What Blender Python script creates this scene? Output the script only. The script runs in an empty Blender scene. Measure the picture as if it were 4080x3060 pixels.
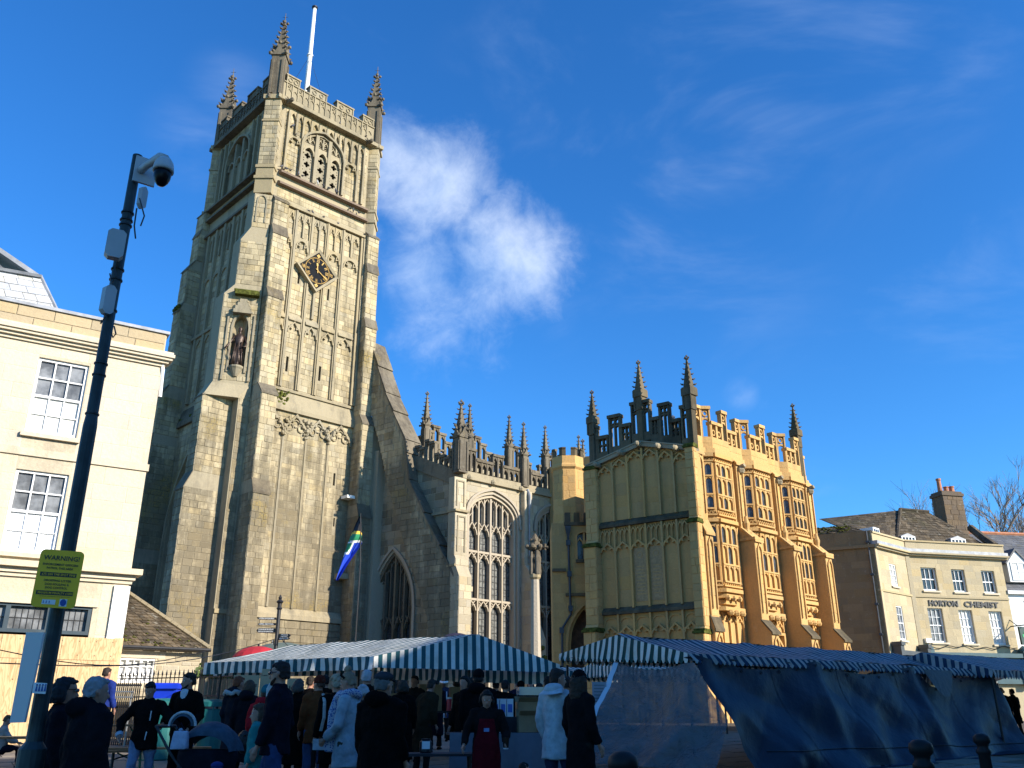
import bpy, bmesh, math, random
from mathutils import Vector, Matrix, noise
from mathutils.geometry import tessellate_polygon
R = math.radians
SC = bpy.context.scene
COL = SC.collection
rnd = random.Random(7)

# ---------------------------------------------------------------- camera, sky, sun, exposure
CAM_Z, FPX, TILT = 1.2, 3500.0, math.atan(1330 / 3500.0)
cd = bpy.data.cameras.new('camera')
cd.sensor_width = 36.0
cd.lens = 36.0 * FPX / 4080.0
cd.clip_start = 0.1
cd.clip_end = 4000.0
cam = bpy.data.objects.new('camera', cd)
cam.location = (0, 0, CAM_Z)
cam.rotation_euler = (math.pi / 2 + TILT, 0, 0)
COL.objects.link(cam)
SC.camera = cam

SUN_AZ, SUN_EL = 118.0, 24.0        # degrees from +Y towards +X, and above the horizon
sd = bpy.data.lights.new('sun', 'SUN')
sd.energy = 5.0
sd.angle = R(0.53)
sd.color = (1.0, 0.92, 0.79)
so = bpy.data.objects.new('sun', sd)
_sv = Vector((math.sin(R(SUN_AZ)) * math.cos(R(SUN_EL)), math.cos(R(SUN_AZ)) * math.cos(R(SUN_EL)), math.sin(R(SUN_EL))))
so.rotation_euler = _sv.to_track_quat('Z', 'Y').to_euler()
so.location = (60, -30, 60)
COL.objects.link(so)

SC.view_settings.view_transform = 'Standard'
SC.view_settings.look = 'None'
SC.view_settings.exposure = 0.80
SC.view_settings.gamma = 1.0
try:
	SC.view_settings.use_curve_mapping = False
except Exception:
	pass
SC.cycles.max_bounces = 5
SC.cycles.diffuse_bounces = 3
SC.cycles.glossy_bounces = 3
SC.cycles.transparent_max_bounces = 8


class NT:
	"""small helper for node trees"""
	def __init__(s, tree):
		s.t = tree
		s.n = tree.nodes
		s.l = tree.links

	def add(s, kind, **kw):
		nd = s.n.new(kind)
		for k, v in kw.items():
			if k.startswith('i_'):
				key = k[2:]
				key = int(key) if key.isdigit() else key.replace('_', ' ')
				s.set(nd.inputs[key], v)
			else:
				setattr(nd, k, v)
		return nd

	def set(s, sock, v):
		if isinstance(v, bpy.types.NodeSocket):
			s.l.new(v, sock)
		elif isinstance(v, bpy.types.Node):
			s.l.new(v.outputs[0], sock)
		else:
			if isinstance(v, tuple) and len(v) == 3 and sock.type == 'RGBA':
				v = (*v, 1.0)
			sock.default_value = v

	def math(s, op, a, b=0.0, c=None, clamp=False):
		nd = s.n.new('ShaderNodeMath')
		nd.operation = op
		nd.use_clamp = clamp
		s.set(nd.inputs[0], a)
		s.set(nd.inputs[1], b)
		if c is not None:
			s.set(nd.inputs[2], c)
		return nd.outputs[0]

	def vmath(s, op, a, b):
		nd = s.n.new('ShaderNodeVectorMath')
		nd.operation = op
		s.set(nd.inputs[0], a)
		s.set(nd.inputs[1], b)
		return nd.outputs['Value'] if op in ('DOT_PRODUCT', 'LENGTH') else nd.outputs[0]

	def mix(s, f, a, b, blend='MIX'):
		nd = s.n.new('ShaderNodeMix')
		nd.data_type = 'RGBA'
		nd.blend_type = blend
		s.set(nd.inputs[0], f)
		s.set(nd.inputs[6], a)
		s.set(nd.inputs[7], b)
		return nd.outputs[2]

	def noise(s, vec, scale, detail=3.0, rough=0.55, dist=0.0):
		nd = s.n.new('ShaderNodeTexNoise')
		s.set(nd.inputs['Vector'], vec)
		s.set(nd.inputs['Scale'], scale)
		nd.inputs['Detail'].default_value = detail
		nd.inputs['Roughness'].default_value = rough
		nd.inputs['Distortion'].default_value = dist
		return nd.outputs[0]

	def ramp(s, f, a, b, lo=0.0, hi=1.0):
		nd = s.n.new('ShaderNodeMapRange')
		nd.interpolation_type = 'SMOOTHSTEP'
		s.set(nd.inputs[0], f)
		nd.inputs[1].default_value = a
		nd.inputs[2].default_value = b
		nd.inputs[3].default_value = lo
		nd.inputs[4].default_value = hi
		return nd.outputs[0]

	def scale(s, vec, xyz):
		nd = s.n.new('ShaderNodeMapping')
		s.set(nd.inputs[0], vec)
		nd.inputs['Scale'].default_value = xyz
		return nd.outputs[0]


def ray(px, py):
	a, b = (px - 2040) / FPX, -(py - 1530) / FPX
	c, s = math.cos(TILT), math.sin(TILT)
	return Vector((a, c - b * s, s + b * c))


def at(px, py, D):
	"""the point of the place that lies D metres ahead of the viewer in that direction"""
	r = ray(px, py)
	return Vector((0, 0, CAM_Z)) + r * (D / r.y)


# ---------------------------------------------------------------- the sky
world = bpy.data.worlds.new('World')
SC.world = world
world.use_nodes = True
W = NT(world.node_tree)
for nd in list(W.n):
	W.n.remove(nd)
sky = W.add('ShaderNodeTexSky', sky_type='NISHITA')
sky.sun_disc = False
sky.sun_elevation = R(SUN_EL)
sky.sun_rotation = R(SUN_AZ)
sky.altitude = 100
sky.air_density = 1.0
sky.dust_density = 0.25
sky.ozone_density = 2.2
hs = W.add('ShaderNodeHueSaturation', i_Color=sky.outputs[0])
hs.inputs['Saturation'].default_value = 1.25
hs.inputs['Value'].default_value = 1.0
gm = W.mix(1.0, hs.outputs[0], (0.76, 1.46, 2.04), 'MULTIPLY')
tc = W.add('ShaderNodeTexCoord')
dirv = tc.outputs['Generated']
n1 = W.noise(dirv, 5.2, 12.0, 0.60, 0.5)
n2 = W.noise(W.scale(dirv, (1.0, 1.0, 2.6)), 3.0, 6.0, 0.6, 0.6)
n3 = W.noise(dirv, 26.0, 8.0, 0.68, 0.4)


def blob(px, py, rad, soft):
	d = ray(px, py).normalized()
	dt = W.vmath('DOT_PRODUCT', W.vmath('NORMALIZE', dirv, (0, 0, 0)), tuple(d))
	ang = W.math('ARCCOSINE', W.math('MINIMUM', dt, 0.99999))
	return W.ramp(ang, rad + soft, max(rad - soft, 0.0), 0.0, 1.0)


def vmax(*a):
	o = a[0]
	for b in a[1:]:
		o = W.math('MAXIMUM', o, b)
	return o


body = vmax(blob(1720, 740, .060, .055), blob(1950, 1030, .065, .06), blob(1690, 1080, .06, .06), blob(1580, 640, .05, .05), blob(2080, 1080, .05, .05),
			W.math('MULTIPLY', blob(1800, 1250, .07, .07), 0.75))
dens = W.math('ADD', W.math('MULTIPLY', body, 1.0), W.math('MULTIPLY', W.math('SUBTRACT', n1, 0.5), 1.9))
dens = W.math('ADD', dens, W.math('MULTIPLY', W.math('SUBTRACT', n3, 0.5), 0.8))
cum = W.math('MULTIPLY', W.ramp(dens, 0.26, 1.5, 0, 0.64), W.ramp(body, 0.0, 0.25, 0, 1))
wisp_m = vmax(blob(3000, 300, .12, .12), W.math('MULTIPLY', blob(2500, 800, .16, .14), .7), blob(940, 380, .03, .035), blob(770, 570, .03, .035),
			  W.math('MULTIPLY', blob(2950, 1570, .012, .014), 1.4), blob(3260, 1960, .02, .022), W.math('MULTIPLY', blob(2230, 1260, .02, .03), 1.2),
			  W.math('MULTIPLY', blob(3600, 150, .08, .08), .8), W.math('MULTIPLY', blob(2120, 230, .06, .06), .8))
wisp = W.math('MULTIPLY', W.ramp(n2, 0.42, 0.78, 0, 1), W.math('MULTIPLY', wisp_m, 0.27), clamp=True)
far = W.math('MULTIPLY', W.ramp(n2, 0.56, 0.80, 0, 1), 0.07)
cl = W.math('MAXIMUM', W.math('MAXIMUM', cum, wisp), far, clamp=True)
cloud_col = W.mix(W.ramp(n1, 0.35, 0.7), (5.4, 7.2, 10.0), (9.0, 9.9, 11.2))
skyc = W.mix(cl, gm, cloud_col)
bg = W.add('ShaderNodeBackground', i_Color=skyc)
bg.inputs['Strength'].default_value = 0.072
wo = W.add('ShaderNodeOutputWorld')
W.l.new(bg.outputs[0], wo.inputs[0])


# ---------------------------------------------------------------- frames and mesh building
class Fr:
	"""a vertical plane: s runs along it, n out of it (towards the viewer's right hand when s runs away), z is up"""
	def __init__(s, O, phi):
		p = R(phi)
		s.phi = phi
		s.O = Vector((O[0], O[1], 0.0))
		s.u = Vector((math.sin(p), math.cos(p), 0))
		s.n = Vector((math.cos(p), -math.sin(p), 0))

	def P(s, a, n=0.0, z=0.0):
		return s.O + s.u * a + s.n * n + Vector((0, 0, z))

	def at(s, px, py, off=0.0):
		r = ray(px, py)
		o = Vector((0, 0, CAM_Z))
		t = (s.O + s.n * off - o).dot(s.n) / r.dot(s.n)
		q = o + r * t
		return (q - s.O).dot(s.u), q.z

	def sub(s, a, n=0.0, turn=0.0):
		p = s.P(a, n)
		return Fr((p.x, p.y), s.phi + turn)


class MB:
	def __init__(s):
		s.v, s.f, s.t = [], [], []
		s.smooth = False

	def add(s, pts, faces, tone=0.0):
		b = len(s.v)
		s.v += [tuple(p) for p in pts]
		for f in faces:
			s.f.append([i + b for i in f])
			s.t.append(tone)

	def hexa(s, p, tone=0.0):
		s.add(p, [(0, 3, 2, 1), (4, 5, 6, 7), (0, 1, 5, 4), (1, 2, 6, 5), (2, 3, 7, 6), (3, 0, 4, 7)], tone)

	def box(s, fr, s0, s1, z0, z1, n0, n1, tone=0.0):
		P = fr.P
		s.hexa([P(s0, n0, z0), P(s1, n0, z0), P(s1, n1, z0), P(s0, n1, z0), P(s0, n0, z1), P(s1, n0, z1), P(s1, n1, z1), P(s0, n1, z1)], tone)

	def wbox(s, x0, x1, y0, y1, z0, z1, tone=0.0):
		s.hexa([(x0, y0, z0), (x1, y0, z0), (x1, y1, z0), (x0, y1, z0), (x0, y0, z1), (x1, y0, z1), (x1, y1, z1), (x0, y1, z1)], tone)

	def prism(s, fr, pts, n0, n1, tone=0.0, back=True):
		k = len(pts)
		a = [fr.P(x, n1, z) for x, z in pts] + [fr.P(x, n0, z) for x, z in pts]
		fs = [tuple(range(k))] + [(i, i + k, (i + 1) % k + k, (i + 1) % k) for i in range(k)]
		if back:
			fs.append(tuple(range(2 * k - 1, k - 1, -1)))
		s.add(a, fs, tone)

	def plan(s, fr, pts, z0, z1, pts2=None, tone=0.0):
		"""vertical prism on a plan polygon [(s, n)]; pts2 = plan at the top"""
		k = len(pts)
		pts2 = pts2 or pts
		a = [fr.P(x, n, z0) for x, n in pts] + [fr.P(x, n, z1) for x, n in pts2]
		s.add(a, [tuple(range(k))[::-1], tuple(range(k, 2 * k))] + [(i, (i + 1) % k, (i + 1) % k + k, i + k) for i in range(k)], tone)

	def stack(s, fr, levels, tone=0.0):
		"""levels: [(z, plan polygon)], all with the same number of corners"""
		for (z0, p0), (z1, p1) in zip(levels, levels[1:]):
			s.plan(fr, p0, z0, z1, p1, tone)

	def path(s, fr, pts, w, n0, n1, tone=0.0):
		"""a flat moulding of width w following a polyline in the plane"""
		L, Rr = [], []
		m = len(pts)
		for i, (x, z) in enumerate(pts):
			ax, az = pts[max(i - 1, 0)]
			bx, bz = pts[min(i + 1, m - 1)]
			d1 = Vector((x - ax, z - az))
			d2 = Vector((bx - x, bz - z))
			d1 = d1.normalized() if d1.length > 1e-6 else d2.normalized()
			d2 = d2.normalized() if d2.length > 1e-6 else d1
			t = d1 + d2
			t = t.normalized() if t.length > 1e-4 else d1
			q = Vector((-t.y, t.x))
			c = max(q.dot(Vector((-d2.y, d2.x))), 0.45)
			h = w / 2 / c
			L.append((x + q.x * h, z + q.y * h))
			Rr.append((x - q.x * h, z - q.y * h))
		for i in range(m - 1):
			P = fr.P
			a, b, c, d = Rr[i], Rr[i + 1], L[i + 1], L[i]
			s.hexa([P(a[0], n0, a[1]), P(b[0], n0, b[1]), P(b[0], n1, b[1]), P(a[0], n1, a[1]),
					P(d[0], n0, d[1]), P(c[0], n0, c[1]), P(c[0], n1, c[1]), P(d[0], n1, d[1])], tone)

	def wall(s, fr, outer, holes, n, depth=0.0, tone=0.0):
		"""a face with holes; the holes get reveals of that depth"""
		loops = [[Vector((x, z, 0)) for x, z in outer]] + [[Vector((x, z, 0)) for x, z in h] for h in holes]
		tris = tessellate_polygon(loops)
		flat = [p for l in loops for p in l]
		s.add([fr.P(p.x, n, p.y) for p in flat], tris, tone)
		if depth:
			for h in holes:
				k = len(h)
				a = [fr.P(x, n, z) for x, z in h] + [fr.P(x, n - depth, z) for x, z in h]
				s.add(a, [(i, (i + 1) % k, (i + 1) % k + k, i + k) for i in range(k)], tone)

	def rings(s, rings, cap=True, tone=0.0, closed=True):
		k = len(rings[0])
		pts = [p for r in rings for p in r]
		fs = []
		for j in range(len(rings) - 1):
			for i in range(k if closed else k - 1):
				i2 = (i + 1) % k
				fs.append((j * k + i, j * k + i2, (j + 1) * k + i2, (j + 1) * k + i))
		if cap:
			fs.append(tuple(range(k))[::-1])
			fs.append(tuple(range((len(rings) - 1) * k, len(rings) * k)))
		s.add(pts, fs, tone)

	def tube(s, pts, r, k=6, tone=0.0, cap=True, flat=1.0):
		pts = [Vector(p) for p in pts]
		rr = r if isinstance(r, (list, tuple)) else [r] * len(pts)
		rings = []
		prev = None
		for i, p in enumerate(pts):
			t = (pts[min(i + 1, len(pts) - 1)] - pts[max(i - 1, 0)])
			t = t.normalized() if t.length > 1e-9 else Vector((0, 0, 1))
			ref = Vector((0, 0, 1)) if abs(t.z) < 0.95 else Vector((0, 1, 0))
			if prev is not None:
				ref = prev
			x = t.cross(ref)
			x = x.normalized() if x.length > 1e-6 else t.orthogonal().normalized()
			y = x.cross(t).normalized()
			prev = y
			rings.append([p + (x * math.cos(a) + y * math.sin(a) * flat) * rr[i] for a in [2 * math.pi * j / k for j in range(k)]])
		s.rings(rings, cap, tone)

	def lathe(s, c, prof, k=12, tone=0.0, rot=0.0, sx=1.0, sy=1.0):
		c = Vector(c)
		rings = [[c + Vector((r * sx * math.cos(rot + 2 * math.pi * j / k), r * sy * math.sin(rot + 2 * math.pi * j / k), z)) for j in range(k)] for r, z in prof]
		s.rings(rings, True, tone)

	def ball(s, c, r, k=8, m=5, sx=1, sy=1, sz=1, tone=0.0):
		prof = [(max(r * math.sin(math.pi * j / m), r * 0.03), -r * math.cos(math.pi * j / m) * sz) for j in range(m + 1)]
		s.lathe(c, prof, k, tone, 0, sx, sy)

	def mesh(s, name):
		me = bpy.data.meshes.new(name)
		me.from_pydata(s.v, [], s.f)
		at_ = me.attributes.new('tone', 'FLOAT', 'FACE')
		at_.data.foreach_set('value', s.t)
		if s.smooth:
			me.polygons.foreach_set('use_smooth', [True] * len(s.f))
		me.update()
		return me


def link(o, parent=None):
	COL.objects.link(o)
	if parent is not None:
		o.parent = parent
		o.matrix_parent_inverse = world_of(parent).inverted()
	return o


def world_of(o):
	m = o.matrix_basis.copy()
	if o.parent is not None:
		m = world_of(o.parent) @ o.matrix_parent_inverse @ m
	return m


def obj(name, mb, mat, parent=None, smooth=False, kind=None, label=None, cat=None, group=None, mat4=None):
	if isinstance(mb, MB):
		mb.smooth = smooth
		me = mb.mesh(name)
	else:
		me = mb
	if mat is not None and not me.materials:
		me.materials.append(mat)
	o = bpy.data.objects.new(name, me)
	if mat4 is not None:
		o.matrix_basis = mat4
	link(o, parent)
	tag(o, label, cat, group, kind)
	return o


def tag(o, label=None, cat=None, group=None, kind=None):
	if label:
		o['label'] = label
	if cat:
		o['category'] = cat
	if group:
		o['group'] = group
	if kind:
		o['kind'] = kind
	return o


def thing(name, label, cat, loc, group=None, rz=0.0):
	o = bpy.data.objects.new(name, None)
	o.location = loc
	o.rotation_euler = (0, 0, rz)
	o.empty_display_size = 0.2
	COL.objects.link(o)
	return tag(o, label, cat, group)


def copy_tree(root, loc=None, rz=None, label=None, group=None):
	"""a copy of a thing with copies of its parts and sub-parts, sharing their meshes"""
	c = root.copy()
	COL.objects.link(c)
	if loc is not None:
		c.location = loc
	if rz is not None:
		c.rotation_euler = (0, 0, rz)
	if label:
		c['label'] = label
	if group:
		c['group'] = group

	def rec(a, b):
		for ch in KIDS.get(a.name, []):
			d = ch.copy()
			COL.objects.link(d)
			d.parent = b
			rec(ch, d)
	KIDS.clear()
	for o in bpy.data.objects:
		if o.parent is not None:
			KIDS.setdefault(o.parent.name, []).append(o)
	rec(root, c)
	return c


KIDS = {}


def arch(s0, s1, zs, rise, kind='two', k=14):
	"""points of an arch from (s0, zs) over the crown to (s1, zs)"""
	hw, mid = (s1 - s0) / 2, (s0 + s1) / 2
	out = []
	for i in range(k + 1):
		x = -1 + 2 * i / k
		x = math.copysign(1 - (1 - abs(x)) ** 1.35, x)
		out.append((mid + hw * x, zs + arch_h(abs(x), hw, rise, kind)))
	return out


def arch_h(x, hw, rise, kind):
	x = min(max(x, 0), 1)
	if kind == 'two':
		Rr = (hw * hw + rise * rise) / (2 * hw)
		return math.sqrt(max(Rr * Rr - (x * hw + Rr - hw) ** 2, 0))
	if kind == 'four':
		return rise * (0.72 * math.sqrt(max(1 - x ** 2.6, 0)) + 0.28 * (1 - x))
	if kind == 'round':
		return rise * math.sqrt(max(1 - x * x, 0))
	if kind == 'ogee':
		return rise * (0.62 * math.sqrt(max(1 - x * x, 0)) + 0.38 * (1 - x) ** 2.2)
	return rise * (1 - x)


def arch_hole(s0, s1, z0, zs, rise, kind):
	"""function z0, z1 -> s interval that the opening takes from a course of stones"""
	hw, mid = (s1 - s0) / 2, (s0 + s1) / 2

	def fn(za, zb):
		if zb <= z0 or za >= zs + rise:
			return None
		if za <= zs:
			return (s0, s1)
		lo, hi = 0.0, 1.0
		for _ in range(18):
			m = (lo + hi) / 2
			if zs + arch_h(m, hw, rise, kind) > za:
				lo = m
			else:
				hi = m
		return (mid - hw * lo, mid + hw * lo)
	return fn


def rect_hole(s0, s1, z0, z1):
	return lambda za, zb: None if zb <= z0 + 1e-4 or za >= z1 - 1e-4 else (s0, s1)


# ---------------------------------------------------------------- stones: real blocks, the largest singly, the rest joined
STONES = {}
_ub = MB()
_ub.add([(0, 0, 0), (1, 0, 0), (1, 0, 1), (0, 0, 1), (0.02, -1, 0.04), (0.98, -1, 0.04), (0.98, -1, 0.96), (0.02, -1, 0.96)],
		[(4, 5, 6, 7), (0, 1, 5, 4), (1, 2, 6, 5), (2, 3, 7, 6), (3, 0, 4, 7)])


def stones(owner, fr, s0, s1, z0, z1, n=0.0, holes=(), course=(0.28, 0.42), length=(0.45, 0.95), seed=1, gap=0.012, proud=(0.008, 0.024),
		   mat=None, name='stone', top=None):
	r = random.Random(seed)
	pool = STONES.setdefault((owner.name, name), dict(owner=owner, mat=mat, items=[]))
	z = z0
	j = 0
	cv = Vector((0, 0, CAM_Z))
	while z < z1 - 0.05:
		h = r.uniform(*course)
		if z1 - z - h < course[0] * 0.6:
			h = z1 - z
		za, zb = z, z + h
		cuts = [c for c in (f(za, zb) for f in holes) if c]
		free = [(s0, s1)]
		for a, b in cuts:
			nf = []
			for p, q in free:
				if b <= p or a >= q:
					nf.append((p, q))
				else:
					if a - p > 0.06:
						nf.append((p, a))
					if q - b > 0.06:
						nf.append((b, q))
			free = nf
		for p, q in free:
			x = p
			first = r.uniform(0.4, 1.0)
			while x < q - 0.02:
				l = r.uniform(*length) * first
				first = 1.0
				if q - x - l < length[0] * 0.45:
					l = q - x
				a, b = x, min(x + l, q)
				x += l
				zc = zb if top is None else min(zb, top(a), top(b))
				if zc - za < .06:
					continue
				g = gap / 2
				pr = r.uniform(*proud)
				c = fr.P((a + b) / 2, n, (za + zb) / 2)
				d2 = (c - cv).length_squared
				pool['items'].append(((b - a) * h / d2, fr, a + g, b - g, za + g, zc - g, n, pr, r.random()))
		z += h
		j += 1


def flush_stones(limit=300, only=None):
	for (own, name), d in list(STONES.items()):
		if only and own != only:
			continue
		del STONES[(own, name)]
		it = sorted(d['items'], key=lambda q: -q[0])
		me = _ub.mesh(name)
		me.materials.append(d['mat'])
		for k, (w, fr, a, b, za, zb, n, pr, tn) in enumerate(it[:limit]):
			M = Matrix.Identity(4)
			p = fr.P(a, n, za)
			M.col[0] = (*(fr.u * (b - a)), 0)
			M.col[1] = (*(-fr.n * pr), 0)
			M.col[2] = (0, 0, zb - za, 0)
			M.col[3] = (*p, 1)
			o = bpy.data.objects.new(name, me)
			o.matrix_basis = M
			link(o, d['owner'])
		if len(it) > limit:
			m = MB()
			for (w, fr, a, b, za, zb, n, pr, tn) in it[limit:]:
				P = fr.P
				e = 0.012
				m.add([P(a, n, za), P(b, n, za), P(b, n, zb), P(a, n, zb), P(a + e, n + pr, za + e), P(b - e, n + pr, za + e), P(b - e, n + pr, zb - e), P(a + e, n + pr, zb - e)],
					  [(4, 5, 6, 7), (0, 1, 5, 4), (1, 2, 6, 5), (2, 3, 7, 6), (3, 0, 4, 7)], tn)
			obj('stonework' if name == 'stone' else name + '_field', m, d['mat'], d['owner'], kind='stuff')


# ---------------------------------------------------------------- materials
MATS = {}


def principled(name, color, rough=0.7, metallic=0.0, spec=0.4, bump=None, var=0.0, vscale=3.0, coat=0.0, alpha=None, streak=None):
	m = bpy.data.materials.new(name)
	m.use_nodes = True
	T = NT(m.node_tree)
	b = T.n['Principled BSDF']
	b.inputs['Roughness'].default_value = rough
	b.inputs['Metallic'].default_value = metallic
	b.inputs['Specular IOR Level'].default_value = spec
	if coat:
		b.inputs['Coat Weight'].default_value = coat
	g = T.add('ShaderNodeNewGeometry')
	pos = g.outputs['Position']
	c = color
	if var:
		nz = T.noise(pos, vscale, 4.0, 0.6)
		c = T.mix(T.ramp(nz, 0.3, 0.7), tuple(x * (1 - var) for x in color), tuple(min(x * (1 + var), 1) for x in color))
	if streak:
		nz = T.noise(T.scale(pos, (2.5, 2.5, 0.25)), 2.0, 4.0, 0.6)
		c = T.mix(T.ramp(nz, 0.5, 0.75, 0, streak[1]), c, streak[0])
	T.set(b.inputs['Base Color'], c)
	if bump:
		nz = T.noise(pos, bump[0], 3.0, 0.6)
		bm = T.add('ShaderNodeBump', i_Height=nz)
		bm.inputs['Strength'].default_value = bump[1]
		bm.inputs['Distance'].default_value = bump[2] if len(bump) > 2 else 0.02
		T.l.new(bm.outputs[0], b.inputs['Normal'])
	MATS[name] = m
	return m


def stone_mat(name, base, dark=(0.10, 0.085, 0.06), pale=(0.55, 0.5, 0.4), lichen=(0.42, 0.30, 0.06), tonevar=0.26, stain=0.5, stain_lo=0.48, lich=0.3, palev=0.25,
			  zgrade=None, rough=0.9):
	m = bpy.data.materials.new(name)
	m.use_nodes = True
	T = NT(m.node_tree)
	b = T.n['Principled BSDF']
	b.inputs['Roughness'].default_value = rough
	b.inputs['Specular IOR Level'].default_value = 0.2
	pos = T.add('ShaderNodeNewGeometry').outputs['Position']
	at_ = T.add('ShaderNodeAttribute', attribute_name='tone').outputs['Fac']
	oi = T.add('ShaderNodeObjectInfo').outputs['Random']
	tone = T.math('FRACT', T.math('ADD', at_, T.math('MULTIPLY', oi, 0.999)))
	c = T.mix(tone, tuple(x * (1 - tonevar) for x in base), tuple(x * (1 + tonevar) for x in base))
	# some stones greyer, some warmer
	t2 = T.math('FRACT', T.math('MULTIPLY', tone, 7.31))
	c = T.mix(T.ramp(t2, 0.62, 1.0, 0, 0.55), c, tuple(base[i] * k for i, k in enumerate((0.80, 0.86, 1.0))))
	c = T.mix(T.ramp(t2, 0.0, 0.25, 0.4, 0.0), c, tuple(base[i] * k for i, k in enumerate((1.12, 1.0, 0.72))))
	nA = T.noise(pos, 0.33, 5.0, 0.62)
	nB = T.noise(T.scale(pos, (2.2, 2.2, 0.2)), 1.0, 6.0, 0.68)
	nC = T.noise(pos, 3.2, 5.0, 0.68)
	nD = T.noise(pos, 14.0, 4.0, 0.65)
	st = T.math('ADD', T.math('MULTIPLY', nA, 0.5), T.math('MULTIPLY', nB, 0.5))
	st = T.math('ADD', st, T.math('MULTIPLY', T.math('SUBTRACT', nC, 0.5), 0.25))
	if zgrade:
		z = T.add('ShaderNodeSeparateXYZ', i_0=pos).outputs[2]
		st = T.math('ADD', st, T.ramp(z, zgrade[0], zgrade[1], zgrade[2], 0.0))
	c = T.mix(T.ramp(st, stain_lo, stain_lo + 0.2, 0, stain), c, dark)
	if stain > .55:
		nE = T.noise(T.scale(pos, (5.0, 5.0, 0.16)), 1.0, 5.0, 0.7)
		c = T.mix(T.ramp(nE, 0.53, 0.74, 0, .62), c, dark)
	c = T.mix(T.ramp(nC, 0.58, 0.72, 0, palev), c, pale)
	if lich:
		c = T.mix(T.math('MULTIPLY', T.ramp(nA, 0.58, 0.68, 0, lich), T.ramp(nD, 0.42, 0.6)), c, lichen)
	c = T.mix(T.ramp(nD, 0.3, 0.7, 0.16, 0.0), c, dark)
	T.set(b.inputs['Base Color'], c)
	hgt = T.math('ADD', T.math('MULTIPLY', nC, 0.6), T.math('MULTIPLY', nD, 0.4))
	bm = T.add('ShaderNodeBump', i_Height=hgt)
	bm.inputs['Strength'].default_value = 0.55
	bm.inputs['Distance'].default_value = 0.05
	T.l.new(bm.outputs[0], b.inputs['Normal'])
	MATS[name] = m
	return m


def glass_mat(name, color, rough=0.15, spec=0.6, var=0.4, vscale=2.0):
	"""an old window pane seen from outside by day: a dark room behind a slightly uneven, shiny sheet"""
	return principled(name, color, rough, 0.0, spec, bump=(vscale * 2, 0.12, 0.02), var=var, vscale=vscale)


def text_mesh(s, bold=0.0, depth=0.0, spacing=1.0):
	cu = bpy.data.curves.new('lettering', 'FONT')
	cu.body = s
	cu.size = 1.0
	cu.align_x = 'CENTER'
	cu.align_y = 'CENTER'
	cu.offset = bold
	cu.extrude = depth
	cu.space_character = spacing
	cu.resolution_u = 2
	o = bpy.data.objects.new('lettering', cu)
	COL.objects.link(o)
	dg = bpy.context.evaluated_depsgraph_get()
	me = bpy.data.meshes.new_from_object(o.evaluated_get(dg))
	bpy.data.objects.remove(o)
	bpy.data.curves.remove(cu)
	return me


def lettering(s, mat, parent, M, height, width=None, bold=0.01, depth=0.02, name='lettering', label=None, spacing=1.0):
	"""text as a thin raised mesh; M maps x = reading direction, y = up, z = out of the face; origin at its middle"""
	me = text_mesh(s, bold, depth, spacing)
	xs = [v.co.x for v in me.vertices]
	ys = [v.co.y for v in me.vertices]
	w0, h0 = max(xs) - min(xs), max(ys) - min(ys)
	cx, cy = (max(xs) + min(xs)) / 2, (max(ys) + min(ys)) / 2
	sy = height / h0
	sx = (width / w0) if width else sy
	for v in me.vertices:
		v.co = Vector(((v.co.x - cx) * sx, (v.co.y - cy) * sy, v.co.z))
	me.name = name
	me.materials.append(mat)
	o = bpy.data.objects.new(name, me)
	o.matrix_basis = M
	link(o, parent)
	if label:
		o['label'] = label
	return o


def rescale(root, k):
	"""set a finished building at its true size: nearer and smaller in the same proportion, standing on the rising ground"""
	flush_stones(only=root.name)
	o = Vector((0, 0, CAM_Z))
	root.location = o + (Vector(root.location) - o) * k
	root.scale = (k, k, k)


def gz(x, y):
	"""height of the market place, which rises towards the church"""
	t = min(max((y - 9.0) / 20.0, 0), 1)
	return 1.1 * (t if t < .85 else .85 + (t - .85) * .6)


def face_matrix(fr, s, n, z, tilt=0.0):
	M = Matrix.Identity(4)
	c, t = math.cos(tilt), math.sin(tilt)
	x = fr.u * c + Vector((0, 0, t))
	y = Vector((0, 0, c)) - fr.u * t
	M.col[0] = (*x, 0)
	M.col[1] = (*y, 0)
	M.col[2] = (*fr.n, 0)
	M.col[3] = (*fr.P(s, n, z), 1)
	return M
# ---------------------------------------------------------------- the church tower
M_TOWER = stone_mat('tower_stone', (0.43, 0.355, 0.225), dark=(0.095, 0.078, 0.052), pale=(0.56, 0.49, 0.34), lichen=(0.36, 0.25, 0.05), stain=0.72, stain_lo=0.45,
					zgrade=(13.2, 17.0, 0.12), lich=0.55)
M_TOWERW = stone_mat('tower_mortar', (0.37, 0.31, 0.205), dark=(0.13, 0.11, 0.08), tonevar=0.08, stain=0.5, lich=0.15, palev=0.1, zgrade=(13.2, 17.0, 0.09))
M_DRESS = stone_mat('dressed_stone', (0.33, 0.275, 0.18), dark=(0.10, 0.09, 0.07), pale=(0.52, 0.47, 0.36), stain=0.55, stain_lo=0.46, tonevar=0.1, lich=0.25)
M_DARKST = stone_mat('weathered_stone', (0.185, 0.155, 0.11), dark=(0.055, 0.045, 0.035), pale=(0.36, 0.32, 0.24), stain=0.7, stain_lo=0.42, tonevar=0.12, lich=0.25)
M_BROWNLEDGE = stone_mat('brown_ledge_stone', (0.21, 0.155, 0.115), dark=(0.08, 0.055, 0.04), pale=(0.4, 0.33, 0.26), stain=0.5, lich=0.0, tonevar=0.1)
M_MOSS = principled('moss', (0.075, 0.08, 0.018), 1.0, spec=0.1, bump=(9, 0.8, 0.06), var=0.5, vscale=6)
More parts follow.
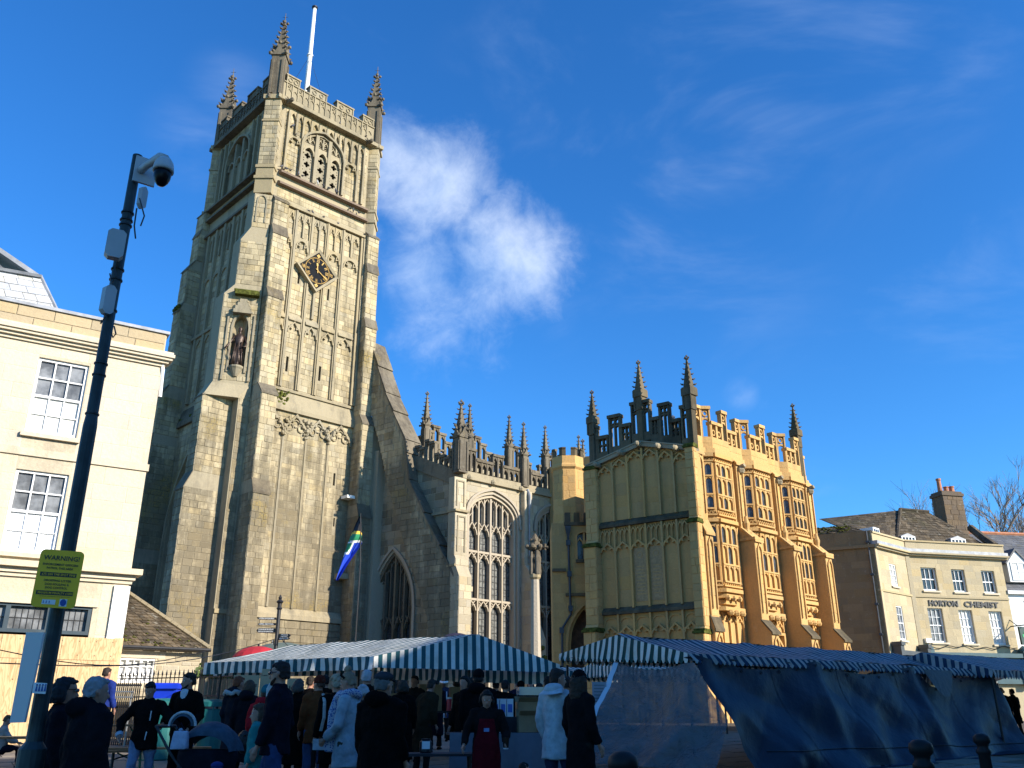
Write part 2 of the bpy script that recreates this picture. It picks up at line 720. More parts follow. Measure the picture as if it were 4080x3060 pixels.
M_VOID = principled('dark_interior', (0.012, 0.011, 0.010), 0.9, spec=0.1)
M_LOUVRE = principled('louvre_timber', (0.05, 0.042, 0.034), 0.85, var=0.3)
M_CLOCKBLACK = principled('clock_black_paint', (0.010, 0.011, 0.014), 0.75, spec=0.08, var=0.2)
M_GOLD = principled('gilding', (0.50, 0.30, 0.07), 0.6, 0.0, 0.3, var=0.12)
M_WHITEPAINT = principled('white_paint', (0.80, 0.80, 0.78), 0.45, var=0.06, vscale=4)
M_IRON = principled('black_iron', (0.02, 0.02, 0.022), 0.5, 0.3, 0.5, var=0.2)
M_BRONZE = principled('dark_bronze', (0.05, 0.032, 0.024), 0.42, 0.5, 0.5, bump=(14, 0.5, 0.03), var=0.4, vscale=7)
M_LEADGLASS = principled('leaded_glass', (0.055, 0.06, 0.065), 0.22, 0.0, 0.55, bump=(5, 0.35, 0.03), var=0.5, vscale=6)

P0 = at(890, 2100, 46)
A = Fr((P0.x, P0.y), 46)
B = Fr((P0.x, P0.y), 136)
TW, TB = 9.1, 8.4
tower = thing('church_tower', 'tall square church tower of pale stone with clock, diagonal set-off buttresses and corner pinnacles', 'church tower', (A.P(4.5, -4.5).x, A.P(4.5, -4.5).y, 0))


def crocketed(mb, h0, side, h1, crockets=6, gable=True, c=(0, 0, 0), detail=True):
	"""pinnacle: square shaft, gablets, crocketed spirelet, finial; built upright at c"""
	cx, cy, cz = c
	a = side / 2
	mb.wbox(cx - a, cx + a, cy - a, cy + a, cz, cz + h0)
	for dx, dy in ((1, 0), (-1, 0), (0, 1), (0, -1)):       # raised panel edges on each shaft face
		for k in (-1, 1):
			ex, ey = cx + dx * a + dy * k * a * 0.78, cy + dy * a + dx * k * a * 0.78
			w = side * 0.09
			mb.wbox(ex - w, ex + w, ey - w, ey + w, cz + h0 * 0.06, cz + h0 * 0.9)
	zg = cz + h0
	mb.wbox(cx - a * 1.18, cx + a * 1.18, cy - a * 1.18, cy + a * 1.18, zg, zg + side * 0.12)
	zs = zg + side * 0.12
	b = a * 0.86
	rings = []
	for t in (0, 1):
		rr = b * (1 - 0.86 * t)
		rings.append([Vector((cx + sx * rr, cy + sy * rr, zs + h1 * t)) for sx, sy in ((-1, -1), (1, -1), (1, 1), (-1, 1))])
	mb.rings(rings)
	if gable:
		g = side * 0.95
		for dx, dy in ((1, 0), (-1, 0), (0, 1), (0, -1)):
			ox, oy = cx + dx * a, cy + dy * a
			tx, ty = -dy, dx
			q = [(-a * 1.12, 0), (-a * .5, g * .35), (0, g), (a * .5, g * .35), (a * 1.12, 0)]
			f = [Vector((ox + tx * x + dx * .06, oy + ty * x + dy * .06, zs + z)) for x, z in q]
			bk = [Vector((cx + dx * a * .5 + tx * x * .7, cy + dy * a * .5 + ty * x * .7, zs + z)) for x, z in q]
			mb.add(f + bk, [(0, 1, 2, 3, 4)] + [(i, i + 5, i + 6, i + 1) for i in range(4)])
			mb.ball((ox + dx * .08, oy + dy * .08, zs + g + side * .08), side * .16, 5, 3)
			mb.ball((ox + dx * .12 + tx * a * 1.15, oy + dy * .12 + ty * a * 1.15, zs + side * .03), side * .17, 5, 3)
	for sx, sy in ((-1, -1), (1, -1), (1, 1), (-1, 1)):
		for k in range(crockets):
			t = (k + 0.6) / (crockets + 0.5)
			rr = b * (1 - 0.86 * t)
			r = side * (0.17 - 0.07 * t)
			p = Vector((cx + sx * (rr + r * .55), cy + sy * (rr + r * .55), zs + h1 * t))
			mb.ball(p, r, 5, 3, sz=.75)
			mb.tube([p, p + Vector((sx * r * 1.0, sy * r * 1.0, r * .75))], [r * .6, r * .25], 4)
	zt = zs + h1
	mb.ball((cx, cy, zt + side * .02), side * .2, 6, 3, sz=.7)
	for sx, sy in ((1, 0), (-1, 0), (0, 1), (0, -1)):
		mb.ball((cx + sx * side * .24, cy + sy * side * .24, zt + side * .16), side * .13, 5, 3)
	mb.ball((cx, cy, zt + side * .38), side * .12, 5, 3, sz=1.4)


# --- body
m = MB()
m.plan(A, [(0.25, -0.45), (TW - .25, -0.45), (TW - .25, -TW + .3), (0.45, -TW + .3)], 0, 18.1)
m.plan(A, [(0.5, -0.6), (TB, -0.6), (TB, -TB), (0.6, -TB)], 18.1, 38.4)
belf_win = arch(2.38, 5.42, 36.0, 1.4, 'four', 16)
bh = [(2.38, 33.45)] + belf_win + [(5.42, 33.45)]


def slit(s, z0, z1, w):
	return [(s - w / 2, z0), (s + w / 2, z0), (s + w / 2, z1), (s - w / 2, z1)][::-1]


sl1 = [slit(6.55, 14.0, 14.75, .14), slit(6.75, 11.6, 12.1, .10)]
sl2 = [slit(2.82, 20.25, 21.2, .16), slit(5.06, 20.25, 21.2, .16), slit(3.05, 26.1, 26.9, .14), slit(5.2, 25.7, 26.5, .14)]
m.wall(A, [(0, 0), (TW, 0), (TW, 18.1), (0, 18.1)], sl1, 0.0, .44)
m.wall(A, [(0.2, 18.0), (TB, 18.0), (TB, 33.3), (0.2, 33.3)], sl2, -.12, .44)
m.wall(A, [(0.2, 33.3), (TB, 33.3), (TB, 38.5), (0.2, 38.5)], [bh], -.22, .36)
m.add([A.P(0, 0, 18.1), A.P(TW, 0, 18.1), A.P(TB, -.12, 18.3), A.P(.2, -.12, 18.3)], [(0, 1, 2, 3)])
# west face, mostly in shade
wa = arch(-7.25, -1.9, 10.6, 5.9, 'two', 22)
m.wall(B, [(-TW, 0), (0, 0), (0, 18.1), (-TW, 18.1)], [[(-7.25, 4.0)] + wa + [(-1.9, 4.0)]], 0.0, .42)
wb = arch(-5.7, -2.7, 36.0, 1.4, 'four', 14)
m.wall(B, [(-TB, 18.0), (-.2, 18.0), (-.2, 33.3), (-TB, 33.3)], [], -.12)
m.wall(B, [(-TB, 33.3), (-.2, 33.3), (-.2, 38.5), (-TB, 38.5)], [[(-5.7, 33.45)] + wb + [(-2.7, 33.45)]], -.22, .36)
m.add([B.P(-TW, 0, 18.1), B.P(0, 0, 18.1), B.P(-.2, -.12, 18.3), B.P(-TB, -.12, 18.3)], [(0, 1, 2, 3)])
obj('wall', m, M_TOWERW, tower)
m = MB()
for s, z0, z1 in ((6.55, 14.0, 14.75), (6.75, 11.6, 12.1), (2.82, 20.25, 21.2), (5.06, 20.25, 21.2), (3.05, 26.1, 26.9), (5.2, 25.7, 26.5)):
	m.box(A, s - .1, s + .1, z0 - .02, z1 + .02, -.43, -.28)
m.wall(A, bh, [], -.5)
m.wall(B, [(-5.7, 33.45)] + wb + [(-2.7, 33.45)], [], -.5)
obj('opening', m, M_VOID, tower)

# --- stones of the body
stones(tower, A, 0.05, 0.62, 0.2, 17.9, 0, course=(.3, .4), length=(.5, .6), seed=3, mat=M_TOWER)
stones(tower, A, 1.7, 7.6, 0.2, 6.1, 0.12, course=(.3, .42), length=(.5, 1.0), seed=4, mat=M_TOWER)
stones(tower, A, 2.1, 7.6, 6.75, 17.8, 0, holes=[rect_hole(6.4, 6.7, 13.85, 14.9), rect_hole(6.65, 6.85, 11.5, 12.2)], course=(.26, .44), length=(.35, 1.0), seed=5, mat=M_TOWER)
stones(tower, A, 1.35, 7.3, 19.25, 23.45, -.12, holes=[rect_hole(2.7, 2.94, 20.15, 21.3), rect_hole(4.94, 5.18, 20.15, 21.3)], course=(.28, .42), length=(.35, .8), seed=6, mat=M_TOWER, proud=(.01, .03))
stones(tower, A, 1.35, 7.3, 23.7, 30.7, -.12, holes=[rect_hole(2.93, 3.17, 26.0, 27.0), rect_hole(5.08, 5.32, 25.6, 26.6)], course=(.28, .42), length=(.35, .8), seed=7, mat=M_TOWER, proud=(.01, .03))
stones(tower, A, 1.0, 7.5, 31.5, 32.25, -.12, course=(.3, .4), length=(.5, .9), seed=8, mat=M_TOWER)
stones(tower, A, 1.05, 7.4, 33.5, 38.3, -.22, holes=[arch_hole(2.3, 5.5, 33.4, 36.0, 1.5, 'four')], course=(.28, .40), length=(.35, .7), seed=9, mat=M_TOWER, proud=(.01, .03))
stones(tower, B, -7.4, -1.75, 6.3, 17.8, 0, holes=[arch_hole(-7.45, -1.7, 4, 10.6, 6.1, 'two')], course=(.3, .44), length=(.5, 1.0), seed=10, mat=M_TOWER)
stones(tower, B, -7.5, -.9, 19.2, 30.9, -.12, course=(.32, .44), length=(.5, 1.0), seed=11, mat=M_TOWER, proud=(.01, .03))
stones(tower, B, -7.4, -.9, 33.5, 38.3, -.22, holes=[arch_hole(-5.8, -2.6, 33.4, 36.0, 1.5, 'four')], course=(.3, .42), length=(.5, .9), seed=12, mat=M_TOWER, proud=(.01, .03))


# --- buttresses: stepped, with sloped set-offs
def rect(s0, s1, n0, n1):
	return [(s0, n0), (s1, n0), (s1, n1), (s0, n1)]


def buttress(fr, s0, s1, steps, name='buttress', nb=-.3):
	"""steps: [(z bottom, z top, projection)] from the ground up; the gaps between are sloped weatherings"""
	mm = MB()
	lv = []
	for z0, z1, n in steps:
		lv += [(z0, rect(s0, s1, nb, n)), (z1, rect(s0, s1, nb, n))]
	lv.append((lv[-1][0] + steps[-1][2] * .9, rect(s0, s1, nb, 0.02)))
	mm.stack(fr, lv)
	return obj(name, mm, M_TOWERW, tower)


a1 = [(0, 12.45, 1.50), (13.15, 18.15, 1.26), (18.75, 24.3, .74), (24.85, 28.6, .5), (29.2, 31.0, .3)]
buttress(A, .7, 1.66, a1)
buttress(A, 8.0, 9.1, [(0, 12.2, 1.1), (12.9, 17.9, .92)])
a2 = [(0, 12.2, 1.2), (12.9, 17.95, 1.0), (18.5, 24.5, .68), (25.1, 28.5, .48), (29.1, 31.2, .34)]
buttress(A, 7.6, 8.45, a2)
b1 = [(0, 12.6, 2.1), (13.5, 17.9, 1.72)]
buttress(B, -1.66, -.7, b1)
b2 = [(0, 9.5, 1.75), (10.3, 16.6, 1.55), (17.2, 19.6, 1.5), (20.4, 25.6, 1.0), (26.1, 28.6, .86), (29.3, 31.3, .45), (31.7, 33.0, .34)]
buttress(B, -8.5, -7.5, b2)
for st, fr, s0, s1, sd in ((a1, A, .7, 1.66, 20), (a2, A, 7.6, 8.45, 30), (b2, B, -8.5, -7.5, 40), (b1, B, -1.66, -.7, 50)):
	for i, (z0, z1, n) in enumerate(st):
		stones(tower, fr, s0, s1, max(z0, .2), z1, n, course=(.28, .42), length=(.35, .62), seed=sd + i, mat=M_TOWER, proud=(.01, .035))
		# the side of the buttress that faces the viewer
		if fr is A:
			f2 = Fr((A.P(s0, 0).x, A.P(s0, 0).y), 136)
			stones(tower, f2, 0.02, n - .02, max(z0, .2), z1, 0, course=(.28, .42), length=(.35, .7), seed=sd + 60 + i, mat=M_TOWER, proud=(.01, .03))
		else:
			f2 = Fr((B.P(s1, 0).x, B.P(s1, 0).y), 46)
			stones(tower, f2, -n + .02, -.02, max(z0, .2), z1, 0, course=(.26, .40), length=(.35, .8), seed=sd + 60 + i, mat=M_TOWER, proud=(.01, .035))
for st, fr, s0, s1 in ((a1, A, .7, 1.66), (a2, A, 7.6, 8.45), (b1, B, -1.66, -.7), (b2, B, -8.5, -7.5)):
	for (z0, z1, n), nx in zip(st, st[1:] + [(st[-1][1] + .3, 0, 0.0)]):
		zz = nx[0]
		q = [fr.P(s0 - .05, n + .07, z1 - .02), fr.P(s1 + .05, n + .07, z1 - .02), fr.P(s1 + .05, nx[2] + .02, zz + .05), fr.P(s0 - .05, nx[2] + .02, zz + .05)]
		mo = MB()
		mo.hexa([v - Vector((0, 0, .1)) for v in q] + q)
		obj('weathering', mo, M_DARKST, tower)

# --- the canted corner with the niche, second stage
m = MB()
kq = [(.62, .12), (.62, -1.9)]
lv = []
for z0, z1, p in ((18.7, 24.25, [(-1.22, -1.9), (-1.22, -.86)]), (24.9, 27.9, [(-.74, -1.5), (-.74, -.60)]), (28.8, 31.2, [(-.30, -1.2), (-.30, -.38)])):
	lv += [(z0, p + kq), (z1, p + kq)]
D = Fr((A.P(-1.22, -.86).x, A.P(-1.22, -.86).y), 46 + 90 - math.degrees(math.atan2(1.84, .98)))
DW = math.hypot(1.84, .98)
nic = [(.72, 19.75)] + arch(.72, 1.56, 22.2, .75, 'four', 8) + [(1.56, 19.75)]
m.stack(A, lv[1:])
m.plan(A, [(-1.22, -1.9), (-1.20, -1.45), (.62, -.45), (.62, -1.9)], 18.2, 24.25)
m.plan(A, [(-1.22, -1.9), (-1.22, -.88), (-1.05, -.78), (-1.05, -1.9)], 18.2, 24.25)
m.wall(D, [(0, 18.2), (DW, 18.2), (DW, 24.25), (0, 24.25)], [nic], 0, .5)
m.plan(A, [(-1.22, -.86), (.62, .12), (.62, -1.9), (-1.22, -1.9)], 18.0, 18.25)
# sloped junction with the first stage
m.plan(A, [(-1.74, -.68), (-.1, .02), (.7, .05), (.7, -1.8), (-1.74, -1.7)], 17.85, 18.75, [(-1.24, -.88), (-.2, -.33), (.62, .1), (.62, -1.8), (-1.24, -1.75)])
obj('corner_pier', m, M_TOWERW, tower)
stones(tower, D, .03, DW - .05, 18.9, 24.2, 0, holes=[arch_hole(.62, 1.66, 19.3, 22.2, 1.5, 'four')], course=(.27, .4), length=(.3, .62), seed=90, mat=M_TOWER, proud=(.01, .035))
D2 = Fr((A.P(-.74, -.60).x, A.P(-.74, -.60).y), 46 + 90 - math.degrees(math.atan2(1.36, .72)))
stones(tower, D2, .02, 1.5, 24.95, 27.85, 0, course=(.27, .4), length=(.3, .62), seed=91, mat=M_TOWER, proud=(.01, .035))
D3 = Fr((A.P(-.30, -.38).x, A.P(-.30, -.38).y), 46 + 90 - math.degrees(math.atan2(.92, .5)))
stones(tower, D3, .02, 1.0, 28.85, 31.1, 0, course=(.27, .4), length=(.3, .5), seed=92, mat=M_TOWER, proud=(.01, .035))
m = MB()
ni = arch(.66, 1.62, 22.2, .85, 'four', 8)
m.path(D, [(.66, 19.4)] + ni + [(1.62, 19.4)], .1, 0, .09)
for s in (.42, 1.86):
	m.path(D, [(s, 18.9), (s, 23.0)], .1, 0, .12)
m.lathe(D.P(1.14, .02, 19.15), [(.12, 0), (.2, .15), (.34, .42), (.4, .5), (.4, .6)], 10)       # corbel
for k, (zz, w) in enumerate(((22.95, .5), (23.2, .42), (23.45, .3), (23.7, .2))):                   # spired canopy
	m.box(D, 1.14 - w, 1.14 + w, zz, zz + .22, 0, .42 - .07 * k)
	for q in (-1, 1):
		m.ball(D.P(1.14 + q * w, .3 - .05 * k, zz + .1), .1, 5, 3)
m.path(D3, [(.2, 29.2), (.2, 30.7)] + arch(.2, .75, 30.7, .4, 'four', 6) + [(.75, 30.7), (.75, 29.2)], .08, 0, .08)
obj('niche_surround', m, M_DRESS, tower)
m = MB()
m.box(D, .62, 1.98, 24.15, 24.42, -.05, .38)
m.box(D, .55, 1.9, 24.40, 24.47, -.02, .36)
obj('ledge', m, M_MOSS, tower)

# --- strings, plinth, ribs and blind tracery of the south face
def course(fr, s0, s1, z0, z1, n0, n1, mat, slope=None, name='string_course'):
	"""a moulding of its own: a box, with a sloping top up to slope = (z, n)"""
	mm = MB()
	if slope:
		mm.rings([[fr.P(s, n, z) for n, z in ((n0, z0), (n1, z0), (n1, z1), (slope[1], slope[0]), (n0, slope[0]))] for s in (s0, s1)])
	else:
		mm.box(fr, s0, s1, z0, z1, n0, n1)
	return obj(name, mm, mat, tower)


course(A, 1.66, 7.6, 6.15, 6.4, -.1, .2, M_DRESS, (6.75, .0))
course(A, 0, .7, 6.2, 6.42, -.1, .1, M_DRESS)
course(A, 1.6, 7.6, 17.75, 17.98, -.12, .2, M_DRESS, (18.95, -.1))
course(A, 1.3, 7.55, 19.0, 19.16, -.2, .0, M_DRESS)
course(A, 1.2, 7.5, 31.0, 31.16, -.2, .16, M_DRESS)
for s0, s1, z1, n1 in ((1.22, 1.36, 31.0, .03), (7.26, 7.40, 31.0, .06), (7.44, 7.56, 31.2, .12)):
	course(A, s0, s1, 19.2, z1, -.2, n1, M_DRESS, name='panel_jamb')
for z, n in ((32.25, .22), (33.05, .25)):
	course(A, .95, 7.55, z, z + .14, -.3, n, M_BROWNLEDGE, (z + .42, -.25), 'sloped_ledge')
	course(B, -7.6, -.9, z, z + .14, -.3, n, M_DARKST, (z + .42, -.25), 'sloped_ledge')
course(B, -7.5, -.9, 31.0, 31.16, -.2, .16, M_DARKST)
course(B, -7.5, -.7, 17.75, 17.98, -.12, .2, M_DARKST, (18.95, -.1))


def cusped_head(mb, fr, s0, s1, zt, h, n0, n1, kind='ogee', w=.07, cusp=True):
	"""head of a blind light: arch moulding, cusps, and a top bar at zt"""
	pts = arch(s0, s1, zt - h, h * .92, kind, 10)
	mb.path(fr, pts, w, n0, n1)
	if cusp:
		q = (s1 - s0)
		for k in (-1, 1):
			x = (s0 + s1) / 2 + k * q * .30
			z = zt - h * .62
			mb.path(fr, [(x + k * q * .14, z + h * .10), (x - k * q * .10, z - h * .05), (x - k * q * .06, z + h * .30)], w * .8, n0, n1 - .01)


def spandrel(mb, fr, s0, s1, zs, zt, rise, kind, n0, n1, k=10):
	"""stone field between an arch and the straight top zt"""
	pts = arch(s0, s1, zs, rise, kind, k)
	for (xa, za), (xb, zb) in zip(pts, pts[1:]):
		P = fr.P
		mb.hexa([P(xa, n0, za), P(xb, n0, zb), P(xb, n1, zb), P(xa, n1, za), P(xa, n0, zt), P(xb, n0, zt), P(xb, n1, zt), P(xa, n1, zt)])


ribs = [1.32, 2.42, 3.56, 4.72, 5.90, 7.24]
for i, s in enumerate(ribs[1:-1]):
	m = MB()
	m.box(A, s - .13, s - .06, 19.2, 30.95, -.12, .02)
	m.box(A, s - .05, s + .05, 19.2, 30.95, -.12, .09)
	m.box(A, s + .06, s + .13, 19.2, 30.95, -.12, .02)
	obj('rib', m, M_DRESS, tower)
for i in range(5):
	a, b = ribs[i] + .13, ribs[i + 1] - .13
	m = MB()
	# lower tier head with sloping ledge above
	spandrel(m, A, a, b, 22.75, 23.62, .72, 'ogee', -.12, -.03)
	cusped_head(m, A, a + .03, b - .03, 23.5, .75, -.1, .04)
	m.add([A.P(a, .1, 23.6), A.P(b, .1, 23.6), A.P(b, -.11, 23.98), A.P(a, -.11, 23.98)], [(0, 1, 2, 3)])
	m.box(A, a, b, 23.5, 23.6, -.12, .1)
	# top pair of lights
	mid = (a + b) / 2
	m.box(A, mid - .05, mid + .05, 29.2 if i != 2 else 28.9, 30.9, -.12, .03)
	for p, q in ((a, mid - .04), (mid + .04, b)):
		spandrel(m, A, p, q, 30.2, 30.95, .55, 'ogee', -.12, -.02)
		cusped_head(m, A, p + .02, q - .02, 30.85, .6, -.1, .03, w=.06)
	if i != 2:
		spandrel(m, A, a, b, 28.35, 29.2, .65, 'round', -.12, -.02)
		cusped_head(m, A, a + .03, b - .03, 29.05, .72, -.1, .05, 'round')
	else:
		m.box(A, mid - .07, mid + .07, 24.0, 28.9, -.12, .05)
	obj('tracery', m, M_DRESS, tower)

# first stage: thin shafts under heavy leafy heads
for s in (2.92, 4.42, 5.92):
	m = MB()
	m.box(A, s - .05, s + .05, 6.75, 16.7, -.02, .10)
	m.box(A, s - .10, s - .06, 6.75, 16.7, -.02, .04)
	m.box(A, s + .06, s + .10, 6.75, 16.7, -.02, .04)
	obj('rib', m, M_DRESS, tower)
xs = [2.05, 2.92, 4.42, 5.92, 7.45]
for i in range(4):
	a, b = xs[i], xs[i + 1]
	m = MB()
	full = i not in (0,)
	lo, hi = (a, b) if full else (a - (b - a), b)
	pts = [p for p in arch(lo, hi, 16.55, 1.1, 'ogee', 16) if p[0] >= a - .01]
	m.path(A, pts, .12, -.02, .16)
	mid = (lo + hi) / 2
	for k in range(len(pts) - 1):
		if k % 2 == 0:
			x, z = pts[k]
			m.ball(A.P(x, .12, z - .12), .10, 5, 3)
	for q, zq in ((.25, 16.9), (-.25, 16.9), (0, 17.15)):
		x = mid + q * (hi - lo)
		if x > a:
			m.path(A, [(x + .22 * math.cos(t), zq + .22 * math.sin(t)) for t in [j * math.pi / 4 for j in range(9)]], .06, -.02, .1)
	obj('tracery', m, M_DRESS, tower)
	if i > 0:
		m = MB()
		r = random.Random(i)
		for k in range(16):
			t = r.random()
			m.ball(A.P(a + r.uniform(-.34, .34) * (0.3 + t), r.uniform(.05, .2), 16.35 + t * 1.1), r.uniform(.08, .15), 5, 3)
		obj('carved_capital', m, M_DRESS, tower)

# belfry: panel ribs and the big louvred window
m = MB()
for s, z0, z1 in ((1.25, 33.5, 38.0), (1.82, 36.3, 38.0), (2.32, 33.5, 38.0), (5.5, 33.5, 38.0), (6.05, 36.3, 38.0), (6.62, 33.5, 38.0), (7.1, 33.5, 38.0),
				  (2.9, 37.1, 38.0), (3.5, 37.4, 38.0), (4.1, 37.5, 38.0), (4.7, 37.3, 38.0), (5.1, 37.0, 38.0)):
	m.box(A, s - .07, s + .07, z0, z1, -.24, .0)
obj('rib', m, M_DRESS, tower)
m = MB()
for p, q in ((1.32, 1.75), (1.89, 2.25), (2.39, 2.83), (2.97, 3.43), (3.57, 4.03), (4.17, 4.63), (4.77, 5.03), (5.17, 5.43), (5.57, 5.98), (6.12, 6.55), (6.69, 7.03)):
	spandrel(m, A, p, q, 37.55, 38.1, .42, 'ogee', -.22, -.08)
	cusped_head(m, A, p, q, 38.0, .5, -.2, -.04, w=.05, cusp=False)
for p, q in ((1.32, 2.25), (5.57, 6.55)):
	spandrel(m, A, p, q, 35.6, 36.3, .6, 'round', -.22, -.08)
	cusped_head(m, A, p, q, 36.2, .66, -.2, -.02, 'round')
obj('tracery', m, M_DRESS, tower)
m = MB()
m.path(A, [(2.3, 33.45)] + arch(2.3, 5.5, 36.0, 1.5, 'four', 16) + [(5.5, 33.45)], .14, -.24, .08)
m.path(A, [(2.45, 33.45)] + arch(2.45, 5.35, 36.0, 1.32, 'four', 16) + [(5.35, 33.45)], .10, -.4, -.12)
for s in (3.42, 4.40):
	m.box(A, s - .12, s + .12, 33.45, 37.15, -.42, -.02)
obj('window_surround', m, M_DRESS, tower)
m = MB()
lights = [(2.5, 3.3), (3.54, 4.28), (4.52, 5.3)]
for a, b in lights:
	mid, w = (a + b) / 2, (b - a) / 2
	cusped_head(m, A, a, b, 36.05, .62, -.42, -.06, 'four', .12, False)
	spandrel(m, A, a, b, 35.55, 36.3, .5, 'four', -.42, -.16)
	m.box(A, mid - .05, mid + .05, 36.3, 37.1, -.42, -.1)
	for p, q in ((a, mid - .05), (mid + .05, b)):
		top = 36.95 if a > 3 and a < 4.4 else 36.75
		cusped_head(m, A, p, q, top, .4, -.42, -.12, 'ogee', .05, False)
obj('tracery', m, M_DRESS, tower)
for a, b in lights:                      # pierced stone screens with quatrefoils
	hs_, mid = [], (a + b) / 2
	for zc in (34.05, 34.75, 35.42):
		quat = []
		for k in range(24):
			t = 2 * math.pi * k / 24
			rr = .20 * (0.62 + .5 * abs(math.cos(2 * t)))
			quat.append((mid + rr * math.cos(t), zc + rr * math.sin(t)))
		hs_.append(quat[::-1])
		for dx, dz in ((.26, .24), (-.26, .24), (.26, -.24), (-.26, -.24)):
			hs_.append([(mid + dx - .035, zc + dz - .035), (mid + dx - .035, zc + dz + .035), (mid + dx + .035, zc + dz + .035), (mid + dx + .035, zc + dz - .035)])
	m = MB()
	m.wall(A, [(a - .03, 33.45), (b + .03, 33.45), (b + .03, 35.75), (a - .03, 35.75)], hs_, -.26, .12)
	obj('pierced_screen', m, M_DRESS, tower)
for a, b in lights:
	for k in range(9):
		z = 35.95 + k * .15
		top = 37.25 if 3 < a < 4.4 else 36.95
		if z > top:
			continue
		m = MB()
		P = A.P
		m.hexa([P(a, -.40, z + .06), P(b, -.40, z + .06), P(b, -.22, z), P(a, -.22, z), P(a, -.40, z + .11), P(b, -.40, z + .11), P(b, -.22, z + .05), P(a, -.22, z + .05)])
		obj('louvre', m, M_DRESS, tower)
# the west belfry and west panels in shade
m = MB()
for s in (-1.3, -2.6, -5.8, -7.0, -6.4, -1.95):
	m.box(B, s - .07, s + .07, 33.5, 38.0, -.24, .0)
m.path(B, [(-5.8, 33.45)] + arch(-5.8, -2.6, 36.0, 1.5, 'four', 14) + [(-2.6, 33.45)], .14, -.24, .08)
for s in (-4.7, -3.7):
	m.box(B, s - .12, s + .12, 33.45, 37.15, -.42, -.02)
for a, b in ((-5.6, -4.8), (-4.55, -3.85), (-3.55, -2.8)):
	m.box(B, a, b, 33.45, 35.6, -.42, -.2)
	cusped_head(m, B, a, b, 36.0, .6, -.42, -.06, 'four', .1, False)
wr = [-6.9, -5.75, -4.6, -3.45, -2.3, -1.15]
for s in wr:
	m.box(B, s - .12, s + .12, 19.2, 31.0, -.12, .08)
for p, q in zip(wr, wr[1:]):
	spandrel(m, B, p + .1, q - .1, 30.2, 30.98, .6, 'ogee', -.12, -.02)
	spandrel(m, B, p + .1, q - .1, 22.8, 23.6, .6, 'ogee', -.12, -.02)
	mid = (p + q) / 2
	m.box(B, mid - .05, mid + .05, 28.9, 30.8, -.12, .03)
	spandrel(m, B, p + .1, q - .1, 27.0, 27.8, .6, 'round', -.12, -.02)
m.box(B, -7.4, -1.0, 23.55, 23.75, -.12, .1)
obj('rib', m, M_DRESS, tower)
# the great west window
m = MB()
for w, n0, n1, k in ((.16, -.1, .16, .12), (.2, -.42, -.2, -.12)):
	m.path(B, [(-7.25 - k, 4.0)] + arch(-7.25 - k, -1.9 + k, 10.6, 5.9 + k, 'two', 20) + [(-1.9 + k, 4.0)], w, n0, n1)
for s in (-6.2, -5.15, -4.1, -3.05):
	m.box(B, s - .1, s + .1, 4.0, 10.9 + arch_h(abs(s + 4.57) / 2.67, 2.67, 5.4, 'two'), -.4, -.15)
for p, q in zip((-7.2, -6.1, -5.05, -4.0, -2.95), (-6.3, -5.25, -4.2, -3.15, -1.95)):
	cusped_head(m, B, p, q, 11.5, 1.0, -.4, -.16, 'ogee', .1)
m.box(B, -7.2, -1.95, 7.3, 7.5, -.4, -.16)
obj('window_tracery', m, M_DRESS, tower)
for p, q in zip((-7.2, -6.1, -5.05, -4.0, -2.95), (-6.3, -5.25, -4.2, -3.15, -1.95)):
	m = MB()
	hp = 10.6 + min(arch_h(abs(x + 4.57) / 2.67, 2.67, 5.8, 'two') for x in (p, q))
	m.box(B, p, q, 4.0, max(hp, 10.9), -.43, -.38)
	obj('window_pane', m, M_LEADGLASS, tower)

# parapet
m = MB()
m.box(A, .2, TB, 38.35, 38.62, -.4, .28)
m.add([A.P(.2, .28, 38.62), A.P(TB, .28, 38.62), A.P(TB, .0, 38.85), A.P(.2, .0, 38.85)], [(0, 1, 2, 3)])
m.box(A, .6, 7.7, 38.6, 39.9, -.36, -.02)
m.box(A, .6, 7.7, 39.9, 39.98, -.42, .06)
obj('parapet', m, M_DRESS, tower)
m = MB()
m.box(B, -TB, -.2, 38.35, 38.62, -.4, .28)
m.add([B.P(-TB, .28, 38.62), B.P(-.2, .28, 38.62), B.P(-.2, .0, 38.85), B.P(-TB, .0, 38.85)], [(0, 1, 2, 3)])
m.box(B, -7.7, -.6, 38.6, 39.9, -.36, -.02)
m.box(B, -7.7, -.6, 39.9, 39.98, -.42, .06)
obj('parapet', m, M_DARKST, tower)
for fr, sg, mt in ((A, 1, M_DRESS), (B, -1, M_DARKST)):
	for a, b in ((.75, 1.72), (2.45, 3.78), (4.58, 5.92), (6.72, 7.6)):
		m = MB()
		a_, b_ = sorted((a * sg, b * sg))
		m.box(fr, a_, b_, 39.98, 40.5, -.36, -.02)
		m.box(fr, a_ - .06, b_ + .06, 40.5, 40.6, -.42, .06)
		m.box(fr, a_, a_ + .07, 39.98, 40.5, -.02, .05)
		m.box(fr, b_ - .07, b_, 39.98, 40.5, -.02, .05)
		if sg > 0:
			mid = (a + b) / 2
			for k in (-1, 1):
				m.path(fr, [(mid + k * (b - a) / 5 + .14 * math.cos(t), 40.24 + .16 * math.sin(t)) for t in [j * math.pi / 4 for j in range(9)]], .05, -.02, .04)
		obj('merlon', m, mt, tower)
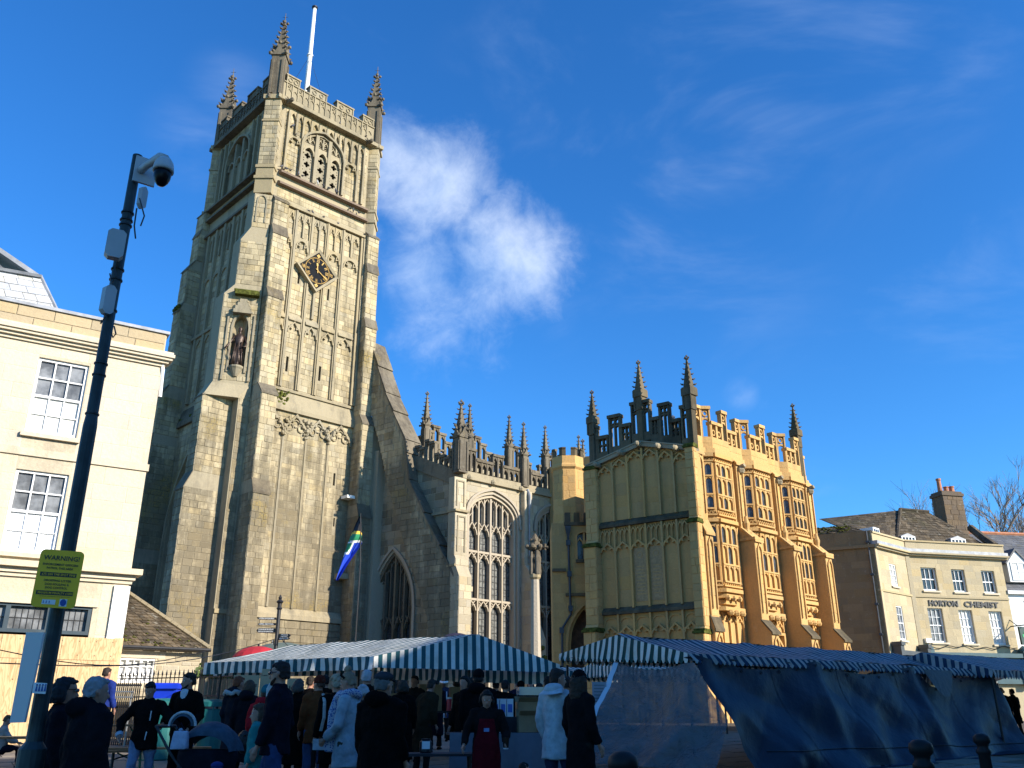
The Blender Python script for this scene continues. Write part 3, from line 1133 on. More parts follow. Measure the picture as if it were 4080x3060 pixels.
for fr, sg in ((A, 1), (B, -1)):         # small blind arcade on the parapet
	m = MB()
	k = 0
	s = .8
	while s < 7.5:
		x = s * sg
		m.box(fr, x - .03, x + .03, 38.85, 39.9, -.02, .05)
		a_, b_ = sorted((x, x + .42 * sg))
		cusped_head(m, fr, a_ + .02, b_ - .02, 39.55, .28, -.02, .04, 'ogee', .04, False)
		if k % 2 == 0:
			m.path(fr, [((a_ + b_) / 2 + .1 * math.cos(t), 39.72 + .1 * math.sin(t)) for t in [j * math.pi / 3 for j in range(7)]], .035, -.02, .04)
		s += .42
		k += 1
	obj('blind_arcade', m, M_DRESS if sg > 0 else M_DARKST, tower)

# corner piers of the belfry and the pinnacles: turned square to the diagonal
pm = MB()
crocketed(pm, 3.3, .86, 2.75, 6)
pm.tube([(0, 0, 6.2), (0, 0, 7.2)], [.05, .015], 4)
pm.tube([(-.18, 0, 6.85), (.18, 0, 6.85)], .018, 4)
pin_mesh = pm.mesh('pinnacle')
pin_mesh.materials.append(M_DARKST)
corners = [A.P(.42, -.55), A.P(8.0, -.5), B.P(-8.0, -.5), A.P(8.0, -8.0)]
for i, c in enumerate(corners):
	m = MB()
	m.wbox(c.x - .54, c.x + .54, c.y - .54, c.y + .54, 31.3, 32.35)
	m.wbox(c.x - .62, c.x + .62, c.y - .62, c.y + .62, 32.3, 32.5)
	m.wbox(c.x - .54, c.x + .54, c.y - .54, c.y + .54, 32.5, 33.1)
	m.wbox(c.x - .60, c.x + .60, c.y - .60, c.y + .60, 33.1, 33.3)
	m.wbox(c.x - .50, c.x + .50, c.y - .50, c.y + .50, 33.3, 38.35)
	m.wbox(c.x - .56, c.x + .56, c.y - .56, c.y + .56, 36.6, 36.72)
	m.wbox(c.x - .62, c.x + .62, c.y - .62, c.y + .62, 38.3, 38.62)
	obj('corner_pier', m, M_TOWERW, tower)
	if i < 3:
		f = Fr((c.x - .5, c.y - .5), 90)
		stones(tower, f, .0, 1.0, 33.4, 36.55, 0, course=(.28, .38), length=(.35, .6), seed=200 + i, mat=M_TOWER, proud=(.01, .03))
		stones(tower, f, .0, 1.0, 36.8, 38.25, 0, course=(.28, .38), length=(.35, .6), seed=210 + i, mat=M_TOWER, proud=(.01, .03))
		g = Fr((c.x + .5, c.y - .5), 0)
		stones(tower, g, .0, .7, 33.4, 38.25, 0, course=(.28, .38), length=(.35, .6), seed=220 + i, mat=M_TOWER, proud=(.01, .03))
	mt = Matrix.Translation((c.x, c.y, 38.6))
	obj('pinnacle', pin_mesh, None, tower, mat4=mt)
# grotesques under the parapet
for s in (.95, 7.15):
	m = MB()
	m.tube([A.P(s, .1, 38.3), A.P(s, .45, 38.32), A.P(s, .62, 38.22)], [.13, .15, .1], 6)
	m.ball(A.P(s, .62, 38.3), .15, 6, 4)
	for k in (-1, 1):
		m.tube([A.P(s, .3, 38.35), A.P(s + k * .25, .42, 38.5)], [.08, .03], 4)
	obj('gargoyle', m, M_DARKST, tower)
m = MB()
m.plan(A, [(.6, -.5), (7.8, -.5), (7.8, -7.8), (.6, -7.8)], 38.4, 38.9)
obj('roof', m, M_DARKST, tower)

# clock
ck = 1.5
cs, cz = 4.12, 27.28
dia = lambda r: [(cs, cz - r), (cs + r, cz), (cs, cz + r), (cs - r, cz)]
m = MB()
m.prism(A, dia(ck - .2), -.1, .16)
clock = obj('clock', m, M_CLOCKBLACK, tower, label='black diamond-shaped clock with gilt Roman numerals in a stone frame')
m = MB()
o, i_ = dia(ck), dia(ck - .22)
for k in range(4):
	k2 = (k + 1) % 4
	P = A.P
	m.hexa([P(*[o[k][0], -.1, o[k][1]]), P(o[k2][0], -.1, o[k2][1]), P(i_[k2][0], -.1, i_[k2][1]), P(i_[k][0], -.1, i_[k][1]),
			P(o[k][0], .26, o[k][1]), P(o[k2][0], .26, o[k2][1]), P(i_[k2][0], .2, i_[k2][1]), P(i_[k][0], .2, i_[k][1])])
obj('clock_frame', m, M_DRESS, clock)
m = MB()
cir = lambda r, k=36: [(cs + r * math.cos(2 * math.pi * j / k), cz + r * math.sin(2 * math.pi * j / k)) for j in range(k + 1)]
m.path(A, cir(.84), .02, .16, .18)
for k in range(60):
	t = 2 * math.pi * k / 60
	m.path(A, [(cs + .85 * math.cos(t), cz + .85 * math.sin(t)), (cs + .90 * math.cos(t), cz + .90 * math.sin(t))], .016, .16, .18)
obj('minute_ring', m, M_GOLD, clock)
for k, tx in enumerate(('XII', 'I', 'II', 'III', 'IIII', 'V', 'VI', 'VII', 'VIII', 'IX', 'X', 'XI')):
	t = math.pi / 2 - 2 * math.pi * k / 12
	s_, z_ = cs + .68 * math.cos(t), cz + .68 * math.sin(t)
	lettering(tx, M_GOLD, clock, face_matrix(A, s_, .165, z_, t - math.pi / 2), .22, .06 * len(tx) + .01, .0, .008, 'numeral')
lettering('18', M_GOLD, clock, face_matrix(A, cs - 1.0, .165, cz), .24, .2, .0, .008, 'numeral')
lettering('70', M_GOLD, clock, face_matrix(A, cs + 1.0, .165, cz), .24, .2, .0, .008, 'numeral')
for nm, tx, z_ in (('ornament', 1, cz + 1.02), ('ornament', 0, cz - 1.02)):
	m = MB()
	for dx, dz in ((.07, 0), (-.07, 0), (0, .07), (0, -.07)):
		m.prism(A, [(cs + dx + .06 * math.cos(j * math.pi / 3), z_ + dz + .06 * math.sin(j * math.pi / 3)) for j in range(6)], .15, .18 + .001 * (dx > 0) + .002 * (dz > 0))
	obj(nm, m, M_GOLD, clock)
for nm, ang, l, w in (('hour_hand', math.pi / 2 + R(8), .50, .09), ('minute_hand', R(-32), .78, .06)):
	m = MB()
	m.path(A, [(cs - .16 * math.cos(ang), cz - .16 * math.sin(ang)), (cs + l * .7 * math.cos(ang), cz + l * .7 * math.sin(ang))], w * .7, .19, .21 if nm[0] == 'h' else .23)
	m.path(A, [(cs + l * .6 * math.cos(ang), cz + l * .6 * math.sin(ang)), (cs + l * .75 * math.cos(ang), cz + l * .75 * math.sin(ang)), (cs + l * math.cos(ang), cz + l * math.sin(ang))], w * 1.3, .2, .22 if nm[0] == 'h' else .24)
	obj(nm, m, M_GOLD, clock)

# moss and ferns where water sits
m = MB()
r = random.Random(5)
for k in range(60):
	p = A.P(r.uniform(1.75, 3.0), r.uniform(.0, .1), 18.2 + r.uniform(-.1, .75))
	m.ball(p, r.uniform(.05, .13), 5, 3)
obj('moss', m, M_MOSS, tower, kind='stuff')
m = MB()
for fr, s0, s1, n0, z in ((B, -7.4, -1.9, .02, 18.25), (B, -8.45, -7.55, 1.45, 19.75), (B, -8.45, -7.55, 1.0, 25.75)):
	for k in range(40):
		m.ball(fr.P(r.uniform(s0, s1), n0 + r.uniform(-.1, .1), z + r.uniform(-.08, .12)), r.uniform(.06, .16), 5, 3)
obj('moss', m, M_MOSS, tower, kind='stuff')
# wall lamp and its bracket on the right-hand buttress
m = MB()
m.box(A, 7.05, 7.75, 13.25, 13.42, .1, .75)
obj('floodlight', m, M_WHITEPAINT, tower)
m = MB()
m.box(A, 7.0, 7.7, 8.6, 8.9, .0, .6)
obj('corbel', m, M_DRESS, tower)

# the flag pole on the tower
fp = at(1222, 350, 51.5)
pole_top = at(1252, 35, 51.5)
t = thing('flagpole', 'bare white flagpole rising behind the battlements on top of the church tower', 'flagpole', (fp.x, fp.y, 38.9))
m = MB()
m.lathe((fp.x, fp.y, 0), [(.20, 38.9), (.19, 43), (.16, 47.0), (.13, pole_top.z)], 12)
obj('pole', m, M_WHITEPAINT, t, smooth=True)
m = MB()
m.lathe((fp.x, fp.y, 0), [(.12, pole_top.z - .02), (.22, pole_top.z + .05), (.22, pole_top.z + .16), (.1, pole_top.z + .24)], 10)
obj('cap', m, M_IRON, t)
m = MB()
for zz in (42.6, 46.4):
	m.lathe((fp.x, fp.y, 0), [(.23, zz), (.23, zz + .1)], 10)
obj('collar', m, M_WHITEPAINT, t)
for dx, dy in ((2.4, -1.2), (-2.6, -1.0), (.3, -2.2)):
	m = MB()
	m.tube([(fp.x, fp.y, 46.4), (fp.x + dx, fp.y + dy, 38.9)], .012, 4)
	obj('guy_wire', m, M_IRON, t)

# statue in the niche
sp = D.P(1.14, -.08, 19.75)
st = thing('statue', 'dark bronze standing figure in the niche of the tower corner above its corbel', 'statue', sp)
m = MB()
rings = []
for z, rx, ry in ((0, .30, .24), (.25, .27, .21), (.8, .24, .19), (1.15, .27, .2), (1.45, .22, .17), (1.75, .30, .19), (1.95, .26, .16), (2.05, .1, .1), (2.12, .08, .08), (2.2, .11, .12), (2.34, .13, .14), (2.46, .1, .11), (2.52, .03, .03)):
	rings.append([sp + D.u * (rx * math.cos(a)) + D.n * (ry * math.sin(a)) + Vector((0, 0, z)) for a in [2 * math.pi * j / 10 for j in range(10)]])
m.rings(rings)
U = lambda a, n, z: sp + D.u * a + D.n * n + Vector((0, 0, z))
m.tube([U(-.26, 0, 1.9), U(-.45, .08, 1.5), U(-.62, .2, 1.15), U(-.72, .25, 1.02)], [.09, .075, .06, .05], 6)
m.tube([U(.26, 0, 1.9), U(.42, .1, 1.5), U(.38, .28, 1.2), U(.2, .34, 1.15)], [.09, .075, .06, .05], 6)
for k in range(7):
	a = k * .9
	m.tube([U(.2 * math.cos(a), .2, 1.2 + .05 * k), U(.24 * math.cos(a + .4), .18, .6), U(.28 * math.cos(a + .2), .16, .05)], [.03, .045, .05], 5)
body_ = obj('figure', m, M_BRONZE, st, smooth=True)
m = MB()
m.tube([U(-.72, .26, 1.02), U(-.5, .3, .9), U(-.35, .28, .4)], .025, 5)
obj('staff', m, M_BRONZE, st)
m = MB()
m.lathe(sp, [(.38, -.02), (.38, .04)], 10)
obj('base', m, M_BRONZE, st)
# ---------------------------------------------------------------- flying buttress, south aisle, nave parapet, stair turret
M_AISLE = stone_mat('aisle_stone', (0.43, 0.365, 0.255), dark=(0.15, 0.125, 0.09), pale=(0.6, 0.53, 0.4), stain=0.45, stain_lo=0.52, tonevar=0.2, lich=0.2)
M_AISLEW = stone_mat('aisle_mortar', (0.41, 0.345, 0.24), tonevar=0.05, stain=0.4, lich=0.1, palev=0.1)
M_PALETR = stone_mat('pale_tracery', (0.43, 0.36, 0.265), dark=(0.2, 0.16, 0.11), stain=0.3, lich=0.0, tonevar=0.06)
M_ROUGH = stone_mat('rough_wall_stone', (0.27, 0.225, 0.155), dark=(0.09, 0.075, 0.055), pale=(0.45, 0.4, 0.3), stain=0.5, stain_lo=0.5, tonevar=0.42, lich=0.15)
M_WGLASS = principled('church_glass', (0.11, 0.11, 0.10), 0.55, 0.0, 0.4, bump=(9, 0.7, 0.03), var=0.55, vscale=7)
M_LEADBAR = principled('lead_bar', (0.035, 0.036, 0.038), 0.6)

# flying buttress: in a plane square to the tower's south face
FO = A.P(8.35, .75)
FB = Fr((FO.x, FO.y), 128)
t = thing('flying_buttress', 'massive sloping flying buttress leaning down from the tower to the ground beside the aisle', 'buttress', (FB.P(6.8).x, FB.P(6.8).y, 0))
up = [(-.45, 23.7), (1.18, 19.8), (3.07, 16.42), (3.53, 13.98), (5.2, 11.15), (7.24, 8.0)]
lo = [(6.3, 0.0), (5.3, 6.2), (4.2, 8.7), (3.5, 10.0), (2.6, 12.2), (1.8, 14.0), (.8, 16.9), (.1, 18.5), (-.45, 19.5)]
prof = up + [(7.2, 7.6), (7.2, 0)] + lo
TH = 1.2
m = MB()
m.prism(FB, [(a, b) for a, b in prof][::-1], -TH, 0)
obj('wall', m, M_TOWER, t)
hi_fn = lambda x: next((z0 + (z1 - z0) * (x - x0) / (x1 - x0) for (x0, z0), (x1, z1) in zip(up, up[1:]) if x0 <= x <= x1), 0)


def lo_hole(za, zb):
	"""part of a course that lies under the arch"""
	xs_ = []
	for z in (za, zb):
		for (x0, z0), (x1, z1) in zip(lo, lo[1:]):
			if min(z0, z1) <= z <= max(z0, z1):
				xs_.append(x0 + (x1 - x0) * (z - z0) / (z1 - z0) if z1 != z0 else x0)
	if not xs_:
		return None if za > 19.5 else (-1, 6.3)
	return (-1, sum(xs_) / len(xs_) + .02)


stones(t, FB, -.4, 7.2, .2, 23.5, 0, holes=[lo_hole], course=(.3, .42), length=(.45, .9), seed=300, mat=M_TOWER, top=hi_fn, proud=(.012, .03))
fe = Fr((FB.P(7.2).x, FB.P(7.2).y), 38)
stones(t, fe, .02, TH - .02, .2, 7.5, 0, course=(.3, .42), length=(.4, .8), seed=301, mat=M_AISLE, proud=(.012, .03))
for i, ((x0, z0), (x1, z1)) in enumerate(zip(up, up[1:])):
	d = Vector((x1 - x0, z1 - z0))
	L = d.length
	k = max(1, round(L / .75))
	d.normalize()
	q = Vector((-d.y, d.x))
	if q.y < 0:
		q = -q
	for j in range(k):
		a = Vector((x0, z0)) + d * (L * j / k)
		b = Vector((x0, z0)) + d * (L * (j + 1) / k - .015)
		h = .05 + .03 * ((j * 7 + i) % 3)
		m = MB()
		P = FB.P
		c, e = b + q * (h + .02), a + q * h
		m.hexa([P(a.x, -TH - .05, a.y), P(b.x, -TH - .05, b.y), P(b.x, .05, b.y), P(a.x, .05, a.y),
				P(e.x, -TH - .05, e.y), P(c.x, -TH - .05, c.y), P(c.x, .05, c.y), P(e.x, .05, e.y)], rnd.random())
		obj('coping_stone', m, M_DARKST, t)
m = MB()
m.box(FB, 7.05, 7.38, 7.5, 7.75, -TH - .08, .08)
obj('coping_end', m, M_AISLE, t)

# ---- south aisle
CA = at(1838, 2200, 47.5)
AF = Fr((CA.x, CA.y), 48)
AW = Fr((CA.x, CA.y), 128)
aisle = thing('church_aisle', 'pale stone church aisle with a great traceried window under a pierced battlement beside the tower', 'church', (AF.P(4, -3).x, AF.P(4, -3).y, 0))
LA = 13.0
w1 = [(.5, 2.5)] + arch(.42, 4.05, 11.75, 1.32, 'four', 18) + [(4.05, 2.5)]
w1[0] = (.42, 2.5)
w2 = [(5.6, 2.5)] + arch(5.6, 9.2, 11.75, 1.32, 'four', 18) + [(9.2, 2.5)]
w3 = [(10.4, 2.5)] + arch(10.4, 12.6, 11.75, 1.0, 'four', 12) + [(12.6, 2.5)]
ww = arch(-6.75, -3.55, 6.9, 3.2, 'two', 18)
m = MB()
m.wall(AF, [(0, 0), (LA, 0), (LA, 13.9), (0, 13.9)], [w1, w2, w3], 0, .55)
# lean-to west wall, rising towards the tower
wt = lambda x: 13.5 + min(-x * .5, 2.6, (9.2 + x) * .62 + .1)
m.wall(AW, [(-9.2, 0), (0, 0), (0, 13.5), (-5.2, 16.1), (-9.2, 13.6)], [[(-6.75, 0.6)] + ww + [(-3.55, 0.6)]], 0, .5)
m.plan(AF, [(0.02, -.8), (LA, -.8), (LA, -9), (0.6, -9)], 0, 13.5)
obj('wall', m, M_AISLEW, aisle)
m = MB()
m.wall(AF, w1, [], -.62)
m.wall(AF, w2, [], -.62)
m.wall(AF, w3, [], -.62)
m.wall(AW, [(-6.75, 0.6)] + ww + [(-3.55, 0.6)], [], -.58)
obj('opening', m, M_VOID, aisle)
hA = [arch_hole(.2, 4.28, 2, 11.75, 1.6, 'four'), arch_hole(5.4, 9.4, 2, 11.75, 1.6, 'four'), arch_hole(10.2, 12.8, 2, 11.75, 1.3, 'four')]
stones(aisle, AF, .05, LA, .3, 13.65, 0, holes=hA, course=(.34, .5), length=(.5, 1.0), seed=310, mat=M_AISLE, proud=(.008, .02), gap=.012)
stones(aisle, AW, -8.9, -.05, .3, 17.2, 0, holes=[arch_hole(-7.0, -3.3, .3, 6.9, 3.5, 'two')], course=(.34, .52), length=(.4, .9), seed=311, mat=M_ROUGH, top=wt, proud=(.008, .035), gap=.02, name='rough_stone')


def big_window(fr, s0, s1, zb, zs, rise, nl, transoms, parent, seed=0, kind='four', n=0.0, trmat=None, deep=-.5, gl=None):
	trmat = trmat or M_PALETR
	w = (s1 - s0) / nl
	hw, mid = (s1 - s0) / 2, (s0 + s1) / 2
	top = lambda x: zs + arch_h(abs(x - mid) / hw, hw, rise, kind)
	fmo = MB()
	fmo.path(fr, [(s0 + .05, zb)] + arch(s0 + .05, s1 - .05, zs, rise - .05, kind, 18) + [(s1 - .05, zb)], .14, n + deep + .05, n - .08)
	frame = obj('window', fmo, trmat, parent)
	for i in range(1, nl):
		x = s0 + w * i
		mm = MB()
		wd = .045 if i % 2 else .065
		mm.box(fr, x - wd, x + wd, zb, top(x), n + deep + .05, n - .18)
		obj('mullion', mm, trmat, frame)
	levels = list(transoms) + [zs - .35]
	heads = MB()
	for zt in levels:
		if zt in transoms:
			heads.box(fr, s0, s1, zt - .03, zt + .09, n + deep + .08, n - .2)
		for i in range(nl):
			a, b = s0 + w * i + .08, s0 + w * (i + 1) - .08
			h = .55 if zt in transoms else .72
			pts = arch(a, b, zt - h, h * .95, 'ogee', 8)
			heads.path(fr, pts, .06, n + deep + .08, n - .22)
			c = (a + b) / 2
			for k in (-1, 1):
				heads.path(fr, [(c + k * (b - a) * .42, zt - h * .42), (c + k * (b - a) * .20, zt - h * .50), (c + k * (b - a) * .12, zt - h * .18)], .05, n + deep + .08, n - .25)
				heads.path(fr, [(c + k * (b - a) * .46, zt - .02), (c + k * (b - a) * .25, zt - h * .30)], .05, n + deep + .08, n - .25)
	# small lights above the springing
	z0 = zs - .35
	for i in range(nl * 2 + 1):
		x = s0 + w * i / 2
		if s0 + .2 < x < s1 - .2:
			heads.box(fr, x - .035, x + .035, z0 - .05, top(x) - .05, n + deep + .1, n - .22)
	for i in range(nl * 2):
		a, b = s0 + w * i / 2 + .03, s0 + w * (i + 1) / 2 - .03
		tz = min(top(a), top(b)) - .08
		if tz - z0 > .5:
			heads.path(fr, arch(a, b, tz - .36, .34, 'ogee', 6), .05, n + deep + .1, n - .24)
		elif tz - z0 > .15:
			heads.path(fr, [(a, z0), (b, tz)], .05, n + deep + .1, n - .24)
	obj('tracery_head', heads, trmat, frame)
	bands = [zb] + list(transoms) + [None]
	for i in range(nl):
		a, b = s0 + w * i + .07, s0 + w * (i + 1) - .07
		for z0_, z1_ in zip(bands, bands[1:]):
			mm = MB()
			if z1_ is None:
				pts = [(a, z0_ + .05)] + [(x, top(x) - .03) for x in (a, (3 * a + b) / 4, (a + b) / 2, (a + 3 * b) / 4, b)] + [(b, z0_ + .05)]
			else:
				pts = [(a, z0_ + .05), (a, z1_), (b, z1_), (b, z0_ + .05)]
			mm.prism(fr, pts[::-1], n + deep - .02, n + deep + .02, rnd.random())
			obj('pane', mm, gl or M_WGLASS, frame)
	mm = MB()
	for i in range(nl):
		a, b = s0 + w * i + .08, s0 + w * (i + 1) - .08
		for q in (1, 2):
			x = a + (b - a) * q / 3
			mm.box(fr, x - .012, x + .012, zb, zs - .2, n + deep + .02, n + deep + .05)
		z = zb + .3
		while z < zs - .2:
			mm.box(fr, a, b, z - .013, z + .013, n + deep + .02, n + deep + .055)
			z += .34
	obj('lead_lattice', mm, M_LEADBAR, frame, kind='stuff')
	return frame


big_window(AF, .47, 4.0, 2.5, 11.75, 1.28, 4, [7.15, 9.72], aisle)
big_window(AF, 5.65, 9.15, 2.5, 11.75, 1.28, 4, [7.15, 9.72], aisle)
big_window(AF, 10.45, 12.55, 2.5, 11.75, .95, 2, [7.15, 9.72], aisle)
big_window(AW, -6.7, -3.6, .6, 6.9, 3.15, 4, [], aisle, kind='two', trmat=M_DARKST, gl=M_LEADGLASS)  # darker stone and glass carry this wall's shade in their colour
m = MB()
m.path(AF, [(.18, 11.3), (.28, 11.6)] + arch(.25, 4.22, 11.8, 1.55, 'four', 18) + [(4.19, 11.6), (4.29, 11.3)], .13, -.02, .13)
m.path(AF, [(.36, 2.5)] + arch(.36, 4.11, 11.75, 1.38, 'four', 18) + [(4.11, 2.5)], .1, -.3, .05)
m.path(AF, [(5.4, 11.4)] + arch(5.4, 9.4, 11.8, 1.55, 'four', 18) + [(9.4, 11.4)], .13, -.02, .13)
m.path(AW, [(-6.98, 1.0)] + arch(-6.98, -3.32, 6.9, 3.45, 'two', 18) + [(-3.32, 1.0)], .14, -.02, .13)
obj('hood_mould', m, M_PALETR, aisle)
m = MB()
for x in (.32, 2.06, 4.2):
	m.ball(AF.P(x, .2, 13.72), .17, 6, 4)
obj('carved_boss', m, M_DRESS, aisle)
# corner and mid buttresses
for s0, s1, st in ((-.72, .12, [(0, 8.15, .75), (8.75, 9.1, .42), (9.3, 11.55, .30), (11.75, 13.6, .18)]), (4.35, 4.95, [(0, 5.2, 1.35), (6.0, 8.6, .95), (9.3, 13.6, .35)]), (9.5, 10.1, [(0, 5.2, 1.3), (6.0, 8.6, .95), (9.3, 13.6, .35)])):
	m = MB()
	lv = []
	for z0, z1, n in st:
		lv += [(z0, rect(s0, s1, -.3, n)), (z1, rect(s0, s1, -.3, n))]
	m.stack(AF, lv)
	obj('buttress', m, M_AISLEW, aisle)
	for i, (z0, z1, n) in enumerate(st):
		stones(aisle, AF, s0 + .01, s1 - .01, max(z0, .2), z1, n, course=(.34, .5), length=(.4, .8), seed=320 + i, mat=M_AISLE, proud=(.008, .02), gap=.012)
		f2 = Fr((AF.P(s0, 0).x, AF.P(s0, 0).y), 138)
		stones(aisle, f2, .02, n - .02, max(z0, .2), z1, 0, course=(.34, .5), length=(.4, .8), seed=330 + i, mat=M_AISLE, proud=(.008, .02), gap=.012)
for zz in (8.7, 11.65):
	m = MB()
	m.box(AF, -.78, .2, zz, zz + .12, -.3, .42)
	obj('string_course', m, M_DRESS, aisle)
m = MB()
m.path(AF, [(-.55, 9.5), (-.55, 11.4), (-.05, 11.4), (-.05, 9.5)], .08, .28, .36)
m.path(AF, [(-.55, 12.0), (-.55, 13.4), (-.05, 13.4), (-.05, 12.0)], .08, .16, .24)
obj('blind_panel', m, M_DRESS, aisle)
m = MB()
m.box(AW, -4.2, .1, 11.8, 11.95, -.05, .14)
obj('string_course', m, M_DRESS, aisle)
# cornice and pierced battlement
m = MB()
m.box(AF, -.15, LA, 13.62, 13.82, -.4, .2)
m.box(AF, -.1, LA, 13.82, 14.1, -.35, .06)
obj('cornice', m, M_DRESS, aisle)


def pierced(fr, s0, s1, zb, hi, lo_, pitch, parent, mat, slope=0.0, n0=-.24, n1=.0, phase=0, mer=2, cren=3):
	"""pierced battlement of arched lights: tall merlons of `mer` lights, low stretches of `cren` lights"""
	s, k = s0, phase
	per = mer + cren
	while s < s1 - .05:
		kk = k % per
		tall = kk < mer
		b = min(s + pitch, s1)
		zt = zb + (hi if tall else lo_)
		dz = slope * ((s + b) / 2 - s0)
		mm = MB()
		base = zb + dz
		mm.box(fr, s, s + pitch * .14, base, zt + dz, n0, n1)
		mm.box(fr, b - pitch * .14, b, base, zt + dz, n0, n1)
		spandrel(mm, fr, s + pitch * .12, b - pitch * .12, zt + dz - .42, zt + dz, .3, 'ogee', n0 + .03, n1 - .03, 6)
		mm.box(fr, s, b, zt + dz - .05, zt + dz + .1, n0 - .05, n1 + .05)
		mm.box(fr, s, b, base - .02, base + .08, n0, n1)
		obj('battlement_light', mm, mat, parent)
		s = b
		k += 1


pierced(AF, .15, 4.3, 14.05, 1.35, .8, .41, aisle, M_DARKST)
pierced(AF, 4.85, LA, 14.05, 1.35, .8, .41, aisle, M_DARKST, phase=1)
pierced(AW, -4.6, -.2, 15.87, 1.3, .7, .40, aisle, M_DARKST, slope=-.46, phase=1)
m = MB()
m.hexa([AW.P(-5.3, -.3, 15.5), AW.P(0, -.3, 13.1), AW.P(0, .12, 13.1), AW.P(-5.3, .12, 15.5), AW.P(-5.3, -.3, 16.35), AW.P(0, -.3, 13.95), AW.P(0, .04, 13.95), AW.P(-5.3, .04, 16.35)])
m.hexa([AW.P(-9.2, -.3, 13.5), AW.P(-5.2, -.3, 16.0), AW.P(-5.2, .16, 16.0), AW.P(-9.2, .16, 13.5), AW.P(-9.2, -.3, 13.75), AW.P(-5.2, -.3, 16.25), AW.P(-5.2, .12, 16.25), AW.P(-9.2, .12, 13.75)])
obj('cornice', m, M_DARKST, aisle)
pmA = MB()
crocketed(pmA, 2.0, .62, 1.95, 6)
pinA = pmA.mesh('pinnacle')
pinA.materials.append(M_DARKST)
pmB = MB()
crocketed(pmB, 1.9, .42, 1.9, 7)
pinB = pmB.mesh('pinnacle')
pinB.materials.append(M_DARKST)
obj('pinnacle', pinA, None, aisle, mat4=Matrix.Translation(AF.P(-.22, .0, 13.9)) @ Matrix.Rotation(R(-48), 4, 'Z'))
for s, sc in ((4.62, 1.0), (9.8, 1.0)):
	obj('pinnacle', pinB, None, aisle, mat4=Matrix.Translation(AF.P(s, .0, 13.9)) @ Matrix.Rotation(R(-48), 4, 'Z'))
m = MB()
m.tube([AF.P(4.62, .3, 13.7), AF.P(4.62, .5, 13.3), AF.P(4.66, .45, 12.6)], .09, 6)
m.tube([AF.P(4.62, .45, 12.6), AF.P(4.62, .45, 9.4)], .055, 6)
obj('downpipe', m, principled('lead_grey', (0.26, 0.27, 0.28), 0.55, 0.2, var=0.25), aisle)
m = MB()
r = random.Random(9)
for k in range(70):
	m.ball(AF.P(4.55 + r.uniform(-.3, .3), 1.2 + r.uniform(-.3, .25), r.uniform(.2, 4.8)), r.uniform(.05, .16), 5, 3)
obj('ivy', m, M_MOSS, aisle, kind='stuff')
m = MB()
m.add([AW.P(-5.2, -.2, 15.9), AW.P(0, -.2, 13.5), AF.P(LA, -.3, 13.5), AF.P(LA, -6, 15.9)], [(0, 1, 2, 3)])
obj('roof', m, M_DARKST, aisle)

# ---- nave clerestory behind, with its stepped pierced parapet
NO = at(1838, 2200, 55)
NF = Fr((NO.x, NO.y), 48)
nave = thing('church_nave', 'high nave wall with stepped openwork parapet and slender pinnacles above the aisle roof', 'church', (NF.P(4, -4).x, NF.P(4, -4).y, 0))
m = MB()
m.box(NF, -6.3, 16, 0, 16.3, -7, -.3)
obj('wall', m, M_AISLE, nave)
stones(nave, NF, -4.9, 16, 13.5, 16.2, -.3, course=(.4, .5), length=(.6, 1.1), seed=340, mat=M_AISLE)
m = MB()
m.box(NF, -5.0, 16, 16.2, 16.45, -.7, .1)
obj('cornice', m, M_DRESS, nave)
pitch = .49
s = -6.6
k = 0
steps_ = [2.25, 1.85, 1.35, .85, .85, 1.35, 1.85]
off = (.6 + 6.6) % (pitch * 7)
s = -6.6 + off - pitch * 7 + pitch * 1.1
while s < 15.5:
	if s < -4.6:
		s += pitch
		k += 1
		continue
	h = steps_[k % 7]
	m = MB()
	zb = 16.42
	m.box(NF, s, s + .09, zb, zb + h, -.45, -.2)
	m.box(NF, s + pitch - .09, s + pitch, zb, zb + h, -.45, -.2)
	spandrel(m, NF, s + .08, s + pitch - .08, zb + h - .42, zb + h, .3, 'ogee', -.42, -.23, 6)
	m.box(NF, s - .05, s + pitch + .05, zb + h - .06, zb + h + .1, -.5, -.15)
	if h > 1.5:
		m.box(NF, s, s + pitch, zb + .75, zb + .85, -.45, -.2)
	obj('battlement_light', m, M_DARKST, nave)
	s += pitch
	k += 1
for sx in (-2.98, .56, 4.08, 7.55, 11.0):
	obj('pinnacle', pinB, None, nave, mat4=Matrix.Translation(NF.P(sx, -.1, 16.4)) @ Matrix.Rotation(R(-48), 4, 'Z') @ Matrix.Diagonal((1.05, 1.05, 1.1, 1)))
m = MB()
m.path(NF, [(-5.2, 13.6)] + arch(-5.2, -3.3, 14.6, 1.1, 'two', 10) + [(-3.3, 13.6)], .14, -.32, -.1)
obj('hood_mould', m, M_PALETR, nave)

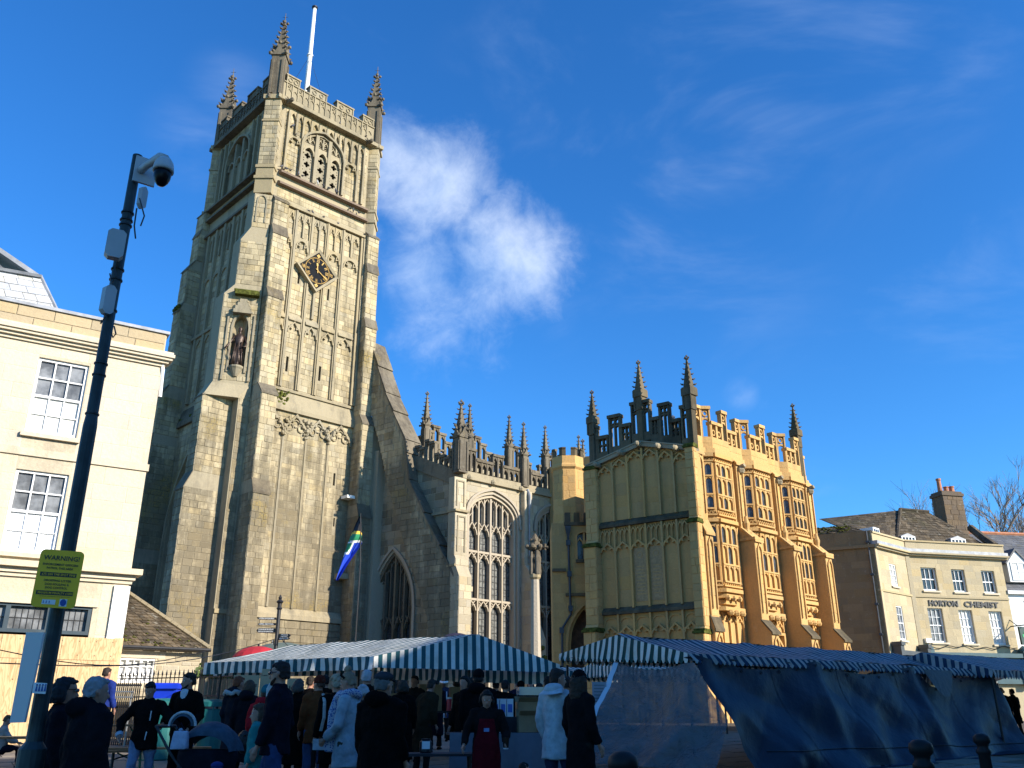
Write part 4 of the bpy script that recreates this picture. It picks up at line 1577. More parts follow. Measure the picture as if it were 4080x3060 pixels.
# ---- stair turret and chamber between aisle and porch
M_GOLDST = stone_mat('golden_stone', (0.545, 0.335, 0.13), dark=(0.17, 0.105, 0.045), pale=(0.58, 0.46, 0.25), stain=0.4, stain_lo=0.50, tonevar=0.1, lich=0.0, palev=0.15)
M_GOLDW = stone_mat('golden_wall', (0.525, 0.32, 0.125), dark=(0.18, 0.11, 0.05), tonevar=0.05, stain=0.35, stain_lo=0.5, lich=0.0, palev=0.1)
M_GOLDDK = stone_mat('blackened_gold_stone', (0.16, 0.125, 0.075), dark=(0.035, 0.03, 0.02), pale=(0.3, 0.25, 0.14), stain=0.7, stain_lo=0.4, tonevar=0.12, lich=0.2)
TC = at(2272, 2300, 44.4)
tur = thing('stair_turret', 'small octagonal battlemented stair turret of golden stone left of the porch', 'turret', (TC.x, TC.y, 0))
oc = lambda r_, z: [Vector((TC.x + r_ * math.cos(math.pi / 8 + j * math.pi / 4), TC.y + r_ * math.sin(math.pi / 8 + j * math.pi / 4), z)) for j in range(8)]
m = MB()
m.rings([oc(.83, 0), oc(.83, 13.2)])
obj('wall', m, M_GOLDW, tur)
for j in (4, 5, 6, 7):
	p, q = oc(.83, 0)[j - 1 if j else 7], oc(.83, 0)[j]
	f = Fr((p.x, p.y), math.degrees(math.atan2(q.x - p.x, q.y - p.y)))
	stones(tur, f, .01, (q - p).length - .01, .3, 13.1, 0, course=(.34, .46), length=(.3, .62), seed=350 + j, mat=M_GOLDST, proud=(.006, .014), gap=.012)
m = MB()
m.rings([oc(.84, 13.15), oc(.93, 13.25), oc(.93, 13.35), oc(.86, 13.45), oc(.86, 13.85)])
obj('cornice', m, M_GOLDST, tur)
for j in range(8):
	p, q = oc(.86, 0)[j], oc(.86, 0)[(j + 1) % 8]
	f = Fr((p.x, p.y), math.degrees(math.atan2(q.x - p.x, q.y - p.y)))
	L = (q - p).length
	for a, b in ((0, .2), (L - .2, L)):
		m = MB()
		m.box(f, a, b, 13.84, 14.2, -.12, .0)
		m.box(f, a, b, 14.2, 14.28, -.16, .04)
		obj('merlon', m, M_GOLDDK, tur)
m = MB()
m.box(Fr((TC.x - .35, TC.y - .76), 90), -.02, .12, 8.2, 8.8, -.05, .02)
obj('slit_window', m, M_VOID, tur)

ch0 = at(2205, 2600, 42.6)
CF = Fr((ch0.x, ch0.y), 90)
cham = thing('porch_chamber', 'plain golden stone annexe with an arched doorway, downpipe and small two-light window', 'building', (CF.P(1.2, -1).x, CF.P(1.2, -1).y, 0))
dr = arch(.72, 2.28, 4.4, 1.75, 'two', 12)
wn = [(1.2, 8.35)] + arch(1.2, 1.95, 9.45, .25, 'four', 8) + [(1.95, 8.35)]
m = MB()
m.wall(CF, [(.0, 0), (2.6, 0), (2.6, 10.1), (.0, 10.1)], [[(.72, 0.3)] + dr + [(2.28, 0.3)], wn], 0, .5)
m.box(CF, 0.02, 2.58, 0, 10.1, -2.2, -.9)
m.box(CF, 0.02, 0.6, 0, 10.1, -.9, -.05)
m.box(CF, .62, 2.58, 6.5, 8.2, -.9, -.3)
m.box(CF, .62, 2.58, 9.8, 10.1, -.9, -.3)
obj('wall', m, M_GOLDW, cham)
stones(cham, CF, .02, 2.55, 6.3, 10.0, 0, holes=[rect_hole(1.1, 2.05, 8.2, 9.8)], course=(.34, .46), length=(.5, .9), seed=360, mat=M_GOLDST, proud=(.004, .01), gap=.01)
stones(cham, CF, .02, 2.55, .3, 6.3, 0, holes=[arch_hole(.55, 2.45, .2, 4.4, 2.0, 'two')], course=(.34, .46), length=(.5, .9), seed=361, mat=M_GOLDST, proud=(.004, .01), gap=.01)
m = MB()
for w, n0, n1, e in ((.12, -.05, .1, .1), (.1, -.4, -.1, -.06)):
	m.path(CF, [(.72 - e, .3)] + arch(.72 - e, 2.28 + e, 4.4, 1.75 + e, 'two', 12) + [(2.28 + e, .3)], w, n0, n1)
obj('door_arch', m, M_GOLDST, cham)
m = MB()
m.box(CF, .72, 2.28, .0, 6.1, -.88, -.8)
obj('door', m, principled('oak_door', (0.10, 0.055, 0.03), 0.7, var=0.35, vscale=5), cham)
f_ = MB()
f_.path(CF, [(1.2, 8.35)] + arch(1.2, 1.95, 9.45, .25, 'four', 8) + [(1.95, 8.35)], .08, -.2, .04)
f_.box(CF, 1.53, 1.62, 8.35, 9.65, -.2, 0)
for a, b in ((1.22, 1.53), (1.62, 1.93)):
	cusped_head(f_, CF, a, b, 9.4, .3, -.2, -.02, 'ogee', .05, False)
fw = obj('window', f_, M_GOLDST, cham)
for a, b in ((1.22, 1.55), (1.6, 1.93)):
	m = MB()
	m.box(CF, a, b, 8.36, 9.6, -.24, -.2)
	obj('pane', m, M_LEADGLASS, fw)
m = MB()
for a, b, z in ((.0, .66, 7.75), (.62, 1.75, 6.6), (1.15, 2.0, 8.18)):
	m = MB()
	m.box(CF, a, b, z, z + .14, -.05, .14)
	obj('string_course', m, M_GOLDDK, cham)
for a in (.66, 1.12, 1.6, 2.05):
	m = MB()
	m.box(CF, a, a + .27, 10.1, 10.62, -.3, .06)
	obj('merlon', m, M_GOLDDK, cham)
m = MB()
m.box(CF, .62, 2.6, 9.98, 10.14, -.3, .1)
obj('cornice', m, M_GOLDDK, cham)
M_PIPE = principled('dark_lead_pipe', (0.055, 0.06, 0.07), 0.5, 0.2, var=0.2)
m = MB()
m.tube([CF.P(.80, .12, 9.4), CF.P(.84, .12, 5.75), CF.P(.42, .12, 5.1), CF.P(.36, .12, 0)], .055, 8)
pp = obj('downpipe', m, M_PIPE, cham)
m = MB()
m.lathe(CF.P(.80, .14, 9.3), [(.06, 0), (.09, .2), (.17, .45), (.19, .55), (.19, .62)], 4, rot=math.pi / 4)
obj('hopper', m, M_PIPE, pp)
for s_, z_ in ((.80, 9.0), (.82, 7.5), (.84, 5.9), (.40, 4.9)):
	m = MB()
	m.box(CF, s_ - .1, s_ + .1, z_, z_ + .25, .03, .2)
	obj('collar', m, M_PIPE, pp)

rescale(tur, .82)
rescale(cham, .82)
m = MB()
m.box(AF, 6.7, 15, .5, 15.5, .05, 8.0)  # added block, unseen behind the porch, keeps the sun off the second bay
tr_ = obj('wall', m, M_GOLDW, None)
tr_.name = 'aisle_shade_block'
tag(tr_, 'plain block added unseen behind the porch to shade the second aisle bay', 'building')
# ---------------------------------------------------------------- the three-storeyed south porch
PC = at(2790, 2400, 38)
PS = Fr((PC.x, PC.y), 126)     # plain side wall in shade, s from -5.2 to 0
PF = Fr((PC.x, PC.y), 48)      # enriched front in the sun, s from 0 to 10
porch = thing('south_porch', 'tall golden stone porch with oriel windows, panelled side wall, pierced battlements and pinnacles', 'church porch', (PF.P(4.8, -2.5).x, PF.P(4.8, -2.5).y, 0))
LF = 9.75
gab = lambda x: 12.45 + .75 * (1 - abs(x + 2.35) / 2.6)
m = MB()
m.wall(PS, [(-5.0, 0), (0, 0), (0, 12.5), (-2.35, 13.2), (-5.0, 12.5)], [], 0)
dh = [(4.05, 0.2)] + arch(4.05, 5.75, 3.6, 1.0, 'four', 14) + [(5.75, .2)]
m.wall(PF, [(0, 0), (LF, 0), (LF, 12.6), (0, 12.6)], [dh], 0, .5)
m.plan(PF, [(0.02, -.6), (LF, -.6), (LF, -4.9), (.9, -4.9)], 0, 12.55)
m.plan(PF, [(.05, -.05), (LF, -.05), (LF, -4.85), (.9, -4.85)], -.4, .3)
obj('wall', m, M_GOLDW, porch)
m = MB()
m.wall(PF, dh, [], -.55)
obj('opening', m, M_VOID, porch)
# side wall: panels with ribs and arched heads in three tiers
tiers = [(0.3, 5.55, 4.45, .55), (5.7, 8.45, 8.45, .0), (9.62, 12.4, 12.3, .0)]
ps_edges = [-4.72, -3.92, -3.12, -2.32, -1.52, -.78, -.05]
for i in range(6):
	a, b = ps_edges[i], ps_edges[i + 1]
	for z0, z1 in ((.4, 5.0), (5.85, 8.0), (9.75, 12.0)):
		st_z = z1 + (max(0, gab((a + b) / 2) - 12.75) if z0 > 9 else 0)
		stones(porch, PS, a + .08, b - .08, z0, st_z, 0, course=(.5, .75), length=(.9, 1.2), seed=400 + i * 3 + int(z0), mat=M_GOLDW, proud=(.004, .012), gap=.006, name='panel_stone')
for i in range(1, 6):
	x = ps_edges[i]
	m = MB()
	m.box(PS, x - .045, x + .045, 9.7, gab(x) - .25, -.02, .16)
	m.box(PS, x - .045, x + .045, 5.75, 9.4, -.02, .16)
	m.box(PS, x - .045, x + .045, .3, 5.5, -.02, .16)
	obj('rib', m, M_GOLDST, porch)
for i in range(6):
	a, b = ps_edges[i] + .04, ps_edges[i + 1] - .04
	m = MB()
	zt = gab((a + b) / 2) - .25
	cusped_head(m, PS, a, b, zt, .42, -.02, .15, 'ogee', .07)
	m.path(PS, [(a, zt - .05), ((a + b) / 2, zt + .12), (b, zt - .05)], .05, -.02, .06)
	cusped_head(m, PS, a, b, 8.72, .42, -.02, .15, 'ogee', .07)
	for q in range(3):
		p0, p1 = a + (b - a) * q / 3, a + (b - a) * (q + 1) / 3
		m.path(PS, arch(p0, p1, 9.0, .28, 'two', 6), .05, -.02, .12)
		m.box(PS, p0 - .02, p0 + .02, 8.62, 9.35, -.02, .11)
	cusped_head(m, PS, a, b, 5.0, .42, -.02, .15, 'ogee', .07)
	m.path(PS, arch(a, b, 5.05, .3, 'two', 6), .045, -.02, .06)
	m.path(PS, [(a + .1, .0 + 4.2), (a + .1, 4.2)], .05, -.02, .05)
	obj('tracery', m, M_GOLDST, porch)
for i, x in ((2, -2.72), (3, -1.92)):
	m = MB()
	m.box(PS, x - .3, x + .3, 6.0, 8.35, 0, .035)
	tb = obj('carved_tablet', m, principled('faded_tablet', (0.36, 0.24, 0.12), 0.9, var=0.2, vscale=12), porch)
	m = MB()
	m.path(PS, [(x + .13 * math.cos(j * math.pi / 6), 8.05 + .13 * math.sin(j * math.pi / 6)) for j in range(13)], .025, .035, .05)
	for k in range(9):
		m.box(PS, x - .22 + .02 * (k % 3), x + .22 - .03 * ((k * 2) % 3), 6.3 + k * .15, 6.34 + k * .15, .035, .042)
	obj('faint_carving', m, M_GOLDW, tb)
for z, n in ((9.42, .2), (5.5, .2)):
	m = MB()
	m.box(PS, -4.85, -.1, z, z + .12, -.05, n)
	m.add([PS.P(-4.85, n, z + .12), PS.P(-.1, n, z + .12), PS.P(-.1, 0, z + .32), PS.P(-4.85, 0, z + .32)], [(0, 1, 2, 3)])
	obj('string_course', m, M_GOLDDK, porch)

# corner buttresses of the side wall
for s0, s1, st in ((-5.35, -4.72, [(0, 4.75, .75), (5.1, 8.55, .5), (8.9, 12.3, .26)]), (-.08, .34, [(0, 4.45, .62), (4.75, 9.1, .45), (9.4, 12.5, .32)])):
	m = MB()
	lv = []
	for z0, z1, n in st:
		lv += [(z0, rect(s0, s1, -.4, n)), (z1, rect(s0, s1, -.4, n))]
	m.stack(PS, lv)
	obj('buttress', m, M_GOLDW, porch)
	for i, (z0, z1, n) in enumerate(st):
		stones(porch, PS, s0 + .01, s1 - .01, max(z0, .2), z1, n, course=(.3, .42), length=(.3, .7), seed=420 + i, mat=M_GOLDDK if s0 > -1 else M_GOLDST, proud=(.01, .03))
		f2 = Fr((PS.P(s1, 0).x, PS.P(s1, 0).y), 36)
		stones(porch, f2, -n + .01, -.01, max(z0, .2), z1, 0, course=(.3, .42), length=(.25, .5), seed=430 + i, mat=M_GOLDST, proud=(.01, .02))
		m = MB()
		m.box(PS, s0 - .06, s1 + .06, z1, z1 + .1, -.1, n + .1)
		m.box(PS, s0 - .04, s1 + .04, z1 + .1, z1 + .2, -.1, n - .02)
		obj('mossy_cap', m, M_MOSS, porch)
# front buttresses
FBT = [(.18, .72), (3.22, 3.78), (6.45, 7.02), (9.35, 9.95)]
for j, (s0, s1) in enumerate(FBT):
	st = [(0, 4.7, 1.25), (5.2, 8.75, .85), (9.35, 12.45, .24)]
	if j == 0:
		st = [(0, 4.7, .5), (5.2, 8.75, .4), (9.35, 12.45, .2)]
	m = MB()
	lv = []
	for z0, z1, n in st:
		lv += [(z0, rect(s0, s1, -.3, n)), (z1, rect(s0, s1, -.3, n))]
	m.stack(PF, lv)
	obj('buttress', m, M_GOLDW, porch)
	for i, (z0, z1, n) in enumerate(st):
		stones(porch, PF, s0 + .01, s1 - .01, max(z0, .2), z1, n, course=(.34, .5), length=(.6, .8), seed=440 + i + j, mat=M_GOLDST, proud=(.006, .014), gap=.012)
		m = MB()
		P = PF.P
		nn = st[i + 1][2] if i < 2 else .02
		zz = st[i + 1][0] if i < 2 else z1 + .3
		q = [P(s0 - .06, n + .10, z1 - .04), P(s1 + .06, n + .10, z1 - .04), P(s1 + .06, nn - .02, zz + .04), P(s0 - .06, nn - .02, zz + .04)]
		m.hexa([v - Vector((0, 0, .1)) for v in q] + q)
		obj('weathering', m, M_GOLDDK if i == 0 else M_GOLDST, porch)
		m = MB()
		m.path(PF, [(s0 + .12, max(z0, 2) + .3), (s0 + .12, z1 - .5)] + arch(s0 + .12, s1 - .12, z1 - .5, .28, 'ogee', 6) + [(s1 - .12, z1 - .5), (s1 - .12, max(z0, 2) + .3)], .06, n, n + .08)
		obj('blind_panel', m, M_GOLDST, porch)
	if j:
		m = MB()
		m.ball(PF.P((s0 + s1) / 2, .45, 8.95), .22, 6, 4)
		m.box(PF, s0 - .08, s1 + .08, 8.72, 8.84, 0, .95)
		m.lathe(PF.P((s0 + s1) / 2, .34, 9.0), [(.2, 0), (.24, .08), (.12, .3), (.17, .55), (.06, .9)], 8)
		obj('carved_figure', m, M_GOLDST, porch)
		m = MB()
		m.ball(PF.P((s0 + s1) / 2, .32, 12.1), .2, 6, 4)
		m.tube([PF.P((s0 + s1) / 2, .2, 12.2), PF.P((s0 + s1) / 2, .55, 12.3)], [.14, .1], 6)
		obj('gargoyle', m, M_DRESS, porch)

# the oriels: canted bays through two storeys
BAYS = [(.95, 2.95), (4.05, 6.15), (7.30, 9.25)]
M_BLANK = M_GOLDST
for j, (b0, b1) in enumerate(BAYS):
	nb = .30
	f0, f1 = b0 + .36, b1 - .36
	pl = lambda k: [(b0, -.05), (f0, nb * k), (f1, nb * k), (b1, -.05)]
	m = MB()
	lv = [(5.95, [(b0 + .3, -.05), (f0 + .2, .05), (f1 - .2, .05), (b1 - .3, -.05)]), (6.35, pl(.9)), (6.5, pl(1)), (12.45, pl(1))]
	m.stack(PF, lv)
	bay = obj('oriel', m, M_GOLDW, porch)
	q0, q1 = PF.P(b0, -.05), PF.P(f0, nb)
	LFr = Fr((q0.x, q0.y), math.degrees(math.atan2(q1.x - q0.x, q1.y - q0.y)))
	q2, q3 = PF.P(f1, nb), PF.P(b1, -.05)
	RFr = Fr((q2.x, q2.y), math.degrees(math.atan2(q3.x - q2.x, q3.y - q2.y)))
	FFr = Fr((q1.x, q1.y), 48)
	wl, wf = (q1 - q0).length, f1 - f0
	rows = [(6.75, 7.45, 0), (7.5, 8.35, 1), (8.4, 9.2, 1), (9.95, 10.55, 1), (10.6, 11.4, 1), (11.45, 12.05, 1)]
	for fr_, W_, nc in ((LFr, wl, 1), (FFr, wf, 3), (RFr, wl, 1)):
		for z0, z1, gl in rows:
			cw = (W_ - .12) / nc
			for c in range(nc):
				a, b = .06 + cw * c + .045, .06 + cw * (c + 1) - .045
				m = MB()
				m.box(fr_, a - .045, a, z0, z1, -.02, .10)
				m.box(fr_, b, b + .045, z0, z1, -.02, .10)
				spandrel(m, fr_, a, b, z1 - .22, z1 + .05, .18, 'four', -.02, .08, 6)
				m.box(fr_, a - .045, b + .045, z0 - .05, z0 + .02, -.02, .12)
				obj('light_frame', m, M_GOLDST, bay)
				if gl and (fr_ is not FFr or (j + c + int(z0)) % 2 == 0 or j == 2):
					m = MB()
					m.box(fr_, a, b, z0 + .02, z1 - .1, -.01, .015, rnd.random())
					obj('pane', m, M_LEADGLASS, bay)
		m = MB()
		nn = max(2, int(W_ / .16))
		for z in (6.52, 9.62, 12.1):
			m.box(fr_, 0, W_, z, z + .07, -.02, .12)
			for c in range(nn):
				x = W_ * (c + .5) / nn
				m.path(fr_, arch(x - W_ / nn * .42, x + W_ / nn * .42, z + .1, .12, 'two', 4), .03, -.01, .06)
		m.box(fr_, -.02, W_ + .02, 9.32, 9.48, -.05, .2)
		m.box(fr_, -.02, W_ + .02, 12.32, 12.5, -.05, .18)
		obj('moulding', m, M_GOLDST, bay)
	# corbelled foot with shields
	m = MB()
	for z, n, e in ((6.28, .46, .02), (6.05, .38, .15), (5.8, .22, .3), (5.5, .42, -.1)):
		m.plan(PF, [(b0 + e, -.05), (f0 + e * .8, n), (f1 - e * .8, n), (b1 - e, -.05)], z, z + .16)
	for k in range(3):
		m.ball(PF.P(f0 + wf * (k + .5) / 3, .36, 6.05), .14, 5, 4)
		m.ball(PF.P(f0 + wf * (k + .5) / 3, .44, 5.42), .17, 6, 4, sz=.8)
	obj('corbel', m, M_GOLDST, porch)
	# panelling beside and below
	m = MB()
	for x in (b0 - .12, b1 + .12):
		m.box(PF, x - .04, x + .04, 5.2, 12.4, -.02, .12)
	for k in range(5):
		x = b0 + (b1 - b0) * k / 4
		m.box(PF, x - .03, x + .03, 4.75 if j == 1 else 1.0, 5.45, -.02, .1)
		if k < 4:
			x2 = b0 + (b1 - b0) * (k + 1) / 4
			cusped_head(m, PF, x + .03, x2 - .03, 5.35, .3, -.02, .08, 'ogee', .05)
			if j != 1:
				cusped_head(m, PF, x + .03, x2 - .03, 3.9, .5, -.02, .08, 'ogee', .05)
	obj('tracery', m, M_GOLDST, porch)
	if j == 2:
		m = MB()
		m.box(PF, b0 + .75, b1 - .75, 1.0, 3.9, -.02, .02)
		obj('window_pane', m, M_LEADGLASS, porch)
m = MB()
for e, n1 in ((.0, .0), (.14, .06), (.28, .12)):
	m.path(PF, [(4.05 - e, .2)] + arch(4.05 - e, 5.75 + e, 3.6, 1.0 + e, 'four', 14) + [(5.75 + e, .2)], .1, -.3 + n1, n1 + .04)
m.path(PF, [(3.85, .2), (3.85, 4.78), (6.0, 4.78), (6.0, .2)], .12, -.02, .2)
obj('door_arch', m, M_GOLDST, porch)

# gargoyles, cornice, battlements and pinnacles
m = MB()
m.path(PS, [(-5.3, 12.42), (-2.35, 13.12), (.35, 12.42)], .18, -.3, .22)
m.path(PS, [(-5.3, 12.55), (-2.35, 13.25), (.35, 12.55)], .06, -.3, .26)
obj('cornice', m, M_DRESS, porch)
m = MB()
pl = [(0, .18)]
for b0, b1 in BAYS:
	pl += [(b0 + .02, .2), (b0 + .36, .48), (b1 - .36, .48), (b1 - .02, .2)]
pl += [(LF + .1, .2), (LF + .1, -.4), (0, -.4)]
m.plan(PF, pl, 12.5, 12.72)
m.plan(PF, [(a, b - .1 if b > 0 else b) for a, b in pl], 12.72, 13.0)
obj('cornice', m, M_GOLDST, porch)
for k, x in enumerate((-4.6, -3.3, -2.35, -1.35, -.5)):
	m = MB()
	z = gab(x) - .1
	m.tube([PS.P(x, .1, z), PS.P(x, .35, z), PS.P(x, .5, z - .06)], [.12, .14, .08], 6)
	m.ball(PS.P(x, .48, z), .12, 6, 4)
	obj('gargoyle', m, M_DRESS, porch)
# side battlement: tall three-light merlons between low quatrefoil stretches, following the gable
segs = [(-5.15, -4.75, 1), (-4.75, -4.15, 0), (-4.1, -3.45, 1), (-3.45, -2.9, 0), (-2.85, -1.85, 1), (-1.85, -1.4, 0), (-1.4, -.85, 1), (-.85, -.35, 0), (-.3, .3, 1)]
for a, b, tall in segs:
	m = MB()
	z0 = gab((a + b) / 2) + .2
	h = 1.85 if tall else 1.1
	m.box(PS, a, b, z0 - .1, z0 + .32, -.28, 0)
	m.box(PS, a, a + .09, z0 + .3, z0 + h, -.28, 0)
	m.box(PS, b - .09, b, z0 + .3, z0 + h, -.28, 0)
	m.box(PS, a - .03, b + .03, z0 + h - .1, z0 + h + .06, -.34, .06)
	nl = 2 if b - a < .8 else 3
	w = (b - a - .1) / nl
	for k in range(nl):
		p, q = a + .05 + w * k, a + .05 + w * (k + 1)
		if k:
			m.box(PS, p - .03, p + .03, z0 + .3, z0 + h, -.24, -.04)
		if tall:
			spandrel(m, PS, p, q, z0 + h - .65, z0 + h - .45, .15, 'ogee', -.22, -.06, 5)
			m.path(PS, [((p + q) / 2 + .13 * math.cos(t), z0 + h - .27 + .13 * math.sin(t)) for t in [i * math.pi / 4 for i in range(9)]], .05, -.22, -.06)
		else:
			m.path(PS, [((p + q) / 2 + .16 * math.cos(t), z0 + .52 + .2 * math.sin(t)) for t in [i * math.pi / 4 for i in range(9)]], .07, -.22, -.06)
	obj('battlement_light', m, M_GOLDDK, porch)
# front battlement: one level run that steps in and out with the bays
line = [(.35, .1)]
for b0, b1 in BAYS:
	line += [(b0, .1), (b0 + .36, .38), (b1 - .36, .38), (b1, .1)]
line += [(LF + .05, .1)]
kk = 0
for (sa, na), (sb, nb2) in zip(line, line[1:]):
	u0, u1 = PF.P(sa, na), PF.P(sb, nb2)
	L = (u1 - u0).length
	f = Fr((u0.x, u0.y), math.degrees(math.atan2(u1.x - u0.x, u1.y - u0.y)))
	nseg = max(1, round(L / .42))
	for q in range(nseg):
		a, b = L * q / nseg, L * (q + 1) / nseg
		tall = (kk // 2) % 2 == 0
		kk += 1
		h = 1.72 if tall else 1.0
		m = MB()
		z0 = 12.98
		m.box(f, a, b, z0, z0 + .3, -.22, 0)
		m.box(f, a, a + .065, z0 + .3, z0 + h, -.22, 0)
		m.box(f, b - .065, b, z0 + .3, z0 + h, -.22, 0)
		m.box(f, a - .02, b + .02, z0 + h - .09, z0 + h + .06, -.27, .05)
		c = (a + b) / 2
		if tall:
			spandrel(m, f, a + .06, b - .06, z0 + h - .68, z0 + h - .48, .15, 'ogee', -.18, -.04, 5)
		m.path(f, [(c + .11 * math.cos(t), z0 + (h - .28 if tall else .54) + .13 * math.sin(t)) for t in [i * math.pi / 4 for i in range(9)]], .05, -.18, -.04)
		obj('battlement_light', m, M_GOLDST, porch)
ppm = MB()
crocketed(ppm, .0, .40, 1.35, 5, gable=False)
ppm.wbox(-.26, .26, -.26, .26, -.35, .0)
ppm.wbox(-.20, .20, -.20, .20, -1.0, -.3)
for sx in (-1, 1):
	ppm.wbox(sx * .2 - .035, sx * .2 + .035, -.24, -.19, -.95, -.35)
	ppm.wbox(-.24, -.19, sx * .2 - .035, sx * .2 + .035, -.95, -.35)
pinP = ppm.mesh('pinnacle')
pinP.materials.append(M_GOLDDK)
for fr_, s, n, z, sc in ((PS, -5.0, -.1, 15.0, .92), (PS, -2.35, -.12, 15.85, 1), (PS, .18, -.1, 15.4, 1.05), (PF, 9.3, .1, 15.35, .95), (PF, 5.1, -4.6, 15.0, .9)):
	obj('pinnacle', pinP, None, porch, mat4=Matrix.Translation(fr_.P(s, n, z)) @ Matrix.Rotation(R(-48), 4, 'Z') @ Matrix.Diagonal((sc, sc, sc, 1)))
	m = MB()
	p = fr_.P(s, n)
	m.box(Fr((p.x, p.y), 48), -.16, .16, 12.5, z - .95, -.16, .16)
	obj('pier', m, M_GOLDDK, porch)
m = MB()
m.box(PF, .2, LF - .1, 12.4, 12.9, -4.8, -.3)
obj('roof', m, M_GOLDDK, porch)

rescale(porch, .82)
# ---------------------------------------------------------------- houses round the market place
M_ASHLAR = stone_mat('ashlar', (0.60, 0.515, 0.38), dark=(0.28, 0.22, 0.15), pale=(0.68, 0.58, 0.42), stain=0.5, stain_lo=0.53, tonevar=0.06, lich=0.0, palev=0.12)
M_ASHLARW = stone_mat('ashlar_backing', (0.55, 0.47, 0.34), tonevar=0.03, stain=0.3, lich=0.0, palev=0.08)
M_PARAPET = stone_mat('parapet_stone', (0.44, 0.345, 0.21), dark=(0.22, 0.16, 0.1), stain=0.3, stain_lo=0.55, tonevar=0.06, lich=0.0)
M_RENDER = principled('cream_render', (0.70, 0.61, 0.45), 0.9, spec=0.15, bump=(30, 0.15, 0.01), var=0.06, vscale=1.2, streak=((0.5, 0.42, 0.3), 0.25))
M_SASH = principled('white_sash', (0.78, 0.78, 0.77), 0.4, var=0.05)
M_PANE = glass_mat('old_pane', (0.16, 0.165, 0.17), 0.25, 0.5, 0.5, 3.0)
M_FROST = glass_mat('blind_behind_pane', (0.60, 0.60, 0.56), 0.35, 0.4, 0.06, 2.0)
M_BRIGHTPANE = glass_mat('bubble_wrap_pane', (0.74, 0.75, 0.76), 0.3, 0.5, 0.22, 22.0)
M_DKPANE = glass_mat('dark_pane', (0.03, 0.035, 0.04), 0.12, 0.6, 0.4, 2.0)
M_LEADCAP = principled('lead_sheet', (0.28, 0.29, 0.31), 0.55, 0.1, var=0.2, bump=(6, .2, .02))
M_SLATEPALE = stone_mat('silvery_slate', (0.50, 0.50, 0.50), dark=(0.22, 0.22, 0.23), pale=(0.6, 0.6, 0.6), stain=0.3, stain_lo=0.55, tonevar=0.13, lich=0.0, rough=0.5)
M_SLATE = stone_mat('grey_slate', (0.135, 0.135, 0.14), dark=(0.05, 0.05, 0.05), pale=(0.2, 0.2, 0.2), stain=0.4, tonevar=0.18, lich=0.0, rough=0.6)
M_STONETILE = stone_mat('stone_roof_tile', (0.115, 0.088, 0.058), dark=(0.03, 0.026, 0.02), pale=(0.42, 0.39, 0.32), stain=0.7, stain_lo=0.44, tonevar=0.55, lich=0.35, palev=0.6, lichen=(0.10, 0.10, 0.03))
M_PLY = None


def sash(fr, s0, s1, z0, z1, cols, rows, parent, n=-.06, pane=None, pane2=None, bar=.035, sill=True, smat=None, reveal=.14):
	"""sliding sash window: frame, meeting rail, glazing bars, and every pane a piece of its own"""
	pane = pane or M_PANE
	m = MB()
	fw = .065
	m.box(fr, s0, s0 + fw, z0, z1, n - .12, n)
	m.box(fr, s1 - fw, s1, z0, z1, n - .12, n)
	m.box(fr, s0 + fw, s1 - fw, z1 - fw, z1, n - .12, n)
	m.box(fr, s0 + fw, s1 - fw, z0, z0 + fw * 1.5, n - .12, n)
	zm = (z0 + z1) / 2
	m.box(fr, s0 + fw, s1 - fw, zm - .03, zm + .03, n - .12, n - .008)
	zb, zt = z0 + fw * 1.5, z1 - fw
	for i in range(1, cols):
		x = s0 + fw + (s1 - s0 - 2 * fw) * i / cols
		m.box(fr, x - bar / 2, x + bar / 2, zb, zm - .03, n - .10, n - .03)
		m.box(fr, x - bar / 2, x + bar / 2, zm + .03, zt, n - .10, n - .012)
	for half, (a, b) in enumerate(((zb, zm - .03), (zm + .03, zt))):
		rr = rows // 2
		for j in range(1, rr):
			z = a + (b - a) * j / rr
			for i in range(cols):
				x0 = s0 + fw + (s1 - s0 - 2 * fw) * i / cols + bar / 2
				x1 = s0 + fw + (s1 - s0 - 2 * fw) * (i + 1) / cols - bar / 2
				m.box(fr, x0, x1, z - bar / 2, z + bar / 2, n - .10, n - .03 + .016 * half)
	w = obj('window', m, smat or M_SASH, parent)
	for half, (a, b) in enumerate(((zb, zm - .03), (zm + .03, zt))):
		rr = rows // 2
		for j in range(rr):
			for i in range(cols):
				x0 = s0 + fw + (s1 - s0 - 2 * fw) * i / cols
				x1 = s0 + fw + (s1 - s0 - 2 * fw) * (i + 1) / cols
				m = MB()
				g = rnd.uniform(-.004, .004)
				za, zc = a + (b - a) * j / rr, a + (b - a) * (j + 1) / rr
				P = fr.P
				m.add([P(x0, n - .07 + g, za), P(x1, n - .07 - g, za), P(x1, n - .068 - g, zc), P(x0, n - .072 + g, zc)], [(0, 1, 2, 3)], rnd.random())
				obj('pane', m, (pane2 if (half == 0 and pane2) else pane), w)
	if sill:
		m = MB()
		m.box(fr, s0 - .08, s1 + .08, z0 - .11, z0 - .005, -.2, .1)
		obj('sill', m, M_ASHLAR, w)
	return w


